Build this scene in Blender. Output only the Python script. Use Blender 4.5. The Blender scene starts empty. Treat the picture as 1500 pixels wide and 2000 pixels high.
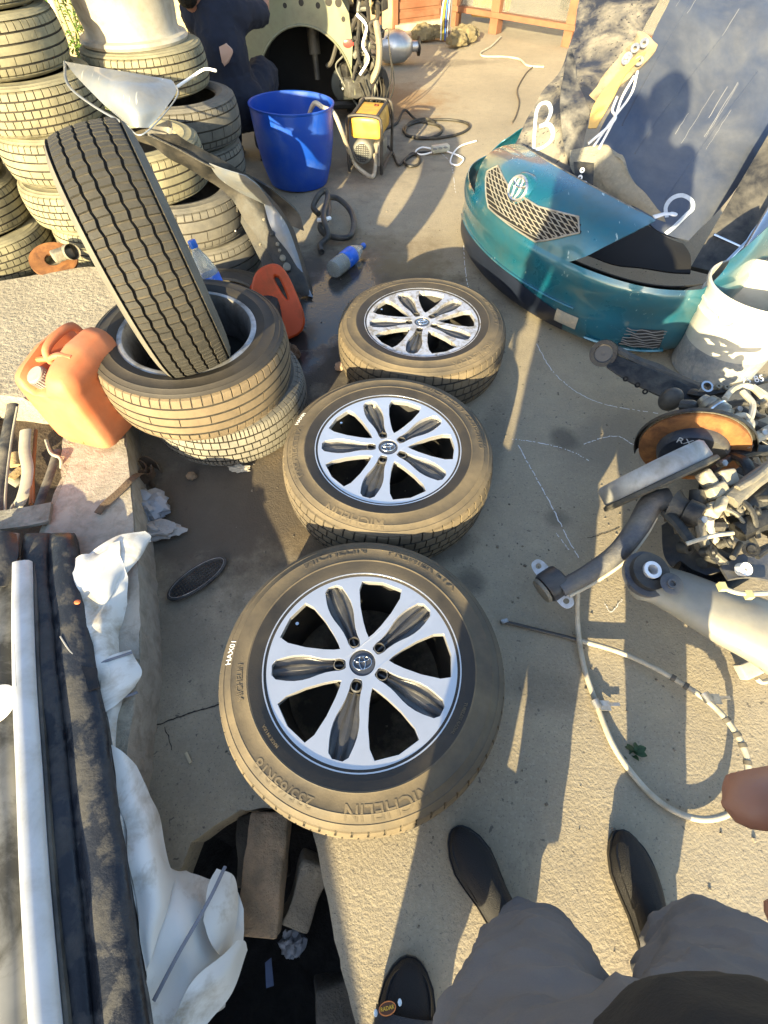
import bpy, bmesh, math, random
from mathutils import Vector, Matrix, noise
random.seed(7)
R = math.radians
scene = bpy.context.scene
COL = scene.collection

# ------------------------------------------------------------------ camera
FPX, HOR, CAM_H = 924.0, 1317.0, 1.40          # focal length and horizon offset in 1500x2000 pixels, eye height
PITCH = math.atan(HOR / FPX)
cd = bpy.data.cameras.new('camera')
cam = bpy.data.objects.new('camera', cd); COL.objects.link(cam)
cam.location = (0, 0, CAM_H); cam.rotation_euler = (math.pi/2 - PITCH, 0, 0)
cd.sensor_fit = 'VERTICAL'; cd.sensor_height = 24.0; cd.sensor_width = 18.0
cd.lens = FPX / 2000.0 * 24.0
cd.clip_start = 0.01; cd.clip_end = 500
scene.camera = cam

# ------------------------------------------------------------------ light
SUN_AZ, SUN_EL = 200.0, 15.5                   # the sun stands low behind the photographer
world = bpy.data.worlds.new('World'); scene.world = world; world.use_nodes = True
wn = world.node_tree
sky = wn.nodes.new('ShaderNodeTexSky'); sky.sky_type = 'NISHITA'; sky.sun_disc = False
sky.sun_elevation = R(SUN_EL); sky.sun_rotation = R(SUN_AZ)
sky.air_density = 1.0; sky.dust_density = 1.2; sky.ozone_density = 1.0
bg = wn.nodes['Background']; bg.inputs['Strength'].default_value = 0.115
wn.links.new(sky.outputs[0], bg.inputs['Color'])
sl = bpy.data.lights.new('sun', 'SUN'); sl.energy = 5.0; sl.angle = R(0.5); sl.color = (1.0, 0.82, 0.47)
sun = bpy.data.objects.new('sun', sl); COL.objects.link(sun)
SDIR = Vector((math.sin(R(SUN_AZ))*math.cos(R(SUN_EL)), math.cos(R(SUN_AZ))*math.cos(R(SUN_EL)), math.sin(R(SUN_EL))))
sun.location = SDIR * 20
sun.rotation_euler = SDIR.to_track_quat('Z', 'Y').to_euler()
vs = scene.view_settings
vs.view_transform = 'Standard'; vs.look = 'None'; vs.gamma = 1.0; vs.use_curve_mapping = False
vs.exposure = 2.12

# ------------------------------------------------------------------ helpers
def at(px, py, z=0.0):
    """world point at height z that the photograph shows at pixel (px, py)"""
    u = (px - 750) / FPX; v = (py - 1000) / FPX
    d = Vector((u, math.cos(PITCH) - v*math.sin(PITCH), -math.sin(PITCH) - v*math.cos(PITCH)))
    return Vector((0, 0, CAM_H)) + d * ((z - CAM_H) / d.z)
def aty(px, py, Y):
    u = (px - 750) / FPX; v = (py - 1000) / FPX
    d = Vector((u, math.cos(PITCH) - v*math.sin(PITCH), -math.sin(PITCH) - v*math.cos(PITCH)))
    return Vector((0, 0, CAM_H)) + d * (Y / d.y)

def tag(o, label=None, cat=None, group=None, kind=None):
    if label: o['label'] = label
    if cat: o['category'] = cat
    if group: o['group'] = group
    if kind: o['kind'] = kind
    return o
def empty(name, loc=(0, 0, 0), rot=(0, 0, 0), label=None, cat=None, group=None):
    o = bpy.data.objects.new(name, None); COL.objects.link(o)
    o.location = loc; o.rotation_euler = rot; o.empty_display_size = 0.05
    return tag(o, label, cat, group)
def copy_tree(o, parent=None):
    c = o.copy(); COL.objects.link(c); c.parent = parent
    for ch in list(o.children): copy_tree(ch, c)
    return c

class MB:
    """collects faces, then links them as one mesh object"""
    def __init__(s): s.v = []; s.f = []; s.m = []; s.mi = 0
    def add(s, verts, faces, mi=None):
        b = len(s.v); s.v += [tuple(p) for p in verts]
        for f in faces: s.f.append(tuple(i + b for i in f)); s.m.append(s.mi if mi is None else mi)
        return s
    def grid(s, rows, close_u=False, close_v=False, mi=None):
        n, m = len(rows), len(rows[0]); fs = []
        for i in range(n if close_v else n-1):
            for j in range(m if close_u else m-1):
                fs.append((i*m+j, i*m+(j+1) % m, ((i+1) % n)*m+(j+1) % m, ((i+1) % n)*m+j))
        return s.add([p for r in rows for p in r], fs, mi)
    def box(s, c, size, M=None, mi=None, taper=1.0):
        x, y, z = size[0]/2, size[1]/2, size[2]/2; c = Vector(c)
        vs = []
        for dz, t in ((-z, 1.0), (z, taper)):
            for dx, dy in ((-x, -y), (x, -y), (x, y), (-x, y)):
                p = Vector((dx*t, dy*t, dz))
                if M is not None: p = M @ p
                vs.append(p + c)
        return s.add(vs, [(0, 3, 2, 1), (4, 5, 6, 7), (0, 1, 5, 4), (1, 2, 6, 5), (2, 3, 7, 6), (3, 0, 4, 7)], mi)
    def lathe(s, prof, n=48, M=None, mi=None, closed=False, a0=0, a1=2*math.pi):
        full = abs(a1 - a0 - 2*math.pi) < 1e-6
        rows = []
        for (r, z) in prof:
            row = []
            for k in range(n if full else n+1):
                a = a0 + (a1-a0)*k/n
                p = Vector((r*math.cos(a), r*math.sin(a), z))
                row.append(M @ p if M is not None else p)
            rows.append(row)
        return s.grid(rows, close_u=full, close_v=closed, mi=mi)
    def tube(s, pts, rad, n=10, mi=None, caps=True, flat=1.0, up=None):
        pts = [Vector(p) for p in pts]; N = len(pts)
        if not hasattr(rad, '__len__'): rad = [rad]*N
        rows = []; prev = None
        for i in range(N):
            t = (pts[min(i+1, N-1)] - pts[max(i-1, 0)])
            t = t.normalized() if t.length > 1e-9 else Vector((0, 0, 1))
            if prev is None:
                ref = Vector(up) if up else (Vector((0, 0, 1)) if abs(t.z) < 0.9 else Vector((1, 0, 0)))
            else: ref = prev
            b = t.cross(ref)
            if b.length < 1e-6: b = t.cross(Vector((0.3, 1, 0.2)))
            b.normalize(); nn = b.cross(t).normalized(); prev = nn
            rows.append([pts[i] + (b*math.cos(2*math.pi*k/n) + nn*math.sin(2*math.pi*k/n)*flat)*rad[i] for k in range(n)])
        s.grid(rows, close_u=True, mi=mi)
        if caps:
            for rr, rev in ((rows[0], True), (rows[-1], False)):
                s.add(rr, [tuple(range(n))[::-1] if rev else tuple(range(n))], mi)
        return s
    def poly(s, outline, d, mi=None):
        """prism: outline (list of 3D points) extruded by the vector d"""
        d = Vector(d); o = [Vector(p) for p in outline]; n = len(o)
        fs = [tuple(range(n))[::-1], tuple(range(n, 2*n))] + [(i, (i+1) % n, n+(i+1) % n, n+i) for i in range(n)]
        return s.add(o + [p + d for p in o], fs, mi)
    def sphere(s, c, r, n=16, m=10, M=None, mi=None):
        c = Vector(c); rr = r if hasattr(r, '__len__') else (r, r, r)
        rows = []
        for i in range(m+1):
            a = -math.pi/2 + math.pi*i/m
            row = []
            for k in range(n):
                b = 2*math.pi*k/n
                p = Vector((rr[0]*math.cos(a)*math.cos(b), rr[1]*math.cos(a)*math.sin(b), rr[2]*math.sin(a)))
                row.append((M @ p if M is not None else p) + c)
            rows.append(row)
        return s.grid(rows, close_u=True, mi=mi)
    def build(s, name, mats, parent=None, smooth=True, angle=40, bevel=0, weld=True, loc=None, rot=None):
        me = bpy.data.meshes.new(name)
        me.from_pydata(s.v, [], s.f)
        if not isinstance(mats, (list, tuple)): mats = [mats]
        for m_ in mats: me.materials.append(m_)
        me.polygons.foreach_set('material_index', s.m)
        bm = bmesh.new(); bm.from_mesh(me)
        if weld: bmesh.ops.remove_doubles(bm, verts=bm.verts, dist=1e-5)
        bmesh.ops.recalc_face_normals(bm, faces=bm.faces)
        if bevel:
            es = [e for e in bm.edges if len(e.link_faces) == 2 and e.calc_face_angle(0) > R(25)]
            bmesh.ops.bevel(bm, geom=es, offset=bevel, segments=2, affect='EDGES', profile=0.5, clamp_overlap=True)
        bm.to_mesh(me); bm.free()
        return obj(name, me, None, parent, smooth, angle, loc, rot)

def obj(name, me, mats=None, parent=None, smooth=True, angle=40, loc=None, rot=None):
    if mats:
        if not isinstance(mats, (list, tuple)): mats = [mats]
        me.materials.clear()
        for m_ in mats: me.materials.append(m_)
    if smooth:
        me.polygons.foreach_set('use_smooth', [True]*len(me.polygons))
        if angle < 180 and hasattr(me, 'set_sharp_from_angle'): me.set_sharp_from_angle(angle=R(angle))
    o = bpy.data.objects.new(name, me); COL.objects.link(o)
    if parent: o.parent = parent
    if loc is not None: o.location = loc
    if rot is not None: o.rotation_euler = rot
    return o

def cat(pts, n=8, closed=False):
    """Catmull-Rom through points"""
    P = [Vector(p) for p in pts]; N = len(P); out = []
    seg = N if closed else N-1
    for i in range(seg):
        if closed: a, b, c, d = P[(i-1) % N], P[i], P[(i+1) % N], P[(i+2) % N]
        else:
            b, c = P[i], P[i+1]
            a = P[i-1] if i > 0 else b*2 - c
            d = P[i+2] if i+2 < N else c*2 - b
        for k in range(n):
            t = k/n
            out.append(0.5*((2*b) + (c-a)*t + (2*a-5*b+4*c-d)*t*t + (3*b-a-3*c+d)*t**3))
    if not closed: out.append(P[-1])
    return out
def surf(ctrl, nu=8, nv=8):
    rows = [cat(r, nu) for r in ctrl]
    cols = [cat([rows[i][j] for i in range(len(rows))], nv) for j in range(len(rows[0]))]
    return [[cols[j][i] for j in range(len(cols))] for i in range(len(cols[0]))]
def thick(rows, t):
    """grid of points -> solid sheet of thickness t: returns list of rows for a closed loop section"""
    n, m = len(rows), len(rows[0]); back = []
    for i in range(n):
        r = []
        for j in range(m):
            du = Vector(rows[i][min(j+1, m-1)]) - Vector(rows[i][max(j-1, 0)])
            dv = Vector(rows[min(i+1, n-1)][j]) - Vector(rows[max(i-1, 0)][j])
            nn = du.cross(dv)
            nn = nn.normalized() if nn.length > 1e-9 else Vector((0, 0, 1))
            r.append(Vector(rows[i][j]) - nn*t)
        back.append(r)
    return back
def sheet(mb, rows, t, mi=None, wob=0.0, ws=6.0, seed=0):
    if wob:
        rows = [[Vector(p) + Vector((noise.noise(Vector(p)*ws+Vector((seed, 0, 0))), noise.noise(Vector(p)*ws+Vector((0, seed+5, 0))), noise.noise(Vector(p)*ws+Vector((0, 0, seed+9)))))*wob for p in r] for r in rows]
    back = thick(rows, t)
    n, m = len(rows), len(rows[0])
    mb.grid(rows, mi=mi); mb.grid([r[::-1] for r in back], mi=mi)
    for a, b in ((rows[0], back[0]), (back[-1], rows[-1])): mb.grid([a, b], mi=mi)
    mb.grid([[rows[i][0] for i in range(n)], [back[i][0] for i in range(n)]], mi=mi)
    mb.grid([[back[i][-1] for i in range(n)], [rows[i][-1] for i in range(n)]], mi=mi)
    return mb
def frame_from(zaxis, xhint=(1, 0, 0)):
    z = Vector(zaxis).normalized(); x = Vector(xhint); x = (x - z*x.dot(z)).normalized(); y = z.cross(x)
    return Matrix((x, y, z)).transposed()
def T(loc, M3): return Matrix.Translation(Vector(loc)) @ M3.to_4x4()

def text_mesh(txt, size=0.05, extrude=0.001, align='CENTER', bold=False, res=3):
    cu = bpy.data.curves.new('lettering', 'FONT'); cu.body = txt; cu.size = size; cu.extrude = extrude
    cu.align_x = align; cu.align_y = 'CENTER'; cu.resolution_u = res
    if bold: cu.offset = size*0.012
    o = bpy.data.objects.new('lettering', cu); COL.objects.link(o)
    dg = bpy.context.evaluated_depsgraph_get(); dg.update()
    me = bpy.data.meshes.new_from_object(o.evaluated_get(dg))
    bpy.data.objects.remove(o); bpy.data.curves.remove(cu)
    return me
def curve_fill(splines, extrude, bevel=0.0):
    """filled 2D curve with holes -> mesh"""
    cu = bpy.data.curves.new('face', 'CURVE'); cu.dimensions = '2D'; cu.fill_mode = 'BOTH'; cu.extrude = extrude; cu.bevel_depth = bevel; cu.bevel_resolution = 1
    for s in splines:
        sp = cu.splines.new('POLY'); sp.points.add(len(s)-1); sp.use_cyclic_u = True
        for i, p in enumerate(s): sp.points[i].co = (p[0], p[1], 0, 1)
    o = bpy.data.objects.new('face', cu); COL.objects.link(o)
    dg = bpy.context.evaluated_depsgraph_get(); dg.update()
    me = bpy.data.meshes.new_from_object(o.evaluated_get(dg))
    bpy.data.objects.remove(o); bpy.data.curves.remove(cu)
    return me

# ------------------------------------------------------------------ materials
MATS = {}
def mat(name, base, rough=0.6, metal=0.0, var=0.25, vs_=6.0, dust=None, dsc=9.0, damt=0.5, dsharp=0.15, drough=0.9,
        bump=0.0, bsc=60.0, coat=0.0, trans=0.0, spec=0.5, alpha=1.0, ior=1.45, scratch=None, flake=False):
    if name in MATS: return MATS[name]
    m = bpy.data.materials.new(name); m.use_nodes = True; MATS[name] = m
    nt = m.node_tree; N = nt.nodes; L = nt.links; b = N['Principled BSDF']
    geo = N.new('ShaderNodeNewGeometry')
    def nz(sc, det=6.0, rgh=0.6, dist=0.0):
        t = N.new('ShaderNodeTexNoise'); t.inputs['Scale'].default_value = sc; t.inputs['Detail'].default_value = det
        t.inputs['Roughness'].default_value = rgh; t.inputs['Distortion'].default_value = dist
        L.new(geo.outputs['Position'], t.inputs['Vector']); return t
    def ramp(src, lo, hi):
        r = N.new('ShaderNodeMapRange'); r.inputs['From Min'].default_value = lo; r.inputs['From Max'].default_value = hi
        L.new(src, r.inputs['Value']); return r.outputs['Result']
    def mix(f, a, c, kind='MIX'):
        x = N.new('ShaderNodeMix'); x.data_type = 'RGBA'; x.blend_type = kind
        if isinstance(f, float): x.inputs['Factor'].default_value = f
        else: L.new(f, x.inputs['Factor'])
        for sock, val in ((x.inputs['A'], a), (x.inputs['B'], c)):
            if isinstance(val, tuple): sock.default_value = val + (1,)
            else: L.new(val, sock)
        return x.outputs['Result']
    lo = tuple(max(0, c*(1-var)) for c in base); hi = tuple(min(1, c*(1+var)) for c in base)
    col = mix(ramp(nz(vs_).outputs['Fac'], 0.3, 0.7), lo, hi)
    rgh_src = None
    if dust:
        n1 = nz(dsc, 8.0, 0.65, 0.4)
        th = 1.0 - damt
        fac = ramp(n1.outputs['Fac'], 0.28 + 0.44*th - dsharp, 0.28 + 0.44*th + dsharp)
        dlo = tuple(c*0.75 for c in dust)
        dcol = mix(ramp(nz(dsc*5).outputs['Fac'], 0.3, 0.7), dlo, dust)
        col = mix(fac, col, dcol)
        rr = N.new('ShaderNodeMapRange'); rr.inputs['To Min'].default_value = rough; rr.inputs['To Max'].default_value = drough
        L.new(fac, rr.inputs['Value']); rgh_src = rr.outputs['Result']
    if scratch:
        mp = N.new('ShaderNodeMapping'); mp.inputs['Scale'].default_value = scratch[1]; mp.inputs['Rotation'].default_value = scratch[3] if len(scratch) > 3 else (0, 0, 0)
        L.new(geo.outputs['Position'], mp.inputs['Vector'])
        t = N.new('ShaderNodeTexNoise'); t.inputs['Scale'].default_value = 1.0; t.inputs['Detail'].default_value = 4.0
        L.new(mp.outputs[0], t.inputs['Vector'])
        col = mix(ramp(t.outputs['Fac'], scratch[2], scratch[2]+0.06), col, scratch[0])
    L.new(col, b.inputs['Base Color'])
    b.inputs['Roughness'].default_value = rough; b.inputs['Metallic'].default_value = metal
    if rgh_src: L.new(rgh_src, b.inputs['Roughness'])
    b.inputs['Specular IOR Level'].default_value = spec
    b.inputs['Coat Weight'].default_value = coat; b.inputs['Coat Roughness'].default_value = 0.08
    b.inputs['Transmission Weight'].default_value = trans; b.inputs['IOR'].default_value = ior; b.inputs['Alpha'].default_value = alpha
    if bump:
        bp = N.new('ShaderNodeBump'); bp.inputs['Strength'].default_value = bump; bp.inputs['Distance'].default_value = 0.01
        L.new(nz(bsc, 5.0, 0.65).outputs['Fac'], bp.inputs['Height']); L.new(bp.outputs[0], b.inputs['Normal'])
    return m

TAN = (0.20, 0.155, 0.095)
rubber   = mat('rubber dusty',  (0.030, 0.030, 0.030), 0.75, dust=TAN, dsc=5, damt=0.62, dsharp=0.30, bump=0.15, bsc=90)
rubber_s = mat('rubber sidewall', (0.030, 0.028, 0.026), 0.55, dust=(0.185, 0.145, 0.09), dsc=4.5, damt=0.58, dsharp=0.26, bump=0.08, bsc=120)
rubber_g = mat('rubber groove', (0.022, 0.021, 0.020), 0.9, dust=(0.10, 0.085, 0.06), dsc=30, damt=0.35, dsharp=0.3)
rubber_o = mat('rubber olive',  (0.085, 0.082, 0.062), 0.85, dust=(0.32, 0.295, 0.19), dsc=6, damt=0.62, dsharp=0.30, bump=0.2, bsc=80)
rubber_k = mat('rubber worn grey', (0.060, 0.060, 0.060), 0.72, dust=(0.19, 0.175, 0.14), dsc=7, damt=0.45, dsharp=0.30, bump=0.2, bsc=80)
rubber_t = mat('rubber tan',    (0.07, 0.056, 0.040), 0.85, dust=(0.215, 0.165, 0.105), dsc=4, damt=0.70, dsharp=0.30, bump=0.2, bsc=80)
rubber_c = mat('rubber clean',  (0.013, 0.013, 0.014), 0.42, dust=(0.06, 0.05, 0.038), dsc=6, damt=0.35, dsharp=0.35, bump=0.06, bsc=120)
alloy    = mat('machined alloy', (0.76, 0.76, 0.775), 0.33, 0.8, var=0.05, vs_=14, bump=0.04, bsc=300)
alloy_d  = mat('dusty machined alloy', (0.62, 0.62, 0.635), 0.36, 0.7, var=0.06, dust=(0.33, 0.30, 0.25), dsc=34, damt=0.36, dsharp=0.10, drough=0.6)
gunmetal = mat('gunmetal paint', (0.060, 0.061, 0.066), 0.36, 0.3, dust=(0.13, 0.12, 0.105), dsc=14, damt=0.28, dsharp=0.15, drough=0.6, coat=0.2)
black_m  = mat('black metal', (0.012, 0.012, 0.013), 0.5, 0.3, dust=(0.05, 0.045, 0.036), dsc=8, damt=0.35, dsharp=0.2)
grime    = mat('dusty black steel', (0.022, 0.023, 0.026), 0.42, 0.4, dust=(0.15, 0.14, 0.115), dsc=9, damt=0.38, dsharp=0.2, bump=0.3, bsc=90)
grime_l  = mat('pale grimy cast metal', (0.15, 0.145, 0.13), 0.55, 0.5, dust=(0.33, 0.30, 0.235), dsc=14, damt=0.48, dsharp=0.2, bump=0.4, bsc=110)
chrome   = mat('bright metal', (0.8, 0.8, 0.82), 0.15, 1.0, var=0.05)
steel    = mat('brushed steel', (0.5, 0.5, 0.5), 0.38, 1.0, dust=(0.2, 0.17, 0.13), dsc=20, damt=0.3)
rust     = mat('orange rust', (0.24, 0.105, 0.035), 0.85, 0.1, var=0.4, dust=(0.12, 0.05, 0.022), dsc=18, damt=0.45, bump=0.2, bsc=150)
white_p  = mat('white paint', (0.8, 0.8, 0.8), 0.5, var=0.05)
chalkm   = mat('white chalk', (0.62, 0.63, 0.65), 0.95, var=0.15, vs_=80)
darkdirt = mat('dark damp soil', (0.018, 0.016, 0.014), 0.9, dust=(0.045, 0.04, 0.034), dsc=14, damt=0.4, bump=1.0, bsc=40)
blackplast = mat('black plastic', (0.02, 0.02, 0.021), 0.42, dust=(0.15, 0.14, 0.12), dsc=8, damt=0.3, dsharp=0.2, bump=0.05, bsc=200)
cream_cable = mat('cream cable jacket', (0.42, 0.39, 0.32), 0.55, dust=(0.30, 0.26, 0.19), dsc=18, damt=0.3)
# ------------------------------------------------------------------ ground
def ground_material():
    m = bpy.data.materials.new('worn concrete'); m.use_nodes = True
    nt = m.node_tree; N = nt.nodes; L = nt.links; b = N['Principled BSDF']
    geo = N.new('ShaderNodeNewGeometry'); POS = geo.outputs['Position']
    def nz(sc, det=6.0, rgh=0.6, dist=0.0):
        t = N.new('ShaderNodeTexNoise'); t.inputs['Scale'].default_value = sc; t.inputs['Detail'].default_value = det
        t.inputs['Roughness'].default_value = rgh; t.inputs['Distortion'].default_value = dist
        L.new(POS, t.inputs['Vector']); return t.outputs['Fac']
    def ramp(src, lo, hi, a=0.0, c=1.0):
        r = N.new('ShaderNodeMapRange'); r.inputs['From Min'].default_value = lo; r.inputs['From Max'].default_value = hi
        r.inputs['To Min'].default_value = a; r.inputs['To Max'].default_value = c
        L.new(src, r.inputs['Value']); return r.outputs['Result']
    def math_(op, a, c):
        x = N.new('ShaderNodeMath'); x.operation = op; x.use_clamp = True
        for i, q in enumerate((a, c)):
            if isinstance(q, (int, float)): x.inputs[i].default_value = q
            else: L.new(q, x.inputs[i])
        return x.outputs[0]
    def mix(f, a, c):
        x = N.new('ShaderNodeMix'); x.data_type = 'RGBA'
        if isinstance(f, float): x.inputs['Factor'].default_value = f
        else: L.new(f, x.inputs['Factor'])
        for sock, val in ((x.inputs['A'], a), (x.inputs['B'], c)):
            if isinstance(val, tuple): sock.default_value = val + (1,)
            else: L.new(val, sock)
        return x.outputs['Result']
    def blob(cx, cy, rx, ry, soft=0.5, warp=0.35, wsc=3.0, rot=0.0):
        """a stain or painted patch: ellipse with a noisy border"""
        mp = N.new('ShaderNodeMapping'); mp.vector_type = 'TEXTURE'; mp.inputs['Location'].default_value = (cx, cy, 0); mp.inputs['Scale'].default_value = (rx, ry, 50)
        mp.inputs['Rotation'].default_value = (0, 0, rot)
        L.new(POS, mp.inputs['Vector'])
        ln = N.new('ShaderNodeVectorMath'); ln.operation = 'LENGTH'; L.new(mp.outputs[0], ln.inputs[0])
        w = ramp(nz(wsc, 8, 0.7), 0.25, 0.75, -warp, warp)
        s = N.new('ShaderNodeMath'); s.operation = 'ADD'; L.new(ln.outputs['Value'], s.inputs[0]); L.new(w, s.inputs[1])
        return ramp(s.outputs[0], 1.0+soft*0.5, 1.0-soft*0.5)
    col = mix(ramp(nz(1.3, 5), 0.3, 0.7), (0.25, 0.213, 0.15), (0.37, 0.315, 0.22))
    col = mix(ramp(nz(14, 8, 0.7), 0.35, 0.75, 0.0, 0.55), col, (0.20, 0.175, 0.14))
    col = mix(ramp(nz(90, 6, 0.7), 0.5, 0.72, 0.0, 0.5), col, (0.40, 0.355, 0.28))
    col = mix(ramp(nz(170, 4, 0.65), 0.585, 0.66, 0.0, 0.7), col, (0.10, 0.09, 0.078))
    col = mix(ramp(nz(48, 4, 0.6, 0.5), 0.655, 0.69, 0.0, 0.75), col, (0.075, 0.068, 0.06))
    col = mix(ramp(nz(4.5, 10, 0.75, 0.6), 0.60, 0.72, 0.0, 0.55), col, (0.12, 0.105, 0.085))
    oil = (0.055, 0.047, 0.040); brown = (0.15, 0.11, 0.062)
    for (cx, cy, rx, ry, rot, c, amt) in (
            (-0.32, 1.15, 0.30, 0.42, 0.0, (0.13, 0.09, 0.045), 0.9), (-0.62, 0.98, 0.20, 0.22, 0.2, oil, 0.3), (-0.25, 2.10, 0.42, 0.75, -0.3, oil, 0.95),
            (-0.10, 2.75, 0.45, 0.40, 0.0, brown, 0.6), (-0.42, 2.45, 0.26, 0.45, -0.3, oil, 0.9), (0.10, 2.55, 0.28, 0.24, 0.0, (0.16, 0.115, 0.06), 0.75),
            (0.05, 2.30, 0.50, 0.26, 0.0, oil, 0.75), (-0.58, 1.02, 0.32, 0.34, 0.3, (0.07, 0.058, 0.045), 0.8), (0.45, 1.35, 0.06, 0.22, -0.3, oil, 0.4), (-0.30, 0.75, 0.07, 0.05, 0.4, oil, 0.6), (0.62, 0.95, 0.05, 0.04, 0, oil, 0.5), (0.95, 1.35, 0.25, 0.12, 0.5, (0.17, 0.15, 0.12), 0.5), (1.05, 0.15, 0.12, 0.05, 0.7, (0.18, 0.15, 0.11), 0.6), (-0.62, 0.55, 0.10, 0.16, 0.3, oil, 0.35), (0.22, 0.83, 0.10, 0.05, 0.4, oil, 0.6),
            (0.28, 0.70, 0.05, 0.05, 0.0, oil, 0.6), (0.73, 1.35, 0.05, 0.06, 0.0, oil, 0.6), (-0.05, 5.6, 0.55, 0.5, 0.0, (0.20, 0.11, 0.045), 0.75),
            (-0.75, 4.6, 1.0, 0.9, 0.0, oil, 0.6), (0.45, 0.36, 0.09, 0.07, 0, oil, 0.35), (0.7, 6.9, 0.5, 0.12, 0.2, oil, 0.4), (-0.056, 0.375, 0.22, 0.22, 0, (0.02, 0.018, 0.016), 0.95), (0.012, 1.11, 0.22, 0.22, 0, (0.02, 0.018, 0.016), 0.95), (0.165, 1.832, 0.22, 0.22, 0, (0.02, 0.018, 0.016), 0.95)):  # last three: shade inside the alloy wheels, put into the ground colour
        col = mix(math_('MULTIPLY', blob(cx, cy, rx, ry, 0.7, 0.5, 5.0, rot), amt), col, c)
    wet = math_('MULTIPLY', blob(-0.30, 2.30, 0.20, 0.55, 0.35, 0.5, 4.0, -0.35), 1.0)
    col = mix(math_('MULTIPLY', wet, 0.75), col, (0.030, 0.028, 0.027))
    L.new(col, b.inputs['Base Color'])
    L.new(ramp(wet, 0.0, 1.0, 0.88, 0.12), b.inputs['Roughness'])
    bp = N.new('ShaderNodeBump'); bp.inputs['Strength'].default_value = 0.45; bp.inputs['Distance'].default_value = 0.0045
    h = N.new('ShaderNodeMath'); h.operation = 'ADD'; L.new(nz(38, 8, 0.72), h.inputs[0]); L.new(ramp(nz(130, 4, 0.6), 0.35, 0.7, 0, 0.35), h.inputs[1])
    hh = N.new('ShaderNodeMath'); hh.operation = 'MULTIPLY'; L.new(h.outputs[0], hh.inputs[0]); L.new(ramp(wet, 0, 1, 1.0, 0.25), hh.inputs[1])
    L.new(hh.outputs[0], bp.inputs['Height']); L.new(bp.outputs[0], b.inputs['Normal'])
    return m
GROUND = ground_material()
rough_con = mat('rough ledge concrete', (0.36, 0.315, 0.235), 0.95, var=0.18, vs_=5, dust=(0.24, 0.21, 0.16), dsc=40, damt=0.35, dsharp=0.15, bump=1.0, bsc=55)
smooth_con = mat('smooth ledge concrete', (0.36, 0.325, 0.27), 0.9, var=0.15, vs_=7, dust=(0.26, 0.23, 0.18), dsc=25, damt=0.3, bump=0.35, bsc=90)

PIT = [(-0.47, 0.005), (-0.36, 0.072), (-0.25, 0.075), (-0.185, 0.065), (-0.12, -0.14), (-0.062, -0.303), (-0.02, -0.46), (-0.02, -0.62), (-0.5, -0.62), (-0.52, -0.3)]
def fill_with_hole(outer, hole, z):
    bm = bmesh.new()
    def loop(pts):
        vs = [bm.verts.new((x, y, z)) for x, y in pts]
        return [bm.edges.new((vs[i], vs[(i+1) % len(vs)])) for i in range(len(vs))]
    es = loop(outer) + loop(hole)
    bmesh.ops.triangle_fill(bm, edges=es, use_beauty=True)
    bmesh.ops.recalc_face_normals(bm, faces=bm.faces)
    if bm.faces and sum(f.normal.z for f in bm.faces) < 0: bmesh.ops.reverse_faces(bm, faces=bm.faces)
    me = bpy.data.meshes.new('ground'); bm.to_mesh(me); bm.free(); return me
def jag(pts, amp, n, seed=0):
    out = []
    for i in range(len(pts)):
        a, b_ = Vector((*pts[i], 0)), Vector((*pts[(i+1) % len(pts)], 0))
        for k in range(n):
            p = a.lerp(b_, k/n); q = noise.noise(p*25 + Vector((seed, 0, 0)))
            out.append((p.x + q*amp, p.y + noise.noise(p*25+Vector((0, seed+3, 0)))*amp))
    return out
PITJ = jag(PIT, 0.006, 10)
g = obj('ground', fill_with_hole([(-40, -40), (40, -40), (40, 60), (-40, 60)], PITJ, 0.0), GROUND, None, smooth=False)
tag(g, kind='structure')
m = MB()
m.grid([[(x, y, 0) for x, y in PITJ], [(x*1.0, y, -0.10) for x, y in PITJ]], close_u=True)
m.build('slab_edge', GROUND, g, smooth=False)
m = MB()
cx, cy = -0.27, -0.25
m.grid([[(x, y, -0.10) for x, y in PITJ], [(cx+(x-cx)*1.12, cy+(y-cy)*1.12, -0.14) for x, y in PITJ], [(cx+(x-cx)*0.95, cy+(y-cy)*0.95, -0.36) for x, y in PITJ],
        [(cx+(x-cx)*0.5, cy+(y-cy)*0.5, -0.40+0.03*noise.noise(Vector((x*9, y*9, 0)))) for x, y in PITJ], [(cx, cy, -0.41) for x, y in PITJ]], close_u=True)
m.build('pit_lining', darkdirt, g)

# cracks and chalk marks lying on the slab
def strip(mb, pts, w, z, jit=0.004, n=14, seed=1, gaps=0.0, zf=None):
    line = cat([Vector((p[0], p[1], 0)) for p in pts], n); random.seed(seed)
    for i in range(len(line)-1):
        if random.random() < gaps: continue
        a, b_ = line[i], line[i+1]; t = (b_-a).normalized(); s_ = Vector((-t.y, t.x, 0))
        ja, jb = noise.noise(a*60)*jit, noise.noise(b_*60)*jit
        wa, wb = w*(0.6+0.8*abs(noise.noise(a*90))), w*(0.6+0.8*abs(noise.noise(b_*90)))
        mb.add([a+s_*(ja-wa)+Vector((0, 0, z)), b_+s_*(jb-wb)+Vector((0, 0, z)), b_+s_*(jb+wb)+Vector((0, 0, z)), a+s_*(ja+wa)+Vector((0, 0, z))], [(0, 1, 2, 3)])
crackm = mat('dark crack', (0.035, 0.03, 0.026), 0.95)  # one dark tone for the crack strips
def gpts(*px): return [tuple(at(x, y, 0).xy) for x, y in px]
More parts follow.
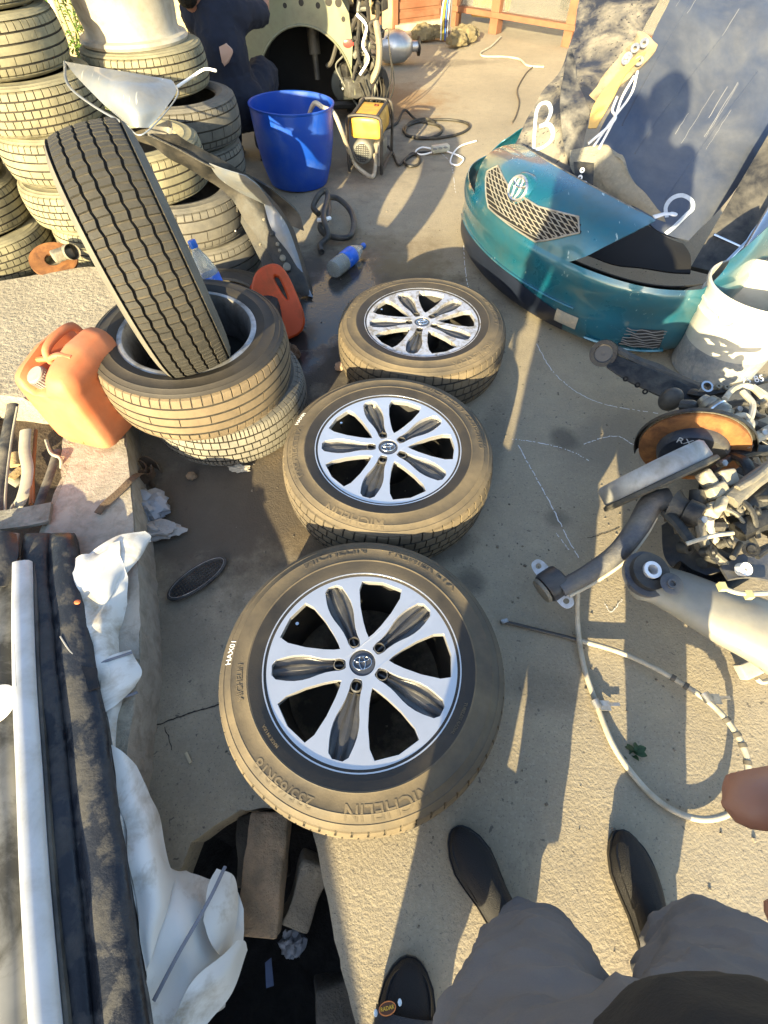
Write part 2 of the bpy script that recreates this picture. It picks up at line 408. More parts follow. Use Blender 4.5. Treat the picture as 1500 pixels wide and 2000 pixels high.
for k, (pp, w) in enumerate(((gpts((250, 1432), (310, 1415), (380, 1390), (460, 1368)), 0.0022), (gpts((1148, 1052), (1180, 1042), (1210, 1030)), 0.0016),
                             (gpts((322, 1420), (330, 1440), (336, 1465)), 0.0012))):
    m = MB(); strip(m, pp, w, 0.0015, seed=k); m.build('crack', crackm, g, smooth=False)
chalks = [(gpts((1048, 672), (1075, 720), (1120, 762), (1180, 790), (1285, 808)), .10), (gpts((1012, 870), (1045, 930), (1075, 985), (1105, 1045), (1130, 1090)), .15),
          (gpts((1000, 858), (1050, 865), (1110, 880), (1150, 900)), .5), (gpts((1140, 868), (1180, 855), (1208, 852)), .15), (gpts((1208, 852), (1235, 868), (1255, 885)), .15),
          (gpts((905, 480), (912, 550), (930, 590)), .3), (gpts((850, 290), (880, 320), (890, 380)), .5), (gpts((1180, 1180), (1195, 1195), (1215, 1170)), .3), (gpts((1085, 1040), (1100, 1060), (1112, 1075)), .3)]
for k, (pp, gp) in enumerate(chalks):
    m = MB(); strip(m, pp, 0.0022, 0.002, seed=20+k, gaps=gp, n=22); m.build('chalk_line', chalkm, g, smooth=False)

# ---- raised ledge on the left, with a sunken junk bay
LEDGE_Z = 0.15
led_out = [(-0.56, -3.0), (-0.56, -0.6), (-0.58, -0.1), (-0.605, 0.15), (-0.64, 0.38), (-0.70, 0.58), (-0.778, 0.80), (-0.86, 1.02), (-0.945, 1.225), (-1.02, 1.42), (-1.06, 1.70), (-1.06, 2.05), (-1.18, 2.36), (-1.5, 2.40), (-1.95, 2.24), (-2.7, 2.0), (-6, 2.0), (-6, -3)]
bay = [(-1.075, 0.74), (-1.10, 1.02), (-1.17, 1.22), (-1.27, 1.40), (-1.60, 1.45), (-1.75, 1.0), (-1.45, 0.62), (-1.2, 0.62)]
lo_j = jag(led_out, 0.006, 8, 5); bay_j = jag(bay, 0.008, 8, 9)
ledge = obj('concrete_ledge', fill_with_hole(lo_j, bay_j, LEDGE_Z), rough_con, None, smooth=False)
tag(ledge, kind='structure')
m = MB(); m.grid([[(x, y, LEDGE_Z) for x, y in lo_j], [(x, y, LEDGE_Z-0.012) for x, y in lo_j], [(x, y, -0.02) for x, y in lo_j]], close_u=True)
m.build('ledge_side', smooth_con, ledge, smooth=False)
m = MB(); m.grid([[(x, y, LEDGE_Z) for x, y in bay_j], [(x, y, 0.0) for x, y in bay_j]], close_u=True)
m.build('bay_side', rough_con, ledge, smooth=False)
m = MB(); m.add([(x, y, 0.012) for x, y in bay_j], [tuple(range(len(bay_j)))]); m.build('bay_floor', mat('bay soil', (0.10, 0.075, 0.05), 0.95, bump=1, bsc=40, dust=(.05, .035, .025), damt=.5, dsc=12), ledge, smooth=False)
# trowelled band along the ledge's edge, proud of the rough top
band = [(-0.645, 0.40), (-0.70, 0.585), (-0.782, 0.80), (-0.864, 1.02), (-0.949, 1.225), (-1.015, 1.38), (-1.13, 1.30), (-1.085, 1.05), (-1.06, 0.80), (-1.06, 0.60), (-0.95, 0.40)]
m = MB(); bj = jag(band, 0.005, 8, 13); m.add([(x, y, LEDGE_Z+0.004) for x, y in bj], [tuple(range(len(bj)))]); m.build('trowelled_band', smooth_con, ledge, smooth=False)

# ------------------------------------------------------------------ tyres
FR = (0.0, 0.02, 0.14, 0.16, 0.5, 0.52, 0.60, 0.62)
def tyre_mesh(name, Ro, W, Rb, ribs, pitches=60, depth=0.008, mats=None, style='road', lat=1.0, deep_shoulder=False):
    """tyre around Z from z=0 to W; ribs = number of circumferential grooves"""
    h = W/2; tw = W*0.40        # half width of tread band
    prof = []                   # (r, z, kind) kind: 's' sidewall, 't' tread rib index, 'g' groove
    def P(r, z, k): prof.append((r, z, k))
    # inner bead bottom up the outside (bottom sidewall)
    P(Rb, -h*0.80, 's'); P(Rb+0.006, -h*0.90, 's'); P(Rb+0.016, -h*0.93, 's')
    sw = Ro - Rb
    side = [(0.22, 0.985), (0.36, 1.0), (0.385, 1.012), (0.40, 1.0), (0.52, 0.995), (0.66, 0.965), (0.675, 0.972), (0.69, 0.955), (0.80, 0.90), (0.815, 0.905), (0.83, 0.885), (0.90, 0.835)]
    for q, zz in side: P(Rb+sw*q, -h*zz, 's')
    # tread
    zs = []
    ng = ribs; gw = 0.055*tw*2*0.8; span = 2*tw
    z = -tw; edges = [-tw*1.0]
    cen = [(-0.62+1.24*i/(ng-1))*tw for i in range(ng)]
    def crown(zz): return Ro - 0.010*(abs(zz)/tw)**2.2 - (0.006 if abs(zz) > tw*0.97 else 0)
    P(crown(-tw)-0.006, -tw*1.0, 't0'); P(crown(-tw*0.96)-0.001, -tw*0.95, 't0')
    rib = 0
    last = -tw*0.95
    for c in cen:
        for q in (0.35, 0.7):
            zz = last + (c-gw/2-last)*q; P(crown(zz), zz, 't%d' % rib)
        P(crown(c), c-gw/2, 't%d' % rib); P(crown(c)-depth, c-gw*0.36, 'g'); P(crown(c)-depth, c+gw*0.36, 'g'); rib += 1; P(crown(c), c+gw/2, 't%d' % rib)
        last = c+gw/2
    for q in (0.35, 0.7):
        zz = last + (tw*0.95-last)*q; P(crown(zz), zz, 't%d' % rib)
    P(crown(tw*0.96)-0.001, tw*0.95, 't%d' % rib); P(crown(tw)-0.006, tw, 't%d' % rib)
    for q, zz in side[::-1]: P(Rb+sw*q, h*zz, 's')
    P(Rb+0.016, h*0.93, 's'); P(Rb+0.006, h*0.90, 's'); P(Rb, h*0.80, 's')
    # inside liner
    for q, zz in ((0.25, 0.86), (0.6, 0.88), (0.86, 0.7), (0.9, 0.0), (0.86, -0.7), (0.6, -0.88), (0.25, -0.86)): P(Rb+sw*q*0.96, h*zz, 'i')
    th = [(k+f)/pitches*2*math.pi for k in range(pitches) for f in FR]
    nt_ = len(th); nf = len(FR); nr = len(prof)
    verts = []; faces = []; mi = []
    maxrib = ribs
    def is_groove(j, kind, rz):
        f = j % nf; k = j // nf
        if kind[0] != 't': return False
        r_ = int(kind[1:])
        shoulder = r_ in (0, maxrib)
        if style == 'road':
            return f in (1, 2) if shoulder else (f in (5, 6) if r_ % 2 else f in (1, 2)) and lat > 0.5
        if style == 'rib':
            return f in (1, 2) if shoulder else (k % 2 == 0 and f in (5, 6) and r_ % 2 == 1)
        if style == 'block':
            return (f in (1, 2) if r_ % 2 == 0 else f in (5, 6)) or (shoulder and f in (5, 6))
        if style == 'zig':
            return f in (1, 2, 5, 6)
        if style == 'worn':
            return f in (1, 2) if shoulder else (r_ % 2 == 0 and f in (5, 6) and k % 3 == 0)
        return False
    for i, (r, z, kind) in enumerate(prof):
        for j in range(nt_):
            rr = r; a = th[j]
            if kind[0] == 't':
                # sweep the cross cuts a little so that they are not square to the rim
                a += 0.10*(z/tw)*(2*math.pi/pitches)*(3.0 if style not in ('block', 'zig') else 1.2)
                if is_groove(j, kind, z): rr -= depth*(0.75 if style == 'block' else 0.5)*lat*(0.45 if style == 'zig' and ((j % nf in (5, 6)) != (int(kind[1:]) % 2 == 1)) else 1.0)
            elif kind == 's' and abs(z) < h*0.93 and r > Rb+sw*0.78:
                a += 0.10*(z/tw)*(2*math.pi/pitches)*3.0*(r-Rb-sw*0.78)/(sw*0.22) if style != 'block' else 0
                if deep_shoulder and (j % nf) in (1, 2): rr -= 0.005
            zj = z + (0.0016*(1 if (j//4) % 2 else -1) if style == 'zig' and kind[0] in 'tg' and abs(z) < tw*0.72 else 0)
            verts.append((rr*math.cos(a), rr*math.sin(a), zj+h))
    for i in range(nr):
        i2 = (i+1) % nr
        for j in range(nt_):
            j2 = (j+1) % nt_
            faces.append((i*nt_+j, i*nt_+j2, i2*nt_+j2, i2*nt_+j))
            ka, kb = prof[i][2], prof[i2][2]
            gr = 'g' in (ka[0], kb[0]) or (ka[0] == 't' and is_groove(j, ka, 0) and is_groove(j2, ka, 0))
            mi.append(1 if gr else (0 if 't' in (ka[0], kb[0]) else ((3 if len(mats) > 3 and max(prof[i][0], prof[i2][0]) < Rb+sw*0.37 else 2) if ka[0] == 's' else 1)))
    me = bpy.data.meshes.new(name); me.from_pydata(verts, [], faces)
    for q in mats: me.materials.append(q)
    me.polygons.foreach_set('material_index', mi)
    me.update()
    me.polygons.foreach_set('use_smooth', [True]*len(me.polygons)); me.set_sharp_from_angle(angle=R(38))
    return me

def wrap_text(txt, size, radius, angle, z, mats, parent, name='sidewall_lettering', outward=True, ext=0.0006, bold=True):
    """raised letters round the sidewall, reading with their feet to the hub"""
    me = text_mesh(txt, size, ext, bold=bold)
    bm = bmesh.new(); bm.from_mesh(me)
    bmesh.ops.subdivide_edges(bm, edges=[e for e in bm.edges if e.calc_length() > 0.012], cuts=1)
    for v in bm.verts:
        x, y, zz = v.co
        rr = radius + y; a = angle - x/radius
        v.co = (rr*math.cos(a), rr*math.sin(a), z(rr) + zz)
    bm.to_mesh(me); bm.free()
    return obj(name, me, mats, parent, smooth=False)

# ------------------------------------------------------------------ alloy wheels
Rrim, Ro, Wt, Rbead = 0.243, 0.366, 0.225, 0.232
wheel_tyre = tyre_mesh('tyre', Ro, Wt, Rbead, 4, 64, 0.009, [rubber, rubber_g, rubber_s, rubber_c], 'road')
def sw_top(r):   # outer sidewall height above ground at radius r
    q = (r-Rbead)/(Ro-Rbead); h = Wt/2
    pts = [(0.12, 0.93), (0.22, 0.985), (0.36, 1.0), (0.40, 1.0), (0.52, 0.995), (0.66, 0.965), (0.80, 0.90), (0.90, 0.835)]
    for (a, za), (c, zc) in zip(pts, pts[1:]):
        if a <= q <= c: return h + h*(za+(zc-za)*(q-a)/(c-a))
    return h + h*0.95
def arc(r, a0, a1, n): return [(r*math.cos(a0+(a1-a0)*k/n), r*math.sin(a0+(a1-a0)*k/n)) for k in range(n+1)]
def polar(l): return [(r*math.cos(R(a)), r*math.sin(R(a))) for r, a in l]
def densify(pts, d=0.006):
    out = []
    for i in range(len(pts)):
        a, b_ = Vector(pts[i]), Vector(pts[(i+1) % len(pts)]); n = max(1, int((b_-a).length/d))
        for k in range(n): out.append(tuple(a.lerp(b_, k/n)))
    return out
def chaikin(pts, it=2):
    for _ in range(it):
        o = []
        for i in range(len(pts)):
            a, b_ = Vector(pts[i]), Vector(pts[(i+1) % len(pts)])
            o += [tuple(a.lerp(b_, 0.22)), tuple(a.lerp(b_, 0.78))]
        pts = o
    return pts
OPEN = [(0.066, 0), (0.080, 7.5), (0.105, 13), (0.150, 16.6), (0.198, 16.8), (0.2235, 14.5), (0.2265, 0), (0.2235, -14.5), (0.198, -16.8), (0.150, -16.6), (0.105, -13), (0.080, -7.5)]
POCK = [(0.041, 0), (0.043, 15), (0.060, 15.5), (0.072, 12), (0.100, 10.5), (0.145, 12.4), (0.180, 10.4), (0.2265, 5.6), (0.2265, -5.6), (0.180, -10.4), (0.145, -12.4), (0.100, -10.5), (0.072, -12), (0.060, -15.5), (0.043, -15)]
FACE_T = 0.018
def dish(r): return 0.006*(1-min(1, r/0.24))**1.3*-1.0 + 0.001*math.sin(min(1, r/0.24)*math.pi)
def face_mesh():
    sp = [arc(0.2415, 0, 2*math.pi, 144)[:-1]]
    for k in range(5):
        a = 72*k
        sp.append(densify(chaikin([(x*math.cos(R(a+36))-y*math.sin(R(a+36)), x*math.sin(R(a+36))+y*math.cos(R(a+36))) for x, y in polar(OPEN)], 0)))
        sp.append(densify(chaikin([(x*math.cos(R(a))-y*math.sin(R(a)), x*math.sin(R(a))+y*math.cos(R(a))) for x, y in polar(POCK)], 1)))
    sp.append(arc(0.0335, 0, 2*math.pi, 40)[:-1])
    me = curve_fill(sp, FACE_T/2, 0.0006)
    bm = bmesh.new(); bm.from_mesh(me)
    bmesh.ops.remove_doubles(bm, verts=bm.verts, dist=1e-6)
    bmesh.ops.triangulate(bm, faces=bm.faces)
    for v in bm.verts:
        r = math.hypot(v.co.x, v.co.y); v.co.z += dish(r) - FACE_T/2
    bm.normal_update()
    for f in bm.faces: f.material_index = 0 if f.normal.z > 0.75 else 1
    bm.to_mesh(me); bm.free(); return me
FACE = face_mesh()
def pocket_mesh():
    m = MB(); rows = []
    for t in [k/20 for k in range(21)]:
        r = 0.036 + (0.230-0.036)*t
        # half angle of the pocket at this radius, slightly wider than the cut
        ks = [(0.036, 20), (0.060, 17), (0.072, 13.2), (0.100, 11.6), (0.145, 13.4), (0.180, 11.4), (0.230, 6.6)]
        for (a, ha), (c, hc) in zip(ks, ks[1:]):
            if a <= r <= c: hw = ha + (hc-ha)*(r-a)/(c-a)
        row = []
        for s_, d in ((-1, 0.016), (-0.72, 0.012), (-0.40, 0.0155), (-0.12, 0.007), (0.12, 0.007), (0.40, 0.0155), (0.72, 0.012), (1, 0.016)):
            dd = d + (0.006 if abs(s_) < 0.5 else 0)*max(0, (t-0.75)/0.25) - (0.0 if t > 0.15 else -0.004*(1-t/0.15))
            row.append((r*math.cos(R(hw*s_)), r*math.sin(R(hw*s_)), dish(r)-dd))
        rows.append(row)
    m.grid(rows); return m
def make_wheel(loc, rot, label, dusty=False, texts=(), paint=None):
    root = empty('alloy_wheel', loc, (0, 0, 0), label, 'wheel', 'bicolour alloy wheels lying in a row')
    root.rotation_euler = rot
    t = obj('tyre', wheel_tyre, None, root, smooth=False)
    t.rotation_euler.z = random.uniform(0, 6)
    ft = [rubber_s]
    for (txt, size, rad, ang) in texts:
        o = wrap_text(txt, size, rad, R(ang), lambda r: sw_top(r)+0.0004, ft, t); o.rotation_euler.z = -t.rotation_euler.z
    if paint:
        o = wrap_text(paint[0], 0.021, 0.333, R(paint[1]), lambda r: sw_top(r)+0.0009, [white_p], t, 'paint_marking', ext=0.0003, bold=False); o.rotation_euler.z = -t.rotation_euler.z
    rim = empty('rim', (0, 0, 0)); rim.parent = root
    zt = Wt - 0.012
    rim.location = (0, 0, zt)
    f = obj('spoke_face', FACE.copy() if dusty else FACE, [alloy_d if dusty else alloy, gunmetal], rim, angle=18)
    m = MB()
    m.lathe([(0.2415, -0.001), (0.2440, 0.004), (0.2475, 0.0045), (0.2490, 0.001), (0.2480, -0.006), (0.240, -0.010), (0.236, -0.03), (0.230, -0.05), (0.212, -0.10), (0.210, -0.17), (0.236, -0.185), (0.247, -0.20)], 96)
    m.build('rim_barrel', [black_m], rim)
    m = MB(); m.lathe([(0.075, -0.012), (0.082, -0.05), (0.080, -0.11), (0.0, -0.112)], 40); m.build('hub_pad', [black_m], rim)
    m = MB(); m.lathe([(0.2412, -0.0005), (0.2445, 0.0042), (0.2475, 0.0047), (0.2488, 0.002)], 96); m.build('rim_lip', [alloy_d if dusty else alloy], rim)
    pm = None
    for k in range(5):
        if pm is None:
            pk = pocket_mesh().build('spoke_pocket', [gunmetal], rim, angle=12); pm = pk.data
        else: pk = obj('spoke_pocket', pm, None, rim, smooth=False)
        pk.rotation_euler.z = R(72*k)
        m = MB(); a = R(72*k); c = Vector((0.0575*math.cos(a), 0.0575*math.sin(a), dish(0.0575)))
        m.lathe([(0.0125, 0.0005), (0.0150, -0.001), (0.0150, -0.012), (0.0125, -0.014), (0.0125, 0.0005)], 20, Matrix.Translation(c))
        m.lathe([(0.0125, -0.004), (0.0085, -0.0125), (0.0085, -0.03), (0.0, -0.03)], 20, Matrix.Translation(c), mi=1)
        m.build('lug_hole', [gunmetal, black_m], rim)
    m = MB(); m.lathe([(0.0, -0.006), (0.030, -0.006), (0.033, -0.009), (0.0335, -0.02)], 32)
    cap = m.build('centre_cap', [mat('dark cap', (0.05, 0.055, 0.07), 0.25, 0.2, coat=0.6)], rim)
    m = MB()
    def ell(rx, ry, cyy, rad=0.0013): m.tube([(rx*math.cos(q), cyy+ry*math.sin(q), -0.0045) for q in [2*math.pi*k/36 for k in range(37)]], rad, 6, caps=False)
    ell(0.0235, 0.0165, 0); ell(0.0075, 0.0163, 0); ell(0.0180, 0.0068, 0.0092)
    em = m.build('emblem', [chrome], cap); em.rotation_euler.z = 0
    m = MB(); m.lathe([(0.0045, 0.0), (0.005, -0.004), (0.004, -0.02)], 10, Matrix.Translation(Vector((0.205*math.cos(R(108)), 0.205*math.sin(R(108)), -0.012)))); m.lathe([(0.0045, 0.0), (0.0, 0.0005)], 10, Matrix.Translation(Vector((0.205*math.cos(R(108)), 0.205*math.sin(R(108)), -0.012))))
    m.build('valve', [chrome], rim)
    return root, rim, cap
TX1 = [('MICHELIN', 0.042, 0.318, 106), ('PREMIER LTX', 0.038, 0.318, 58), ('MICHELIN', 0.044, 0.318, -78), ('235/65R18', 0.036, 0.318, -122), ('MICHELIN', 0.020, 0.300, 190), ('MADE IN USA', 0.010, 0.268, -140), ('TUBELESS RADIAL', 0.010, 0.268, -30)]
TX2 = [('235/65R18', 0.038, 0.318, 12), ('MICHELIN', 0.044, 0.318, 48), ('PREMIER LTX', 0.040, 0.318, 186), ('MICHELIN', 0.044, 0.318, -110)]
TX3 = [('235/65R18', 0.038, 0.318, 128), ('PREMIER LTX', 0.040, 0.318, -50), ('MICHELIN', 0.044, 0.318, 10), ('MICHELIN', 0.044, 0.318, 160)]
for (c, rot, ph, lab, dy, tx, pt) in (
        ((-0.056, 0.375, 0.0), (R(0.6), R(0.4), 0), 41, 'clean bicolour alloy wheel beside the brick pit, its tyre marked in white', False, TX1, ('HAX01', 176)),
        ((0.012, 1.110, 0.0), (R(1.2), R(0.5), 0), 36, 'bicolour alloy wheel lying between the two other alloy wheels', False, TX2, ('HAX01', 158)),
        ((0.165, 1.832, 0.0), (R(0.4), R(-0.5), 0), 40, 'dust-covered bicolour alloy wheel nearest the teal bumper', True, TX3, None)):
    w, rim, cap = make_wheel(c, rot, lab, dy, tx, pt)
    rim.rotation_euler.z = R(ph); cap.rotation_euler.z = R(-ph + 8)
# ------------------------------------------------------------------ rounded box helper
def rbox(mb, size, r, n=6, M=None, fn=None, mi=None):
    """box with rounded edges; fn(p) may move each point (local coordinates)"""
    hx, hy, hz = (s/2 for s in size); ix, iy, iz = max(1e-4, hx-r), max(1e-4, hy-r), max(1e-4, hz-r)
    def ticks(h, i): 
        t = [-h, -h+r*0.3, -i] + [-i+2*i*k/n for k in range(1, n)] + [i, h-r*0.3, h]; return t
    def proj(p):
        q = Vector((max(-ix, min(ix, p.x)), max(-iy, min(iy, p.y)), max(-iz, min(iz, p.z)))); d = p-q
        if d.length > 1e-9:
            # push to rounded surface
            k = max(abs(d.x), abs(d.y), abs(d.z)); d = d.normalized()*r*(k/r) if k > 1e-9 else d
        p = q+d
        if fn: p = fn(p)
        return M @ p if M is not None else p
    for ax in range(3):
        for sgn in (-1, 1):
            a, b_ = [(1, 2), (2, 0), (0, 1)][ax]; H = (hx, hy, hz); I = (ix, iy, iz)
            rows = []
            for u in ticks(H[a], I[a]):
                row = []
                for w in ticks(H[b_], I[b_]):
                    p = [0, 0, 0]; p[ax] = sgn*H[ax]; p[a] = u; p[b_] = w
                    row.append(proj(Vector(p)))
                rows.append(row if sgn > 0 else row[::-1])
            mb.grid(rows, mi=mi)
    return mb

# ------------------------------------------------------------------ tyre stacks
stk = {
 'a': tyre_mesh('tyre', 0.315, 0.19, 0.195, 4, 56, 0.008, [rubber_o, rubber_g, rubber_o], 'road'),
 'b': tyre_mesh('tyre', 0.305, 0.20, 0.195, 4, 60, 0.008, [rubber_o, rubber_g, rubber_o], 'rib'),
 'c': tyre_mesh('tyre', 0.305, 0.20, 0.195, 3, 50, 0.008, [rubber_k, rubber_g, rubber_k], 'rib'),
 'd': tyre_mesh('tyre', 0.335, 0.23, 0.215, 4, 64, 0.006, [rubber_t, rubber_g, rubber_c], 'worn'),
 'e': tyre_mesh('tyre', 0.315, 0.20, 0.200, 4, 62, 0.010, [mat('rubber pale grey', (0.10, 0.098, 0.09), 0.8, dust=(0.27, 0.25, 0.20), dsc=8, damt=0.5, dsharp=0.3), rubber_g, rubber_k], 'block', deep_shoulder=True),
 'f': tyre_mesh('tyre', 0.335, 0.225, 0.215, 4, 52, 0.012, [mat('rubber dark grey', (0.024, 0.024, 0.0235), 0.7, dust=(0.040, 0.038, 0.032), dsc=9, damt=0.45, dsharp=0.3, bump=0.2, bsc=120), rubber_g, mat('rubber grey sidewall', (0.08, 0.078, 0.072), 0.75, dust=(0.17, 0.16, 0.13), dsc=6, damt=0.5, dsharp=0.3)], 'zig'),
}
def tyre(kind, loc, label, tilt=(0, 0), group=None, spin=None, name='tyre', mats=None):
    me = stk[kind]
    if mats:
        me = me.copy()
        for i, q in enumerate(mats): me.materials[i] = q
    o = obj(name, me, None, None, smooth=False)
    o.location = loc; o.rotation_euler = (R(tilt[0]), R(tilt[1]), random.uniform(0, 6) if spin is None else spin)
    return tag(o, label, 'tyre', group)
GA = 'tyres of the tall olive stack'
zz = 0.0
names = ['bottom', 'second', 'third', 'fourth', 'fifth', 'sixth']
for i, (k, x, y, h) in enumerate((('b', -1.58, 2.93, .20), ('a', -1.62, 2.92, .19), ('b', -1.63, 2.93, .20), ('a', -1.70, 2.95, .19), ('b', -1.76, 2.95, .20), ('a', -1.80, 2.97, .19))):
    tyre(k, (x, y, zz), 'dusty olive tyre, %s from the ground in the tallest stack beside the leafy shrub' % names[i], (random.uniform(-1, 1), random.uniform(-1, 1)), GA); zz += h + 0.002
zz = 0.0
for i, (k, x, y, h) in enumerate((('a', -2.20, 2.76, .19), ('b', -2.24, 2.80, .20), ('a', -2.28, 2.80, .19))):
    tyre(k, (x, y, zz), 'shaded olive tyre, %s in the low stack behind the concrete ledge' % ['lowest', 'middle one', 'uppermost'][i], (0, 0), 'tyres of the low stack'); zz += h + 0.002
zz = 0.0
for i, (k, x, y, h, lab) in enumerate((('c', -0.99, 2.72, .20, 'dark tyre at the foot of the stack the grey fender leans on'), ('c', -1.02, 2.70, .20, 'half-shaded grey tyre, middle of the stack the grey fender leans on'),
                                       ('b', -1.17, 2.68, .20, 'sunlit tan tyre directly under the grey fender'))):
    tyre(k, (x, y, zz), lab, (0, 0), 'tyres under the fender'); zz += h + 0.002
zz = 0.0
for i, (k, x, y, h, lab) in enumerate((('b', -1.14, 3.33, .20, 'tyre at the foot of the stack carrying the bare steel barrel'), ('c', -1.14, 3.33, .20, 'second tyre of the stack carrying the bare steel barrel'),
                                       ('c', -1.12, 3.34, .20, 'dark grey tyre, third in the stack carrying the bare steel barrel'), ('a', -1.27, 3.42, .19, 'olive tyre directly beneath the bare steel barrel'))):
    tyre(k, (x, y, zz), lab, (0, 0), 'tyres of the barrel stack'); zz += h + 0.002
# bare wheel barrel on the stack, and the tyre on top of it
zb = zz
m = MB()
m.lathe([(0.205, 0.0), (0.262, 0.0), (0.268, 0.012), (0.262, 0.024), (0.236, 0.030), (0.228, 0.05), (0.235, 0.10), (0.246, 0.20), (0.262, 0.222), (0.268, 0.232), (0.262, 0.240), (0.22, 0.240), (0.215, 0.12), (0.205, 0.0)], 64)
o = m.build('wheel_barrel', mat('pale grey paint', (0.36, 0.345, 0.30), 0.5, 0.1, var=0.08, dust=(0.27, 0.235, 0.18), dsc=7, damt=0.35), None); o.location = (-1.29, 3.42, zb)
tag(o, 'bare pale grey steel wheel barrel between two olive tyres', 'wheel')
tyre('a', (-1.32, 3.42, zb+0.242), 'olive tyre lying on top of the bare pale wheel barrel', (1, -2))

# ------------------------------------------------------------------ lying wheel with the standing tyre in it
tyre('e', (-0.63, 1.49, 0.0), 'pale grey tyre with blocky tread under the open wheel', (0, 0))
lw = empty('open_wheel', (-0.685, 1.455, 0.205), (R(2.0), R(2.5), 0), 'tan tyre on a silver rim lying face down, standing tyre stuck in it', 'wheel')
t_ = obj('tyre', stk['d'], None, lw, smooth=False)
m = MB()
m.lathe([(0.222, 0.226), (0.232, 0.222), (0.232, 0.214), (0.218, 0.208), (0.210, 0.19), (0.207, 0.15), (0.200, 0.08), (0.205, 0.02), (0.225, 0.01), (0.225, 0.004), (0.203, 0.004), (0.195, 0.08), (0.199, 0.15), (0.203, 0.195), (0.214, 0.224), (0.222, 0.226)], 72)
m.build('rim', mat('grey alloy rim', (0.45, 0.46, 0.48), 0.35, 0.75, dust=(0.13, 0.11, 0.08), dsc=9, damt=0.4, drough=0.7), lw)
m = MB(); m.lathe([(0.0, 0.045), (0.06, 0.04), (0.10, 0.055), (0.198, 0.07)], 40); m.build('rim_disc', black_m, lw)
# the tyre standing in the rim
Rs = 0.345; Ws = 0.225
ax = Vector((math.cos(R(26))*math.cos(R(6)), math.sin(R(26))*math.cos(R(6)), math.sin(R(6))))
Mx = frame_from(ax, (0, 0, 1))
st = obj('standing_tyre', stk['f'], None, None, smooth=False)
cst = Vector((-0.70, 1.43, 0.665))
st.matrix_world = T(cst - ax*Ws/2, Mx)
tag(st, 'grey tyre with deep block tread standing upright in the open wheel', 'tyre')

# ------------------------------------------------------------------ jerrycans
orange = mat('faded orange plastic', (0.60, 0.15, 0.05), 0.5, var=0.12, dust=(0.50, 0.22, 0.12), dsc=5, damt=0.45, dsharp=0.25, drough=0.75, bump=0.05, bsc=40)
red_or = mat('bright orange plastic', (0.62, 0.075, 0.012), 0.4, var=0.12, dust=(0.30, 0.08, 0.03), dsc=8, damt=0.25)
def big_can():
    up = Vector((-0.06, 0.03, 1.0)).normalized()
    root = empty('jerrycan', (0, 0, 0), (0, 0, 0), 'faded orange jerrycan with grey screw cap leaning on the open wheel', 'jerrycan')
    M3 = frame_from(up, (0.93, -0.30, 0.0)); W, D, Hh = 0.235, 0.28, 0.345
    root.matrix_world = T(at(170, 884, LEDGE_Z) + (M3 @ Vector((0, D/2, 0.004))), M3)
    def fn(p):
        q = p.copy(); u = (p.z+Hh/2)/Hh
        if p.z > Hh*0.2:
            k = (p.z-Hh*0.2)/(Hh*0.3)
            ch = max(0.0, 1-abs(p.x+.012)/(W*0.24)); q.z -= k*0.060*min(1, ch*2.0)
            q.z -= k*0.030*max(0, -p.y/(D/2))
            q.z -= k*0.020*max(0, -p.x/(W/2))
        q.y *= 1-0.05*abs(2*u-1)**3; q.x *= 1-0.05*abs(2*u-1)**3
        if abs(p.y) > D*0.45 and abs(p.x) < W*0.36 and abs(p.z+0.02) < Hh*0.30: q.y -= math.copysign(0.006, p.y)
        if abs(p.x) > W*0.45 and abs(p.y) < D*0.36 and abs(p.z+0.02) < Hh*0.30: q.x -= math.copysign(0.006, p.x)
        return q
    m = MB(); rbox(m, (W, D, Hh), 0.05, 14, Matrix.Translation((0, 0, Hh/2)), fn)
    m.build('body', orange, root, angle=60)
    m = MB(); m.tube(cat([(-.012, -.035, Hh-.060), (-.012, -.030, Hh-.012), (-.012, .03, Hh+.004), (-.012, .095, Hh-.004), (-.012, .115, Hh-.045)], 6), 0.0135, 10, flat=0.8)
    m.build('handle', orange, root)
    m = MB(); m.tube(cat([(-.095, -.045, Hh-.050), (-.05, -.040, Hh-.040), (-.012, -.036, Hh-.034), (.04, -.036, Hh-.014), (.085, -.032, Hh-.020)], 6), 0.011, 8, flat=0.8); m.build('cross_rib', orange, root)
    Mc = T((-0.022, -0.085, Hh-0.085), frame_from((-0.12, -0.35, 0.93)))
    m = MB(); m.lathe([(0.0, 0.040), (0.027, 0.040), (0.030, 0.037), (0.031, 0.0)], 24, Mc)
    for k in range(24):
        a = 2*math.pi*k/24; m.box(Mc @ Vector((0.0315*math.cos(a), 0.0315*math.sin(a), 0.017)), (0.003, 0.003, 0.030), (Mc.to_3x3() @ Matrix.Rotation(a, 3, 'Z')))
    m.build('screw_cap', mat('grey plastic cap', (0.22, 0.225, 0.225), 0.5, dust=(0.35, 0.3, 0.23), dsc=30, damt=0.3), root)
    m = MB(); m.lathe([(0.020, 0.0), (0.018, 0.003), (0.008, -0.002), (0.006, -0.002), (0.0045, 0.001), (0, 0.002)], 24, T((-.01, -D/2+.012, 0.045), frame_from((0, -1, 0)))); m.build('moulded_stud', mat('stained orange', (0.36, 0.13, 0.05), 0.6), root)
big_can()
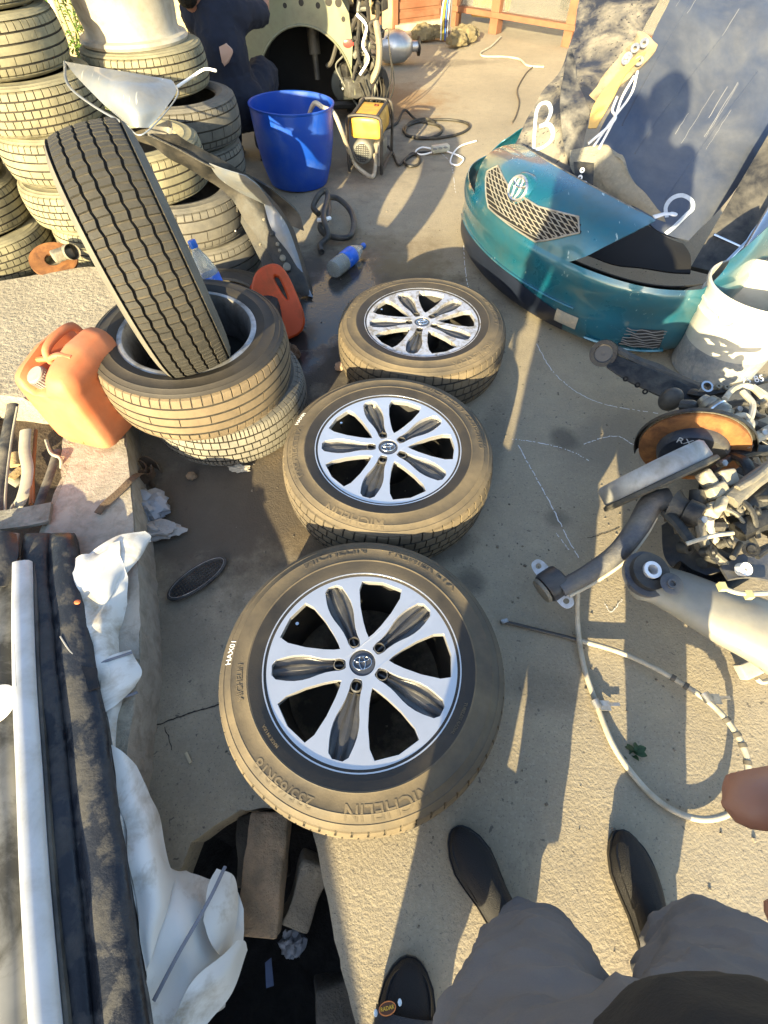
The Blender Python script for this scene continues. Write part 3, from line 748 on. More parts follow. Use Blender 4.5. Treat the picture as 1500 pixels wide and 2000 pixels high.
def small_can():
    # lies tilted against the fender, handle loop on its upper side
    p0 = at(578, 672, 0.0)
    root = empty('jerrycan', (0, 0, 0), (0, 0, 0), 'bright orange-red jerrycan with a moulded handle hole below the fender tip', 'jerrycan')
    zax = Vector((-0.12, 0.16, 0.30)).normalized()
    M3 = frame_from(zax, (0.95, 0.25, 0.1)); root.matrix_world = T(p0 + Vector((-0.03, 0.05, 0.012)), M3)
    W, D, Hh = 0.185, 0.115, 0.30
    # side profile with a hole for the hand
    out = [(-W/2, 0), (W/2, 0), (W/2, Hh*0.78), (W*0.36, Hh), (-W*0.15, Hh), (-W/2, Hh*0.72)]
    hole = [(W*0.20, Hh*0.48), (W*0.36, Hh*0.46), (W*0.36, Hh*0.82), (W*0.24, Hh*0.90), (W*0.10, Hh*0.86)]
    me = curve_fill([densify(chaikin(out, 3), 0.01), densify(chaikin(hole, 2), 0.008)], D/2-0.010, 0.010)
    o = obj('body', me, red_or, root, angle=50); o.matrix_local = Matrix(((1, 0, 0, 0), (0, 0, -1, 0), (0, 1, 0, 0), (0, 0, 0, 1)))
    m = MB(); m.lathe([(0.0, 0.028), (0.02, 0.028), (0.022, 0.0)], 20, T((-W*0.32, 0, Hh*0.80), frame_from((-0.6, 0, 0.8)))); m.build('screw_cap', mat('red cap', (0.45, 0.05, 0.015), 0.5), root)
small_can()

# ------------------------------------------------------------------ bottles
pet = mat('clear bottle plastic', (0.75, 0.8, 0.8), 0.12, trans=0.75, var=0.02, ior=1.3)
label_b = mat('blue bottle label', (0.012, 0.12, 0.62), 0.4, var=0.2, vs_=30, dust=(0.45, 0.5, 0.7), dsc=22, damt=0.22, dsharp=0.05)
blue_cap = mat('blue cap', (0.015, 0.12, 0.55), 0.4)
def bottle(M, lab, water, cap=True, s=1.0):
    root = empty('water_bottle', (0, 0, 0), label=lab, cat='bottle'); root.matrix_world = M
    pr = [(0.0, 0.006), (0.03, 0.0), (0.044, 0.004), (0.047, 0.02), (0.044, 0.05), (0.047, 0.058), (0.044, 0.066), (0.047, 0.074), (0.046, 0.09), (0.046, 0.18), (0.047, 0.19), (0.044, 0.205), (0.032, 0.245), (0.017, 0.275), (0.0135, 0.285), (0.0135, 0.295)]
    m = MB(); m.lathe([(r*s, z*s) for r, z in pr], 28); m.build('body', pet, root)
    m = MB(); m.lathe([(r*s, z*s) for r, z in ((0.0467, 0.105), (0.0473, 0.107), (0.0473, 0.185), (0.0467, 0.187))], 28); m.build('paper_label', label_b, root)
    m = MB(); m.lathe([(0, 0.315*s), (0.0145*s, 0.315*s), (0.0155*s, 0.312*s), (0.0155*s, 0.290*s), (0.0145*s, 0.288*s)], 20); m.build('cap', blue_cap, root)
    if water:
        m = MB(); m.lathe([(r*s*0.965, z*s) for r, z in ((0, 0.012), (0.042, 0.012), (0.0455, 0.03), (0.0455, 0.10), (0.0, 0.10))], 24); m.build('murky_water', mat('murky water', (0.16, 0.16, 0.10), 0.2, trans=0.4), root)
    return root
bottle(T((-0.70, 1.93, 0.155), frame_from((-0.22, 0.15, 0.96))) @ Matrix.Rotation(0.4, 4, 'Z'), 'upright water bottle with blue label wedged behind the open wheel', False, s=1.05)
b2 = at(650, 528, 0.046); b2d = (at(712, 478, 0.046) - b2)
bottle(T(b2, frame_from(b2d)), 'water bottle with blue label lying on the wet ground', True, s=1.02)
# what the first bottle stands on: a tyre lying flat behind the wheel
tyre('c', (-0.78, 2.02, 0.0), 'dark tyre lying flat behind the open wheel, bottle on it', (0, 0), mats=[rubber_c, rubber_g, rubber_c])

# ------------------------------------------------------------------ grey fender leaning on the tyres
fend_c = mat('silver blue car paint', (0.17, 0.20, 0.25), 0.40, 0.3, var=0.08, coat=0.5, dust=(0.26, 0.25, 0.22), dsc=9, damt=0.35, dsharp=0.2, drough=0.7, scratch=((0.45, 0.45, 0.42), (60, 6, 14), 0.66))
fend_d = mat('fender underside', (0.022, 0.023, 0.024), 0.55, 0.2, dust=(0.10, 0.09, 0.075), dsc=14, damt=0.3, dsharp=0.2, bump=0.2, bsc=60)
fend = empty('car_fender', at(600, 575, 0.0), label='silver blue car fender with dark wheel arch leaning on the tyre stack', cat='car fender')
def fpart(name, mb, mats, parent=fend, **k):
    o = mb.build(name, mats, None, **k)
    o.parent = parent; o.matrix_parent_inverse = Matrix.Translation(-Vector(fend.location)); return o
F = lambda x, y, z: at(x, y, z)
# upper blade: curved sheet from the pointed end over the tyre
ctrl = [[F(128, 122, .83), F(230, 140, .86), F(335, 158, .82)],
        [F(150, 150, .82), F(240, 170, .845), F(345, 178, .80)],
        [F(195, 195, .79), F(255, 210, .80), F(325, 210, .775)],
        [F(245, 238, .74), F(265, 248, .745), F(290, 250, .735)]]
m = MB(); sheet(m, surf(ctrl, 8, 6), 0.004); fpart('fender_blade', m, fend_c)
m = MB(); m.tube(cat([F(126, 120, .828), F(133, 165, .80), F(180, 205, .775), F(246, 243, .735)], 8), 0.006, 8, flat=0.5); fpart('blade_flange', m, fend_c)
m = MB(); m.tube(cat([F(246, 243, .737), F(280, 262, .725), F(345, 190, .79), F(338, 160, .818)], 8), 0.0028, 8); fpart('blade_edge', m, fend_c)
# bracket under it
m = MB(); sheet(m, surf([[F(284, 255, .70), F(330, 235, .71), F(338, 255, .70)], [F(300, 275, .66), F(325, 268, .66), F(335, 268, .67)]], 4, 4), 0.003); fpart('bracket', m, mat('primer grey', (0.30, 0.29, 0.26), 0.7, dust=(.2, .17, .13), damt=.4))
# dark arch running down to the ground
ctrl = [[F(275, 262, .705), F(300, 262, .72), F(345, 262, .70)],
        [F(330, 305, .62), F(350, 295, .64), F(395, 292, .62)],
        [F(380, 335, .53), F(405, 325, .56), F(450, 322, .53)],
        [F(440, 375, .42), F(465, 362, .44), F(500, 352, .43)],
        [F(480, 430, .30), F(510, 405, .35), F(540, 385, .33)],
        [F(520, 490, .18), F(550, 465, .22), F(570, 445, .20)],
        [F(560, 545, .07), F(585, 530, .09), F(595, 520, .07)],
        [F(590, 580, .005), F(604, 575, .02), F(610, 570, .005)]]
m = MB(); sheet(m, surf(ctrl, 6, 6), 0.006, wob=0.006, ws=14); fpart('wheel_arch', m, fend_d)
m = MB(); m.tube(cat([F(290, 263, .725), F(350, 292, .652), F(405, 322, .572), F(440, 335, .53), F(462, 338, .50)], 8), 0.007, 6, flat=0.6); fpart('seal_strip', m, mat('cracked rubber seal', (0.10, 0.095, 0.085), 0.9, bump=1, bsc=80))
# painted outer skin that shows as a silver tongue, then a narrow lip to the tip
ctrl = [[F(408, 318, .575), F(440, 330, .56), F(480, 342, .54)], [F(430, 348, .50), F(465, 352, .51), F(505, 362, .49)], [F(470, 375, .42), F(500, 380, .425), F(525, 388, .41)],
        [F(518, 398, .36), F(526, 400, .36), F(535, 404, .355)]]
m = MB(); sheet(m, surf(ctrl, 6, 6), 0.004); fpart('fender_tongue', m, fend_c)
ctrl = [[F(516, 396, .362), F(526, 398, .364), F(536, 404, .358)], [F(528, 440, .28), F(546, 438, .285), F(560, 440, .275)], [F(556, 500, .15), F(572, 498, .155), F(582, 500, .145)], [F(578, 545, .06), F(590, 545, .062), F(596, 548, .055)], [F(600, 578, .012), F(607, 580, .013), F(612, 582, .01)]]
m = MB(); sheet(m, surf(ctrl, 5, 6), 0.004); fpart('fender_lip', m, fend_c)
# lower dark door jamb plate with holes
ctrl = [[F(462, 418, .30), F(490, 400, .335), F(520, 400, .34)], [F(487, 465, .21), F(520, 455, .235), F(545, 450, .24)], [F(515, 520, .11), F(548, 510, .13), F(570, 505, .13)], [F(540, 560, .03), F(575, 555, .04), F(592, 552, .04)]]
m = MB(); sheet(m, surf(ctrl, 6, 6), 0.005); jp = fpart('jamb_plate', m, fend_d)
for (x, y, z, r, c) in ((531, 457, .248, .012, 0), (542, 478, .205, .010, 1), (546, 490, .18, .008, 1), (508, 478, .19, .006, 1), (560, 522, .12, .02, 1), (552, 505, .15, .016, 1), (515, 430, .30, .008, 1), (565, 530, .10, .006, 0)):
    m = MB(); m.lathe([(0, 0.012), (r*0.6, 0.013), (r, 0.010), (r, 0.0)], 16, T(F(x, y, z), frame_from((0.3, -0.6, 0.7)))); fpart('bolt_plug', m, [blackplast, grime_l][c])
# inner liner plate behind
ctrl = [[F(495, 345, .50), F(530, 365, .47)], [F(540, 395, .38), F(580, 410, .35)], [F(570, 440, .28), F(594, 450, .26)]]
m = MB(); sheet(m, surf(ctrl, 6, 6), 0.008); fpart('arch_liner', m, blackplast)
m = MB(); m.tube(cat([F(445, 365, .44), F(462, 400, .36), F(462, 430, .28), F(460, 450, .25)], 6), 0.0022, 6); m.sphere(F(460, 451, .25), 0.006); fpart('dangling_wire', m, steel)
m = MB(); m.tube(cat([F(345, 170, .79), F(375, 150, .78), F(400, 135, .80), F(422, 138, .80)], 6), 0.0055, 8); fpart('bare_cable', m, white_p)
# ------------------------------------------------------------------ teal bumper
teal = mat('teal metallic paint', (0.006, 0.105, 0.165), 0.24, 0.4, var=0.15, vs_=3, coat=1.0, dust=(0.07, 0.12, 0.115), dsc=5, damt=0.26, dsharp=0.25, drough=0.6,
           scratch=((0.36, 0.46, 0.46), (70, 16, 30), 0.685, (0.5, 0.2, 0.4)))
BO = Vector((0.735, 2.45, 0.0)); BL = Vector((0.44, -0.90, 0)).normalized(); BN = Vector((-0.90, -0.44, 0)).normalized()
bump_root = empty('car_bumper', BO, label='scratched teal car front bumper with mesh grille and round emblem', cat='bumper')
CP = [(-0.74, -0.68), (-0.81, -0.34), (-0.70, -0.06), (-0.40, 0.11), (0, 0.17), (0.40, 0.11), (0.70, -0.06), (0.81, -0.34), (0.74, -0.68)]
CPc = cat([Vector((a, b_, 0)) for a, b_ in CP], 24)
def plan(s):
    u = (s+1)/2*(len(CPc)-1); i = min(int(u), len(CPc)-2); f = u-i
    p = CPc[i].lerp(CPc[i+1], f); t = (CPc[min(i+1, len(CPc)-1)]-CPc[max(i-1, 0)]).normalized()
    return p, Vector((-t.y, t.x, 0))       # point, outward normal
def bp(s, z, dn):
    p, n = plan(s); q = p + n*dn
    return BL*q.x + BN*q.y + Vector((0, 0, z))
def prof(keys, k):
    u = k*(len(keys)-1); i = min(int(u), len(keys)-2); c = cat([Vector((a, b_, 0)) for a, b_ in keys], 12)
    j = min(int(k*(len(c)-1)), len(c)-2); f = k*(len(c)-1)-j; p = c[j].lerp(c[j+1], f); return p.x, p.y
LOW = [(0.012, -0.10), (0.035, -0.035), (0.09, -0.005), (0.15, 0.0), (0.20, -0.006), (0.235, -0.004), (0.275, 0.004), (0.318, 0.002), (0.345, -0.008)]
NOSE = [(0.345, -0.008), (0.395, -0.022), (0.45, -0.048), (0.495, -0.09), (0.525, -0.16), (0.540, -0.25)]
WING = [(0.345, -0.008), (0.39, -0.014), (0.44, -0.028), (0.485, -0.05)]
ss = [-1 + 2*k/96 for k in range(97)]
m = MB(); rows = []
for k in range(33):
    z, dn = prof(LOW, k/32); rows.append([bp(s, z + (0.05*max(0, abs(s)-0.82)/0.18 if k < 8 else 0), dn) for s in ss])
sheet(m, rows, -0.004); m.build('bumper_skin', teal, bump_root, angle=60)
m = MB(); rows = []
def sin_(k): return 0.235 + 0.175*k**0.9
for k in range(29):
    kk = k/28; z, dn = prof(NOSE, kk); w = sin_(kk); rows.append([bp(-w + 2*w*j/60, z - 0.05*(abs(-1+2*j/60)**2)*kk, dn) for j in range(61)])
sheet(m, rows, -0.004); nose_o = m.build('nose_panel', teal, bump_root, angle=60)
for sg in (-1, 1):
    m = MB(); rows = []
    for k in range(13):
        kk = k/12; z, dn = prof(WING, kk); a = 0.665 + 0.10*kk
        rows.append([bp(sg*(a + (1-a)*j/16), z - 0.10*(1-j/16)**2*kk*0.6 + 0.02*kk*(j/16), dn) for j in range(17)])
    sheet(m, rows, -0.004*sg if sg > 0 else 0.004); m.build('bumper_wing', teal, bump_root, angle=60)
def npt(s, k, off=0.0):
    z, dn = prof(NOSE, k); z -= 0.05*(s/sin_(k))**2*k
    return bp(s, z, dn+off)
# grille: dark backing, frame, woven bars
GH = [(-0.195, 0.60), (-0.225, 0.44), (-0.115, 0.06), (0.115, 0.06), (0.225, 0.44), (0.195, 0.60), (0.07, 0.47), (-0.07, 0.47)]
gr = empty('grille'); gr.parent = bump_root
def inpoly(p, poly):
    c = False; n = len(poly)
    for i in range(n):
        (x1, y1), (x2, y2) = poly[i], poly[(i+1) % n]
        if (y1 > p[1]) != (y2 > p[1]) and p[0] < (x2-x1)*(p[1]-y1)/(y2-y1)+x1: c = not c
    return c
m = MB()
gs = [-0.24+0.48*i/40 for i in range(41)]; gk = [0.04+0.58*i/26 for i in range(27)]
for i in range(40):
    for j in range(26):
        if inpoly(((gs[i]+gs[i+1])/2, (gk[j]+gk[j+1])/2), GH):
            m.add([npt(gs[i], gk[j], .0080), npt(gs[i+1], gk[j], .0080), npt(gs[i+1], gk[j+1], .0080), npt(gs[i], gk[j+1], .0080)], [(0, 1, 2, 3)])
m.build('grille_backing', mat('deep black', (0.006, 0.006, 0.007), 0.9), gr)
m = MB(); m.tube([npt(s, k, 0.0105) for s, k in densify(GH, 0.02)] + [npt(*GH[0], 0.0105)], 0.004, 8); m.build('grille_frame', mat('dull grille silver', (0.24, 0.24, 0.23), 0.4, 0.4, dust=(0.26, 0.23, 0.18), damt=0.35, dsc=20), gr)
bar_m = mat('dull grille bars', (0.22, 0.22, 0.20), 0.55, 0.2, dust=(0.29, 0.26, 0.20), damt=0.4, dsc=25)
for (dx, dy, cnt) in ((0.9, 0.30, 15), (0.9, -0.95, 24)):
    for q in range(cnt):
        # parallel lines in grille coordinates, clipped to the opening
        if dy > 0: s0, k0 = -0.25, -0.02 + q*0.062 - 0.10
        else: s0, k0 = -0.25 + (q-2)*0.030, 0.62
        seg = []; runs = []
        for r_ in range(121):
            t = r_/120*0.85
            s = s0 + dx*t*0.6 if dy > 0 else s0 + 0.30*t
            k = k0 + dy*t*0.6
            if inpoly((s, k), GH): seg.append((s, k))
            else:
                if len(seg) > 3: runs.append(seg)
                seg = []
        if len(seg) > 3: runs.append(seg)
        for sg in runs:
            st_ = max(1, len(sg)//6); pts = sg[::st_] + [sg[-1]]
            m = MB(); m.tube([npt(s, k, 0.0108) for s, k in pts], 0.0022 if dy > 0 else 0.0026, 6, flat=0.8); m.build('grille_bar', bar_m, gr)
# emblem
c = npt(-0.03, 0.54, 0.022); nrm = (npt(-0.03, 0.54, 0.05)-npt(-0.03, 0.54, 0.0)).normalized() + Vector((0, 0, 0.45))
Me = T(c, frame_from(nrm, BL))
em = empty('emblem'); em.parent = bump_root
m = MB(); m.lathe([(0.070, -0.045), (0.066, -0.006), (0.060, 0.0), (0, 0.002)], 40, Me); m.build('boss', teal, em)
def ellt(mb, rx, ry, cyy, rad, flat=0.6): mb.tube([Me @ Vector((rx*math.cos(q), cyy+ry*math.sin(q), 0.004)) for q in [2*math.pi*k/40 for k in range(41)]], rad, 8, caps=False, up=Me.to_3x3() @ Vector((0, 0, 1)))
for rx, ry, cy_, rd in ((0.060, 0.046, 0, 0.0065), (0.019, 0.0445, 0, 0.006), (0.045, 0.0175, 0.026, 0.006)):
    m = MB(); ellt(m, rx, ry, cy_, rd); m.build('emblem_ring', mat('worn chrome', (0.72, 0.72, 0.72), 0.22, 1.0, dust=(0.45, 0.42, 0.36), damt=0.3, dsc=30), em)
# lower intake, fog recess, brackets
def lpt(s, z, off):
    # surface of the lower skin at height z
    best = min(range(65), key=lambda q: abs(prof(LOW, q/64)[0]-z)); zz_, dn = prof(LOW, best/64)
    return bp(s, z, dn+off)
m = MB(); sheet(m, [[lpt(-0.34+0.62*j/30, 0.045+0.125*i/8*(1-0.35*max(0, (j-20)/10)), 0.0085) for j in range(31)] for i in range(9)], -0.003); m.build('lower_intake', mat('shaded intake navy', (0.010, 0.014, 0.026), 0.4), bump_root)  # shade of the intake put into the dark navy of this slab
m = MB(); m.tube([lpt(-0.36+0.66*j/30, 0.175, 0.008) for j in range(31)], 0.009, 8, flat=0.6); m.build('intake_brow', teal, bump_root)
m = MB(); sheet(m, [[lpt(0.25+0.075*j/8, 0.085+0.06*i/4, 0.010) for j in range(9)] for i in range(5)], -0.004); m.build('tow_cover', mat('dusty plastic cover', (0.20, 0.21, 0.20), 0.7, dust=(0.34, 0.31, 0.24), damt=.5, dsc=20), bump_root)
FG = [(0.47, 0.075), (0.62, 0.085), (0.60, 0.175), (0.52, 0.17)]
m = MB(); sheet(m, [[lpt((FG[0][0]*(1-j/8)+FG[1][0]*j/8)*(1-i/5)+(FG[3][0]*(1-j/8)+FG[2][0]*j/8)*i/5, 0.08+0.092*i/5, 0.0080) for j in range(9)] for i in range(6)], -0.003); fg = m.build('fog_grille', mat('fog grille black', (0.02, 0.022, 0.026), 0.5), bump_root)
for q in range(7):
    m = MB(); m.tube([lpt(0.475+0.135*j/8, 0.085+0.0135*q+0.004*math.sin(j*1.6+q*1.5), 0.0115) for j in range(9)], 0.0025, 6); m.build('fog_grille_bar', mat('fog bars', (0.13, 0.13, 0.13), 0.5), fg)
m = MB(); m.tube([lpt(0.36+0.28*j/16, 0.062, 0.012) for j in range(17)], 0.011, 8, flat=0.7); m.build('fog_brow', teal, bump_root)
z_, d_ = prof(NOSE, 0.97)
for (s, l_) in ((0.395, 0.07), (0.05, 0.055)):
    p = bp(s, z_-0.03, d_); e = p - BN*l_ + BL*0.03 + Vector((0, 0, 0.01))
    m = MB(); m.tube([p, p.lerp(e, .5)+Vector((0, 0, .006)), e], [0.016, 0.012, 0.014], 8, flat=0.2); m.lathe([(0.005, 0.001), (0.016, 0.001), (0.016, -0.003), (0.005, -0.003), (0.005, 0.001)], 20, T(e, frame_from((0, 0, 1)))); m.build('mounting_tab', mat('white tab plastic', (0.55, 0.56, 0.58), 0.5), bump_root)
m = MB(); m.tube([bp(-0.40+0.8*j/40, z_+0.004-0.05*((-1+2*j/40)**2), d_-0.01) for j in range(41)], 0.006, 8, flat=0.6); m.build('hood_seal', mat('grimy seal', (0.05, 0.05, 0.05), 0.8, dust=(.25, .22, .17), damt=.5, dsc=25), bump_root)

for sg in (-1, 1):
    m = MB(); sheet(m, [[bp(sg*(.20+.50*j/16), .10+.235*i/6, -.05-.10*math.sin(math.pi*i/6)) for j in range(17)] for i in range(7)], .004); m.build('headlamp_recess', mat('recess black', (.008, .008, .009), .8), bump_root)
# ------------------------------------------------------------------ panels heaped behind the bumper
def panel(name, ctrl, mats, label, cat_, t=0.006, nu=8, nv=8, wob=0.0, ws=4, parent=None, seed=0):
    m = MB(); sheet(m, surf(ctrl, nu, nv), t, wob=wob, ws=ws, seed=seed)
    o = m.build(name, mats, parent)
    if label: tag(o, label, cat_)
    return o
Y = aty
hood_m = mat('dusty dark blue hood', (0.022, 0.038, 0.085), 0.28, 0.35, var=0.3, vs_=2.5, coat=0.9, dust=(0.16, 0.165, 0.17), dsc=3.0, damt=0.34, dsharp=0.34, drough=0.75)
door_m = mat('filthy dark panel', (0.030, 0.033, 0.045), 0.40, 0.3, var=0.3, vs_=4, dust=(0.28, 0.255, 0.205), dsc=5.5, damt=0.45, dsharp=0.10, drough=0.85, bump=0.3, bsc=25, scratch=((0.03, 0.03, 0.035), (60, 60, 5), 0.62, (0.3, 0.2, 0.6)))
yel = mat('yellowed inner panel', (0.55, 0.36, 0.10), 0.5, var=0.15, dust=(0.33, 0.25, 0.14), dsc=8, damt=0.35)
hd = panel('car_hood', [[Y(1150, 300, 2.78), Y(1225, 380, 2.66), Y(1290, 440, 2.55), Y(1345, 474, 2.47)],
                        [Y(1195, 215, 2.98), Y(1270, 280, 2.88), Y(1340, 330, 2.76), Y(1428, 372, 2.66)],
                        [Y(1265, 90, 3.25), Y(1350, 140, 3.18), Y(1425, 190, 3.06), Y(1512, 245, 2.95)],
                        [Y(1330, -60, 3.60), Y(1420, -50, 3.56), Y(1510, 0, 3.46), Y(1610, 80, 3.32)]], hood_m,
           'dark blue car hood with a chalked loop, leaning behind the bumper', 'car hood', 0.01, 10, 10, wob=0.030, ws=3.2)
def hoodpt(x, y, Yv, off=0.012):
    return Y(x, y, Yv) 
from mathutils.bvhtree import BVHTree
def on_surface(o, pix_list, lift=0.004):
    """points where the sight line through each pixel meets the object, lifted off its surface"""
    bm = bmesh.new(); bm.from_mesh(o.data); bv = BVHTree.FromBMesh(bm); out = []
    org = Vector((0, 0, CAM_H)); inv = o.matrix_world.inverted()
    for x, y in pix_list:
        d = (at(x, y, 0.0 if y > -300 else 0) - org).normalized()
        h = bv.ray_cast(inv @ org, inv.to_3x3() @ d)
        if h[0] is not None:
            nn = h[1] if h[1].dot(d) < 0 else -h[1]
            out.append(o.matrix_world @ (h[0] + nn*lift))
    bm.free(); return out
spray = mat('white spray paint', (0.38, 0.43, 0.50), 0.7, var=0.12, vs_=60)
pts = on_surface(hd, [(x, y) for x, y in [(p.x, p.y) for p in cat([Vector(q+(0,)) for q in ((1302, 425), (1300, 405), (1312, 388), (1332, 382), (1350, 392), (1352, 408), (1340, 420), (1318, 442), (1296, 460))], 6)]], 0.002)
m = MB(); m.tube(pts, 0.010, 8, flat=0.04, up=(0, -0.5, 0.85)); m.build('spray_mark', spray, hd)
for pp in (((1215, 245), (1265, 150), (1350, 0)), ((1240, 300), (1310, 200), (1420, 60)), ((1300, 390), (1390, 260), (1480, 140))):
    pts = on_surface(hd, [(p.x, p.y) for p in cat([Vector(q+(0,)) for q in pp], 10)], 0.0005)
    if len(pts) > 3:
        m = MB(); m.tube(pts, 0.005, 6, flat=0.4); m.build('hood_crease', hood_m, hd)
random.seed(17)
pale_scratch = mat('pale scratch', (0.26, 0.26, 0.26), 0.7)
for k in range(9):
    x0, y0 = random.uniform(1260, 1480), random.uniform(10, 330); L_ = random.uniform(25, 110)
    pts = on_surface(hd, [(x0+L_*.62*t, y0-L_*t+random.uniform(-1.5, 1.5)) for t in [q/8 for q in range(9)]], 0.0006)
    if len(pts) > 4:
        m = MB(); m.tube(pts, random.uniform(.0005, .0011), 5, flat=.3); m.build('hood_scratch', pale_scratch, hd)
pb = panel('car_door_skin', [[Y(1000, 288, 3.00), Y(1060, 318, 2.88), Y(1122, 350, 2.76)],
                             [Y(1052, 195, 3.22), Y(1095, 215, 3.08), Y(1140, 245, 2.94)],
                             [Y(1110, 95, 3.50), Y(1165, 110, 3.38), Y(1215, 130, 3.24)],
                             [Y(1145, -60, 4.0), Y(1230, -60, 3.85), Y(1320, -60, 3.75)]], door_m, 'filthy dark door skin with a letter B sprayed in white', 'car panel', 0.008, 10, 12, wob=0.014, ws=6, seed=3)
pts1 = on_surface(pb, [(p.x, p.y) for p in cat([Vector(q+(0,)) for q in ((1043, 292), (1045, 255), (1048, 222), (1056, 205), (1070, 203), (1076, 218), (1068, 238), (1054, 247))], 5)], 0.002)
pts2 = on_surface(pb, [(p.x, p.y) for p in cat([Vector(q+(0,)) for q in ((1054, 247), (1072, 244), (1080, 258), (1076, 275), (1060, 288), (1046, 293))], 5)], 0.002)
for q in (pts1, pts2):
    if len(q) > 3:
        m = MB(); m.tube(q, 0.0105, 8, flat=0.04, up=(0, -0.6, 0.8)); m.build('sprayed_letter', spray, pb)
panel('plastic_liner', [[Y(1112, 340, 2.80), Y(1122, 352, 2.76)], [Y(1092, 215, 2.98), Y(1150, 225, 2.92)], [Y(1100, 150, 3.18), Y(1135, 180, 3.08)], [Y(1111, 92, 3.32), Y(1117, 95, 3.31)]],
      mat('glossy black liner', (0.012, 0.014, 0.02), 0.3, dust=(0.18, 0.17, 0.15), dsc=9, damt=0.4, bump=0.4, bsc=20), 'black spiky plastic liner leaning on the lettered door skin', 'car panel', 0.006, 8, 8, wob=0.012, ws=9, seed=5)
yr = empty('inner_panel', Y(1150, 250, 2.85), label='yellowed inner body panel with bolted bracket between the dark panels', cat='car panel')
def ypart(name, mb, mats): 
    o = mb.build(name, mats, None); o.parent = yr; o.matrix_parent_inverse = Matrix.Translation(-Vector(yr.location)); return o
m = MB(); sheet(m, surf([[Y(1148, 250, 2.86), Y(1165, 250, 2.84)], [Y(1160, 205, 2.92), Y(1195, 195, 2.89)], [Y(1200, 150, 3.02), Y(1222, 145, 3.0)], [Y(1245, 105, 3.1), Y(1262, 100, 3.08)]], 6, 8), 0.006); ypart('yellow_sheet', m, yel)
m = MB(); sheet(m, surf([[Y(1155, 180, 2.97), Y(1165, 195, 2.95), Y(1172, 200, 2.93)], [Y(1195, 128, 3.10), Y(1215, 138, 3.08), Y(1232, 150, 3.05)], [Y(1238, 78, 3.20), Y(1258, 92, 3.18), Y(1272, 110, 3.14)], [Y(1248, 60, 3.24), Y(1268, 70, 3.22), Y(1285, 85, 3.18)]], 6, 8), 0.012, wob=0.01, ws=14); ypart('bracket_rail', m, mat('tan rail', (0.30, 0.24, 0.15), 0.7, dust=(.12, .10, .07), damt=.45, dsc=10))
for (x, y, yy) in ((1258, 85, 3.14), (1248, 120, 3.06), (1226, 112, 3.1), (1222, 118, 3.08), (1240, 95, 3.14)):
    m = MB(); m.lathe([(0.008, 0.0), (0.02, 0.0), (0.02, 0.006), (0.008, 0.006), (0.008, 0.0)], 16, T(Y(x, y, yy), frame_from((-0.3, -0.7, 0.6)))); ypart('bolt_eye', m, steel)
for k, pp in enumerate((((1245, 140), (1232, 185), (1195, 235), (1160, 285)), ((1238, 150), (1215, 190), (1200, 232), (1170, 290)), ((1205, 190), (1196, 215), (1200, 235), (1150, 280)))):
    m = MB(); m.tube(cat([Y(x, y, 2.96-0.09*i-0.03*k) for i, (x, y) in enumerate(pp)], 8), 0.0055, 8); o = m.build('white_cable', white_p, None)
    tag(o, ['long white cable draped down over the hood edge', 'white cable running between its two neighbours to the felt mat', 'short forked white cable at the yellow sheet'][k], 'cable', 'white cables on the panels')
# felt mat and bracket under the hood
panel('felt_mat', [[Y(1115, 300, 2.82), Y(1180, 285, 2.76), Y(1215, 300, 2.68)], [Y(1125, 345, 2.74), Y(1185, 345, 2.66), Y(1250, 370, 2.58)], [Y(1180, 372, 2.66), Y(1235, 400, 2.56), Y(1300, 430, 2.45)]],
      mat('grey felt', (0.17, 0.165, 0.14), 1.0, dust=(0.26, 0.24, 0.19), damt=.5, dsc=18, bump=0.8, bsc=60), 'grey felt sound mat below the hood', 'mat', 0.02, 8, 8, wob=0.015, ws=10)
br = empty('hinge_bracket', Y(1137, 345, 2.62), label='black flat bracket with bolt holes standing behind the bumper edge', cat='bracket')
m = MB(); sheet(m, surf([[Y(1120, 318, 2.68), Y(1160, 322, 2.64)], [Y(1124, 355, 2.60), Y(1158, 362, 2.56)]], 6, 6), 0.008); o = m.build('plate', grime, None); o.parent = br; o.matrix_parent_inverse = Matrix.Translation(-Vector(br.location))
for (x, y) in ((1137, 333), (1133, 347), (1152, 355)):
    m = MB(); m.lathe([(0.004, 0.004), (0.011, 0.004), (0.011, 0.0), (0.004, 0.0), (0.004, 0.004)], 14, T(Y(x, y, 2.60), frame_from((-0.3, -0.8, 0.5)))); o = m.build('bolt_hole', white_p, None); o.parent = br; o.matrix_parent_inverse = Matrix.Translation(-Vector(br.location))
panel('arch_liner', [[Y(1165, 375, 2.55), Y(1240, 425, 2.45), Y(1330, 478, 2.38)], [Y(1150, 440, 2.44), Y(1240, 470, 2.36), Y(1345, 500, 2.26)], [Y(1130, 500, 2.34), Y(1240, 520, 2.22), Y(1350, 530, 2.15)]],
      mat('matt black liner', (.006, .006, .007), .85), 'black wheel arch liner lying inside the bumper', 'car panel', 0.008, 8, 8, wob=0.02, ws=6)
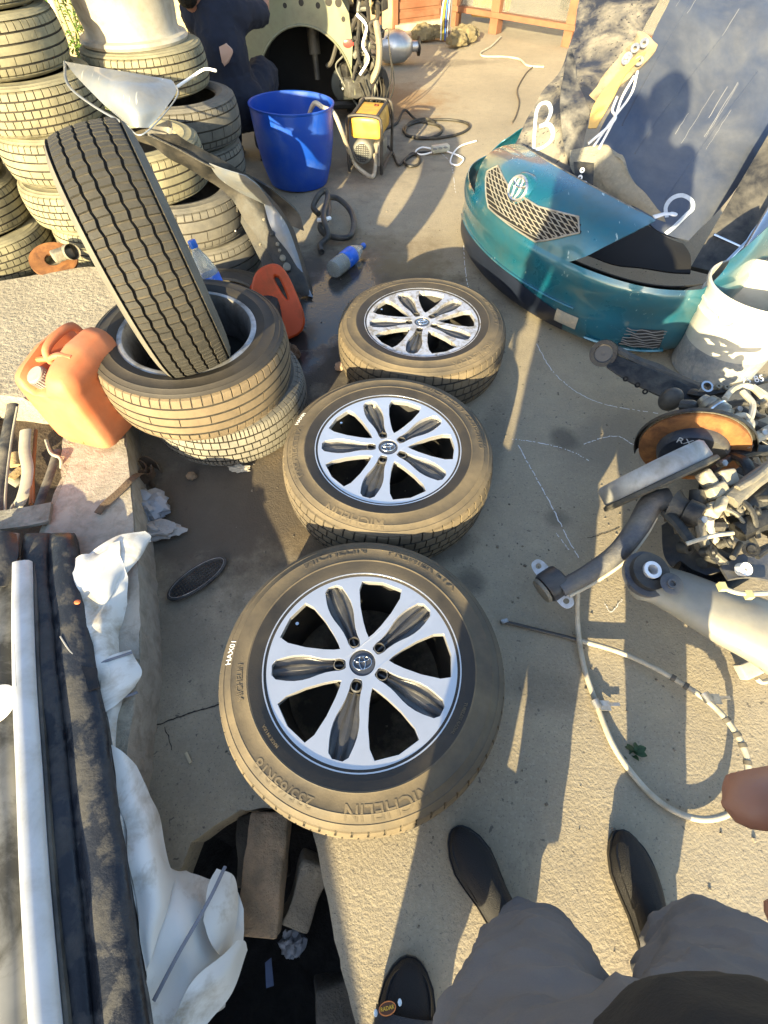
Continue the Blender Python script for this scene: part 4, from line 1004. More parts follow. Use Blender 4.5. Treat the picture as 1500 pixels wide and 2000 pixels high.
# door with window frame on the far right
dr = empty('salvaged_door', Y(1440, 500, 2.2), label='car door with dark glass and bright trim leaning beside the hood', cat='car door')
def dpart(name, mb, mats):
    o = mb.build(name, mats, None); o.parent = dr; o.matrix_parent_inverse = Matrix.Translation(-Vector(dr.location)); return o
Md = [(1385, 470, 2.36), (1500, 270, 2.72), (1440, 520, 2.24), (1560, 330, 2.55)]
m = MB(); sheet(m, surf([[Y(1350, 520, 2.28), Y(1455, 545, 2.14)], [Y(1420, 400, 2.50), Y(1525, 440, 2.34)], [Y(1520, 230, 2.85), Y(1630, 270, 2.7)]], 6, 6), 0.03); dpart('door_shell', m, blackplast)
for q in (((1400, 455, 2.42), (1440, 470, 2.36), (1500, 355, 2.58), (1460, 350, 2.62)), ((1380, 505, 2.32), (1415, 520, 2.26), (1436, 478, 2.34), (1397, 462, 2.40))):
    m = MB(); m.poly([Y(x, y, v-0.02) for x, y, v in q], (0, 0.01, -0.01)); dpart('window_glass', m, mat('dark blue glass', (0.015, 0.025, 0.06), 0.08, coat=1.0, dust=(.2, .19, .17), damt=.25))
for q in (((1395, 458, 2.38), (1455, 485, 2.28)), ((1405, 525, 2.2), (1460, 470, 2.31), (1520, 370, 2.52)), ((1455, 465, 2.33), (1500, 398, 2.46))):
    m = MB(); m.tube([Y(*p) for p in q], 0.008, 8, flat=0.6); dpart('window_trim', m, chrome)
m = MB(); m.tube([Y(1425, 560, 2.10), Y(1480, 470, 2.24), Y(1540, 370, 2.42)], 0.038, 14, flat=0.6); dpart('bright_moulding', m, mat('polished aluminium', (0.75, 0.75, 0.77), 0.22, 1.0))
m = MB(); sheet(m, surf([[Y(1440, 565, 2.06), Y(1475, 575, 2.0)], [Y(1500, 470, 2.20), Y(1540, 490, 2.12)]], 6, 6), 0.02); dpart('sill_panel', m, grime_l)

# ------------------------------------------------------------------ white bucket
bk = empty('bucket', (1.50, 1.80, 0.0), label='dirty white plastic bucket with grime round its foot', cat='bucket')
bkm = mat('white bucket plastic', (0.54, 0.52, 0.45), 0.45, var=0.06, dust=(0.45, 0.41, 0.32), dsc=7, damt=0.3)
m = MB(); m.lathe([(0.0, 0.01), (0.150, 0.0), (0.156, 0.006), (0.172, 0.22), (0.178, 0.235), (0.181, 0.245), (0.178, 0.25), (0.180, 0.27), (0.186, 0.275), (0.186, 0.283), (0.181, 0.286), (0.183, 0.318), (0.190, 0.322), (0.191, 0.335), (0.187, 0.340), (0.181, 0.338), (0.176, 0.30), (0.150, 0.03), (0.0, 0.025)], 64); m.build('shell', bkm, bk)
m = MB(); m.lathe([(0.1562, 0.004), (0.1575, 0.01), (0.1655, 0.13), (0.164, 0.131)], 64); m.build('grime_band', mat('blue grey grime', (0.17, 0.19, 0.21), 0.85, var=0.3, dust=(0.42, 0.40, 0.36), dsc=16, damt=0.45, bump=0.5, bsc=70), bk)
m = MB(); m.lathe([(0.0, 0.17), (0.08, 0.172), (0.162, 0.17)], 40); m.build('dried_residue', mat('dried residue', (0.20, 0.17, 0.12), 0.95, dust=(0.3, 0.27, 0.2), damt=.4, bump=.6, bsc=50), bk)
a0 = R(215); m = MB(); m.tube(cat([(0.184*math.cos(a0+t), 0.184*math.sin(a0+t), z) for t, z in ((-.12, .285), (-.08, .262), (0.04, .252), (0.16, .262), (0.2, .29))], 6), 0.003, 8); m.build('handle_ear', bkm, bk); bk.scale = (1.08, 1.08, 1.15)
# ------------------------------------------------------------------ rear suspension assembly on the right
sus = empty('suspension_subframe', at(1350, 1000, 0), label='greasy rear suspension subframe with rusty brake disc and control arms', cat='car part')
def spart(name, mb, mats, parent=None, **k):
    o = mb.build(name, mats, None, **k); o.parent = parent or sus
    o.matrix_parent_inverse = Matrix.Translation(-Vector(sus.location)) if parent is None else Matrix.Identity(4); return o
A = at
blk = mat('oily black arm', (0.010, 0.0105, 0.013), 0.28, 0.4, dust=(0.09, 0.087, 0.078), dsc=14, damt=0.30, dsharp=0.2, drough=0.75, bump=0.3, bsc=80)
grey_arm = mat('dusty grey arm', (0.045, 0.055, 0.085), 0.38, 0.4, dust=(0.25, 0.23, 0.19), dsc=8, damt=0.42, dsharp=0.25, bump=0.3, bsc=70)
pale_beam = mat('pale grey beam paint', (0.22, 0.22, 0.215), 0.42, 0.25, dust=(0.34, 0.315, 0.24), dsc=6, damt=0.45, dsharp=0.25, drough=0.8, scratch=((0.08, 0.08, 0.085), (16, 16, 40), 0.66))
def ring(mb, c, n, r0, r1, h, seg=32, mi=None): mb.lathe([(r0, -h/2), (r1, -h/2), (r1, h/2), (r0, h/2), (r0, -h/2)], seg, T(c, frame_from(n)), mi=mi)
cdir = lambda p: (Vector((0, 0, CAM_H))-p).normalized()
# trailing arm with bushing eye
e = A(1180, 690, .24); n1 = (cdir(e)+Vector((-.25, -.2, .1))).normalized()
m = MB(); ring(m, e, n1, .034, .050, .065); spart('trailing_arm_eye', m, blk)
m = MB(); ring(m, e, n1, .008, .030, .050); m.lathe([(.030, .02), (.034, .026), (.0, .018)], 28, T(e, frame_from(n1))); spart('eye_bushing', m, mat('black glass rubber', (0.015, 0.017, 0.02), 0.2))
pts = cat([A(1192, 705, .225), A(1235, 728, .215), A(1290, 752, .215), A(1340, 775, .225), A(1400, 800, .24)], 6)
m = MB(); m.tube(pts, [0.045+0.018*math.sin(i/(len(pts)-1)*math.pi) for i in range(len(pts))], 4, flat=0.75); spart('trailing_arm', m, blk, bevel=0.006)
m = MB(); m.tube([p + Vector((0.015, 0.02, 0.040)) for p in pts], 0.020, 6, flat=0.5); spart('arm_flange', m, grime)
for (x, y) in ((1222, 740), (1245, 752), (1260, 765)):
    m = MB(); ring(m, A(x, y, .245), cdir(A(x, y, .2)), .004, .010, .02, 12); spart('arm_hole', m, mat('hole black', (.004, .004, .004), .9))
m = MB(); m.tube(cat([A(1235, 700, .20), A(1290, 718, .19), A(1330, 745, .20), A(1375, 770, .22)], 6), 0.012, 8); spart('brake_hose', m, blackplast)
m = MB(); m.sphere(A(1310, 780, .26), (.04, .035, .045)); spart('spring_seat', m, blackplast)
# rusty brake disc
cdk = A(1352, 876, .27); nd = Vector((-.36, -.90, -.10)).normalized(); Md = T(cdk, frame_from(nd, (1, 0, 0)))
m = MB(); m.lathe([(.100, .006), (.152, .006), (.153, .004), (.153, -.006), (.152, -.007), (.10, -.007)], 72, Md); dk = spart('brake_disc', m, rust)
m = MB(); m.lathe([(.1535, -.009), (.1535, -.019), (.10, -.019)], 72, Md); m.lathe([(.100, -.009), (.1535, -.009)], 72, Md); spart('disc_rear_face', m, grime_l, dk)
for k in range(36):
    a = 2*math.pi*k/36; m = MB(); m.box(Md @ Vector((.138*math.cos(a), .138*math.sin(a), -.008)), (.028, .004, .005), Md.to_3x3() @ Matrix.Rotation(a, 3, 'Z')); spart('cooling_vane', m, steel, dk)
m = MB(); m.lathe([(.101, .004), (.098, .030), (.092, .038), (.034, .040), (.030, .050), (.026, .050), (.024, .030), (0, .030)], 56, Md); spart('disc_hat', m, mat('blue black hat', (0.03, 0.035, 0.05), 0.45, 0.3, dust=(.15, .14, .12), damt=.35), dk)
t_ = text_mesh('RX12', 0.034, 0.0004); o = obj('chalk_marking', t_, chalkm, None, smooth=False); o.parent = sus; o.matrix_parent_inverse = Matrix.Translation(-Vector(sus.location))
o.matrix_world = T((Md @ Vector((-0.035, 0.06, 0.0385))), frame_from(nd, (1, 0, 0.1)))
m = MB(); m.lathe([(.08, -.024), (.158, -.022), (.168, -.012), (.168, .002), (.166, .002), (.164, -.012)], 56, Md, a0=R(20), a1=R(215)); spart('dust_shield', m, blk)
# second hub: drum seen nearly edge-on
cd2 = A(1285, 945, .27); n2 = Vector((.42, -.83, -.36)).normalized(); M2 = T(cd2, frame_from(n2, (1, 0, 0)))
m = MB(); m.lathe([(.06, .012), (.150, .012), (.160, .006), (.166, .010), (.170, .006), (.168, -.004), (.158, -.008)], 72, M2); spart('backing_plate', m, grime)
m = MB(); m.lathe([(.157, -.006), (.160, -.012), (.158, -.055), (.150, -.064), (.05, -.066), (.0, -.066)], 72, M2); spart('brake_drum', m, mat('dusty silver drum', (0.33, 0.34, 0.36), 0.45, 0.5, dust=(.28, .27, .24), damt=.45, dsc=8))
m = MB(); m.lathe([(.0, .09), (.030, .09), (.034, .08), (.036, .05), (.030, .045), (.036, .03), (.05, .012)], 32, T(A(1305, 985, .30), frame_from((.6, -.6, .25)))); spart('wheel_bearing_hub', m, grime)
# lower control arm with rubber bush
pts = cat([A(1310, 975, .30), A(1272, 985, .28), A(1245, 1030, .24), A(1205, 1080, .19), A(1150, 1120, .15), A(1095, 1150, .12)], 6)
m = MB(); m.tube(pts, [0.036 - 0.010*i/(len(pts)-1) for i in range(len(pts))], 12, flat=0.85); spart('control_arm', m, grey_arm)
m = MB(); m.tube([p+Vector((.022, -.02, -.005)) for p in pts[8:]], 0.007, 8); spart('arm_brake_line', m, cream_cable)
ce = A(1080, 1140, .10); ce2 = (A(1105, 1172, .10)-A(1052, 1104, .10)).normalized()
nb = (A(1110, 1120, .13) - A(1050, 1160, .10)).normalized()
m = MB(); m.lathe([(.0, .036), (.030, .036), (.036, .030), (.046, .028), (.048, .02), (.048, -.022), (.044, -.03), (.0, -.03)], 36, T(ce, frame_from(nb))); spart('rubber_bush', m, mat('satin black rubber', (.022, .024, .03), .4, dust=(.12, .12, .12), damt=.35))
m = MB(); m.lathe([(.018, -.03), (.040, -.034), (.038, -.044), (.016, -.048), (0, -.046)], 30, T(ce, frame_from(nb))); spart('bush_cup', m, grime_l)
tabm = mat('zinc white tab', (0.62, 0.63, 0.66), 0.45, 0.2, dust=(.4, .38, .34), damt=.3, dsc=20)
for (x, y, s) in ((1052, 1106, 1), (1106, 1174, -1)):
    c_ = A(x, y, .10); b_ = ce.lerp(c_, 0.3)
    me = curve_fill([chaikin([(-.02, -.06), (.02, -.06), (.022, 0), (.012, .021), (-.012, .021), (-.022, 0)], 2), arc(.0095, 0, 2*math.pi, 18)[:-1]], 0.002, 0.0006)
    o = obj('bush_tab', me, tabm, None, angle=40); o.parent = sus; o.matrix_parent_inverse = Matrix.Translation(-Vector(sus.location))
    d_ = (c_-ce).normalized(); zx = (cdir(c_)+Vector((0.1, -.3, .3))).normalized(); zx = (zx - d_*zx.dot(d_)).normalized(); xx = d_.cross(zx)
    o.matrix_world = T(c_, Matrix((xx, d_, zx)).transposed())
# pale beam at the lower right
pts = cat([A(1228, 1130, .20), A(1265, 1135, .20), A(1330, 1160, .205), A(1410, 1200, .21), A(1500, 1240, .21), A(1600, 1300, .2)], 6)
n_ = len(pts); m = MB(); m.tube(pts, [(.035 if i == 0 else .052 if i < 2 else .062) + .050*max(0, (i-8)/(n_-8)) for i in range(n_)], 16, flat=0.62); spart('cross_beam', m, pale_beam)
cb = A(1266, 1118, .245)
m = MB(); ring(m, cb, (0.05, -.25, 1), .026, .050, .035); spart('beam_bush_rubber', m, blackplast)
m = MB(); ring(m, cb+Vector((0, 0, .008)), (0.05, -.25, 1), .014, .0235, .034); spart('bush_sleeve', m, mat('clean zinc', (.7, .7, .72), .4, .6))
m = MB(); ring(m, cb+Vector((0, 0, -.012)), (0.05, -.25, 1), .048, .064, .016); spart('bush_collar', m, grey_arm)
m = MB(); ring(m, A(1313, 1140, .272), (0, -.2, 1), .008, .013, .006, 20); m.lathe([(.030, -.002), (.026, .001), (0, .002)], 24, T(A(1313, 1140, .268), frame_from((0, -.2, 1)))); spart('locating_boss', m, grey_arm)
m = MB(); m.tube(cat([A(1405, 1143, .27), A(1430, 1155, .28), A(1460, 1160, .285), A(1510, 1158, .28)], 5), .006, 8); spart('brake_line', m, cream_cable)
for (x, y) in ((1410, 1146), (1462, 1162)):
    m = MB(); m.box(A(x, y, .285), (.016, .02, .016)); spart('line_clip', m, mat('yellow clip', (.55, .48, .25), .6))
# the dark carrier between: curved plates, knuckle, struts
m = MB(); sheet(m, surf([[A(1295, 1030, .12), A(1330, 1010, .16), A(1365, 1020, .22)], [A(1300, 1090, .12), A(1340, 1080, .16), A(1370, 1070, .22)], [A(1330, 1120, .12), A(1370, 1125, .15), A(1410, 1110, .18)]], 6, 6), .012); spart('spring_plate', m, mat('slate blue plate', (.055, .065, .085), .5, .3, dust=(.2, .19, .17), damt=.35))  # slate tone with random dust
m = MB(); m.tube(cat([A(1365, 960, .33), A(1362, 1010, .30), A(1372, 1060, .26), A(1410, 1095, .22), A(1450, 1100, .22), A(1510, 1075, .22)], 6), [.026]*31, 10, flat=.7); spart('knuckle_arm', m, grime)
m = MB(); m.tube(cat([A(1362, 1005, .32), A(1375, 1060, .29), A(1395, 1085, .26), A(1420, 1105, .24)], 6), .013, 8); spart('knuckle_rib', m, grime_l)
m = MB(); m.tube(cat([A(1390, 985, .34), A(1385, 1030, .30), A(1400, 1058, .27), A(1425, 1050, .27)], 6), .012, 8); spart('abs_pipe', m, cream_cable)
m = MB(); m.tube(cat([A(1310, 1020, .24), A(1350, 1000, .28), A(1380, 985, .30)], 5), .012, 8); spart('stub_rod', m, grime_l)
m = MB(); ring(m, A(1338, 1070, .22), (.3, -.6, .7), .008, .017, .03, 16); m.tube([A(1338, 1070, .21), A(1355, 1000, .30)], .016, 8); spart('drop_link', m, grime)
m = MB(); m.tube(cat([A(1320, 1110, .16), A(1350, 1130, .15), A(1400, 1140, .16), A(1460, 1110, .18), A(1520, 1105, .18)], 5), .03, 10, flat=.6); spart('lower_link', m, blk)
m = MB(); sheet(m, surf([[A(1405, 1110, .24), A(1450, 1085, .25), A(1520, 1070, .25)], [A(1420, 1135, .24), A(1460, 1130, .25), A(1520, 1140, .24)]], 6, 4), .01); spart('gusset_plate', m, grey_arm)
m = MB(); ring(m, A(1452, 1112, .27), (.1, -.4, .9), .006, .018, .02, 20); spart('white_plug', m, white_p)
# caliper cluster
for (x, y, z, sx, sy, sz, rz) in ((1395, 960, .34, .06, .035, .05, .5), (1418, 935, .34, .05, .05, .04, .2), (1385, 1000, .32, .045, .04, .05, .8), (1430, 985, .32, .04, .06, .04, .4), (1408, 985, .36, .05, .02, .03, 1.0), (1380, 935, .35, .03, .05, .04, .6)):
    m = MB(); rbox(m, (sx, sy, sz), .008, 3, T(A(x, y, z), Matrix.Rotation(rz, 3, 'Z') @ Matrix.Rotation(.4, 3, 'X'))); spart('caliper_body', m, mat('pale caliper casting', (.40, .37, .30), .6, .3, dust=(.45, .40, .30), damt=.5, dsc=14, bump=.4, bsc=90))
m = MB(); m.tube([A(1425, 980, .35), A(1470, 940, .36), A(1520, 905, .37)], .024, 8, flat=.8); spart('upper_link', m, grime_l)
m = MB(); m.tube(cat([A(1430, 1010, .30), A(1470, 985, .31), A(1520, 950, .32)], 5), .030, 10, flat=.8); spart('lateral_link', m, grime)
m = MB(); m.tube(cat([A(1440, 955, .37), A(1480, 930, .38), A(1530, 885, .38)], 5), .010, 8); spart('link_rib', m, grime_l)
# CV joint and hoses
cj = A(1398, 802, .34); Mj = T(cj, frame_from((A(1425, 825, .33)-A(1365, 775, .33)).normalized()))
m = MB(); m.lathe([(0, -.06), (.018, -.06), (.022, -.045), (.030, -.04), (.034, -.02), (.030, -.015), (.036, -.005), (.038, .02), (.032, .03), (.034, .036), (.022, .045), (.020, .06), (.012, .07), (.012, .085), (0, .085)], 28, Mj); spart('cv_joint', m, mat('greasy steel joint', (.30, .28, .24), .32, .8, dust=(.16, .14, .11), damt=.4, dsc=20))
m = MB(); ring(m, cj, Mj.to_3x3() @ Vector((0, 0, 1)), .034, .0385, .006); spart('boot_clamp', m, chrome)
for pp in (((1415, 780), (1435, 758), (1465, 755), (1490, 775)), ((1450, 765), (1470, 790), (1462, 825), (1440, 838)), ((1430, 815), (1455, 812), (1468, 830), (1455, 850)), ((1470, 755), (1500, 775), (1520, 800))):
    m = MB(); m.tube(cat([A(x, y, .36) for x, y in pp], 6), .0095, 8); spart('cream_hose', m, cream_cable)
m = MB(); m.tube(cat([A(1350, 765, .26), A(1375, 768, .28), A(1430, 757, .30), A(1520, 735, .30)], 5), [.022]*16, 8, flat=.5); spart('upper_arm', m, blk)
m = MB(); ring(m, A(1378, 757, .30), (0, -.4, .9), .014, .021, .02, 28); spart('arm_ring', m, chrome)
for (x, y) in ((1402, 755), (1418, 757)):
    m = MB(); ring(m, A(x, y, .31), (0, -.4, .9), .004, .010, .014, 14); spart('small_bolt', m, grime_l)
t_ = text_mesh('25 B5', 0.035, 0.0004); o = obj('paint_marking', t_, chalkm, None, smooth=False); o.parent = sus; o.matrix_parent_inverse = Matrix.Translation(-Vector(sus.location)); o.matrix_world = T(A(1470, 742, .318), frame_from((0, -.45, .9), (1, .18, 0)))
for (x0, y0, x1, y1, r_, mm) in ((1390, 830, 1460, 870, .014, grime), (1410, 870, 1500, 850, .018, grime_l), (1440, 850, 1500, 820, .012, grime_l), (1420, 790, 1480, 790, .012, grime), (1470, 830, 1520, 860, .025, grime), (1430, 890, 1500, 880, .02, blk), (1330, 790, 1370, 800, .02, blk), (1300, 1000, 1350, 1060, .016, blk), (1440, 1040, 1510, 1010, .03, blk)):
    m = MB(); m.tube([A(x0, y0, .30), A((x0+x1)/2, (y0+y1)/2-4, .315), A(x1, y1, .31)], r_, 8, flat=.8); spart('linkage_rod', m, mm)
for (x, y) in ((1440, 800), (1488, 845), (1460, 870), (1495, 790), (1410, 905), (1370, 1015)):
    m = MB(); m.lathe([(0, .012), (.010, .012), (.0115, .008), (.0115, -.01)], 6, T(A(x, y, .335), frame_from((.1, -.5, .8)))); spart('nut', m, steel)
random.seed(23)
for k in range(46):
    x, y = random.uniform(1360, 1510), random.uniform(770, 1090); z = random.uniform(.16, .34); a = random.uniform(0, 6.28); L_ = random.uniform(.04, .13)
    p = A(x, y, z); d_ = Vector((math.cos(a), math.sin(a), random.uniform(-.4, .4)))
    m = MB(); m.tube(cat([p-d_*L_*.5, p+Vector((0, 0, random.uniform(-.015, .025))), p+d_*L_*.5], 4), random.choice((.006, .008, .012, .018)), 8, flat=random.uniform(.6, 1)); spart('linkage_rod', m, random.choice((blk, blk, grime, grime, grime_l, cream_cable)))
for k in range(26):
    x, y = random.uniform(1370, 1510), random.uniform(790, 1080); z = random.uniform(.2, .36)
    m = MB(); m.lathe([(0, .016), (.010, .016), (.012, .010), (.019, .009), (.019, .003), (.012, .0), (.012, -.02), (0, -.02)], 12, T(A(x, y, z), frame_from((random.uniform(-.6, .6), random.uniform(-1, 0), random.uniform(.2, 1))))); spart('bolt', m, random.choice((steel, grime, grime_l, blk)))
# black platform under the assembly (differential carrier)
m = MB(); rbox(m, (.55, .34, .14), .04, 5, T(A(1500, 935, .10)+Vector((.08, 0, 0)), Matrix.Rotation(-.2, 3, 'Z'))); spart('carrier_housing', m, blk)

# ------------------------------------------------------------------ cable loop and its plug
loop = [(1128, 1150, .09), (1128, 1220, .03), (1140, 1300, .012), (1165, 1375, .010), (1200, 1460, .010), (1255, 1535, .010), (1310, 1580, .012), (1370, 1600, .015), (1425, 1588, .025), (1455, 1550, .045), (1460, 1490, .06), (1440, 1435, .065), (1395, 1380, .06), (1340, 1340, .05), (1270, 1300, .035), (1200, 1270, .02), (1120, 1248, .012), (1040, 1228, .010), (985, 1214, .010)]
pts = cat([A(*q) for q in loop], 8)
cb_ = empty('handbrake_cable', A(1128, 1240, 0), label='pale handbrake cable lying in a wide loop with metal clamps', cat='cable')
def cpart(name, mb, mats):
    o = mb.build(name, mats, None); o.parent = cb_; o.matrix_parent_inverse = Matrix.Translation(-Vector(cb_.location)); return o
m = MB(); m.tube(pts[:8*16], .0078, 10); cpart('cable_jacket', m, cream_cable)
m = MB(); m.tube(pts[8*16-1:], .0060, 10); cpart('bare_cable', m, mat('dark cable core', (.05, .05, .05), .5))
m = MB(); m.box(pts[-1], (.022, .012, .012), Matrix.Rotation(.3, 3, 'Z')); cpart('cable_end', m, steel)
for i in (8*11, 8*11+4, 8*10, 8*10+5, 8*9+4, 8*13, 8*13+3, 8*8):
    d_ = (pts[i+1]-pts[i-1]).normalized(); m = MB(); m.lathe([(.0078, -.006), (.0098, -.005), (.0098, .005), (.0078, .006)], 16, T(pts[i], frame_from(d_))); cpart('tape_band', m, mat('dark tape', (.10, .09, .075), .7))
for (x, y, z) in ((1165, 1375, .016), (1380, 1362, .062)):
    c_ = A(x, y, z); m = MB(); m.box(c_+Vector((.022, -.004, 0)), (.032, .026, .004), Matrix.Rotation(.2, 3, 'Y')); m.box(c_+Vector((.052, .0, -.004)), (.028, .009, .004)); m.lathe([(0.0098, -.012), (.0125, -.012), (.0125, .012), (.0098, .012)], 16, T(c_, frame_from((.35, -.94, 0)))); cpart('clamp_bracket', m, steel)
pg = empty('wiring_plug', A(1465, 1308, .02), label='grey wiring plug with a pigtail near the pale beam', cat='plug')
m = MB(); rbox(m, (.075, .045, .03), .005, 3, T(A(1465, 1305, .03), Matrix.Rotation(.35, 3, 'Z') @ Matrix.Rotation(.3, 3, 'X'))); o = m.build('housing', mat('grey plug plastic', (.30, .29, .26), .5, dust=(.42, .38, .3), damt=.4, dsc=20), None); o.parent = pg; o.matrix_parent_inverse = Matrix.Translation(-Vector(pg.location))
m = MB(); m.tube(cat([A(1478, 1325, .025), A(1488, 1332, .02), A(1510, 1325, .02), A(1540, 1300, .03)], 5), .007, 8); o = m.build('pigtail', cream_cable, None); o.parent = pg; o.matrix_parent_inverse = Matrix.Translation(-Vector(pg.location))
# fallen leaves
leafm = mat('dark green leaf', (.020, .055, .018), .5, var=.4, vs_=60)
lf = empty('leaf_sprig', A(1235, 1468, 0), label='small dark green leaf sprig on the ground inside the cable loop', cat='leaf')
for k in range(7):
    a = k*0.9+.3; d_ = Vector((math.cos(a), math.sin(a)*.7, 0)); m = MB()
    rows = []
    for i in range(6):
        t = i/5; w = .010*math.sin(math.pi*min(1, t*.95+.03)); c_ = d_*(.034*t) + Vector((0, 0, .006+.012*math.sin(t*2.2+k))); s_ = Vector((-d_.y, d_.x, 0))
        rows.append([c_-s_*w, c_+Vector((0, 0, -.002)), c_+s_*w])
    m.grid(rows); o = m.build('leaf', leafm, lf)
# ------------------------------------------------------------------ people
def fused(name, chains, mats, parent, voxel=0.010, smooth=6, wrinkle=None, pick=None):
    """union of tapered limbs grown into one continuous surface"""
    m = MB()
    for pts, rad, *opt in chains:
        fl = opt[0] if opt else 1.0
        P_ = cat(pts, 5) if len(pts) > 2 else [Vector(p) for p in pts]
        n = len(P_); k = len(pts)-1
        rr = []
        for i in range(n):
            u = i/(n-1)*k; a = min(int(u), k-1); f = u-a; rr.append(rad[a]+(rad[a+1]-rad[a])*f)
        m.tube(P_, rr, 14, caps=True, flat=fl, up=(0, 1, 0.01) if fl != 1.0 else None)
        for p, r in ((P_[0], rr[0]), (P_[-1], rr[-1])): m.sphere(p, (r, r*fl if fl != 1.0 else r, r*min(1, fl+.2)), 14, 10)
    me = bpy.data.meshes.new(name); me.from_pydata(m.v, [], m.f)
    o = bpy.data.objects.new(name, me); COL.objects.link(o)
    md = o.modifiers.new('r', 'REMESH'); md.mode = 'VOXEL'; md.voxel_size = voxel
    ms = o.modifiers.new('s', 'SMOOTH'); ms.iterations = smooth; ms.factor = 0.5
    dg = bpy.context.evaluated_depsgraph_get(); dg.update()
    me2 = bpy.data.meshes.new_from_object(o.evaluated_get(dg)); bpy.data.objects.remove(o); bpy.data.meshes.remove(me)
    if wrinkle:
        amp, sc = wrinkle; me2.update()
        nrm = [v.normal.copy() for v in me2.vertices]
        for v, n_ in zip(me2.vertices, nrm):
            c = v.co
            q = noise.noise(Vector((c.x*sc, c.y*sc, c.z*sc*0.55))) + 0.5*noise.noise(Vector((c.x*sc*2.3+c.z*sc, c.y*sc*2.3, c.z*sc*1.1)))
            q2 = 1-abs(noise.noise(Vector((c.x*sc*.8+3, c.y*sc*.8, c.z*sc*.9+c.x*sc*.5))))*2
            
            r3 = 1-abs(noise.noise(Vector((c.x*sc*1.7+c.z*sc*.9, c.y*sc*1.7+5, c.z*sc*2.1-c.x*sc*.8))))*2.2
            v.co += n_*(q*amp + max(0, q2-.55)*amp*1.6 + max(0, r3-.35)*amp*.6)
    if not isinstance(mats, (list, tuple)): mats = [mats]
    for q in mats: me2.materials.append(q)
    if pick:
        for p in me2.polygons: p.material_index = pick(p.center)
    o = obj(name, me2, None, parent, True, 180)
    return o
skin = mat('skin', (0.26, 0.125, 0.085), 0.5, var=0.08, bump=0.05, bsc=200)
hairm = mat('black hair', (0.012, 0.010, 0.009), 0.5, bump=0.8, bsc=150)
trous = mat('grey wool trousers', (0.105, 0.105, 0.115), 0.95, var=0.15, vs_=8, bump=0.25, bsc=400)
jack = mat('black jacket', (0.009, 0.009, 0.010), 0.85, var=0.2, bump=0.2, bsc=120)
shoe_m = mat('black shoe mesh', (0.006, 0.006, 0.008), 0.6, var=0.25, bump=0.5, bsc=500)
shoe_e = mat('black shoe leather', (0.007, 0.007, 0.008), 0.3, bump=0.1, bsc=200)
def head_part(root, c, facing, s=1.0):
    """head with brow, nose, ears, as chains to fuse into the body"""
    f = Vector(facing).normalized(); u = Vector((0, 0, 1)); u = (u-f*u.dot(f)).normalized(); r_ = f.cross(u)
    c = Vector(c); q = lambda a, b_, d: c + r_*a*s + f*b_*s + u*d*s
    return [([q(0, -.02, .04), q(0, .0, -.01), q(0, .03, -.07)], [.085*s, .082*s, .052*s]), ([q(0, .075, .01), q(0, .098, -.025)], [.012*s, .017*s]),
            ([q(.078, -.01, .015), q(.080, -.01, -.025)], [.018*s, .012*s]), ([q(-.078, -.01, .015), q(-.080, -.01, -.025)], [.018*s, .012*s]),
            ([q(-.03, .07, .028), q(.03, .07, .028)], [.016*s, .016*s]), ([q(-.02, .068, -.062), q(.02, .068, -.062)], [.012*s, .012*s])], q
def face_bits(root, q, s=1.0):
    for sg in (-1, 1):
        m = MB(); m.sphere(q(sg*.031, .078, .008), .0115*s, 12, 8); m.build('eye', mat('eye white', (.7, .68, .65), .3), root)
        m = MB(); m.tube([q(sg*.018, .090, .030), q(sg*.05, .078, .031)], .005*s, 6); m.build('eyebrow', hairm, root)
    m = MB(); m.tube([q(-.022, .079, -.058), q(0, .083, -.057), q(.022, .079, -.058)], [.003*s, .006*s, .003*s], 8); m.build('lips', mat('lips', (.35, .13, .10), .5), root)
def hair_cap(root, c, facing, q, s=1.0):
    fused('hair', [([q(0, -.045, .055), q(0, -.06, 0)], [.088*s, .075*s]), ([q(0, .02, .075), q(0, -.04, .07)], [.072*s, .085*s])], hairm, root, .010, 3, (0.004, 60))
def hand_chains(w, d, side, curl=.5, s=1.0, palm_n=None):
    """wrist, pointing direction, side vector toward the thumb"""
    w = Vector(w); d = Vector(d).normalized(); t = Vector(side); t = (t-d*t.dot(d)).normalized(); n = d.cross(t) if palm_n is None else Vector(palm_n)
    ch = [([w, w+d*.05*s+t*.008, w+d*.085*s+t*.008], [.026*s, .032*s, .034*s], .55)]
    ch += [([w+d*.02*s-t*.02, w+d*.085*s-t*.026], [.022*s, .016*s]), ([w+d*.02*s+t*.02, w+d*.085*s+t*.028], [.022*s, .016*s])]
    for i, (off, L) in enumerate(((.030, .070), (.010, .080), (-.010, .074), (-.029, .058))):
        b_ = w+d*.085*s+t*off*s
        p1 = b_+(d*math.cos(curl*.5)+n*math.sin(curl*.5))*L*.45*s; p2 = p1+(d*math.cos(curl*1.3)+n*math.sin(curl*1.3))*L*.32*s; p3 = p2+(d*math.cos(curl*2)+n*math.sin(curl*2))*L*.25*s
        ch.append(([b_, p1, p2, p3], [.0095*s, .009*s, .0082*s, .0072*s]))
    th = w+d*.03*s+t*.028*s
    ch.append(([th, th+(d*.6+t*.8)*.035*s, th+(d*.85+t*.75+n*.3)*.06*s, th+(d*1.1+t*.7+n*.5)*.07*s], [.014*s, .0115*s, .010*s, .008*s]))
    return ch
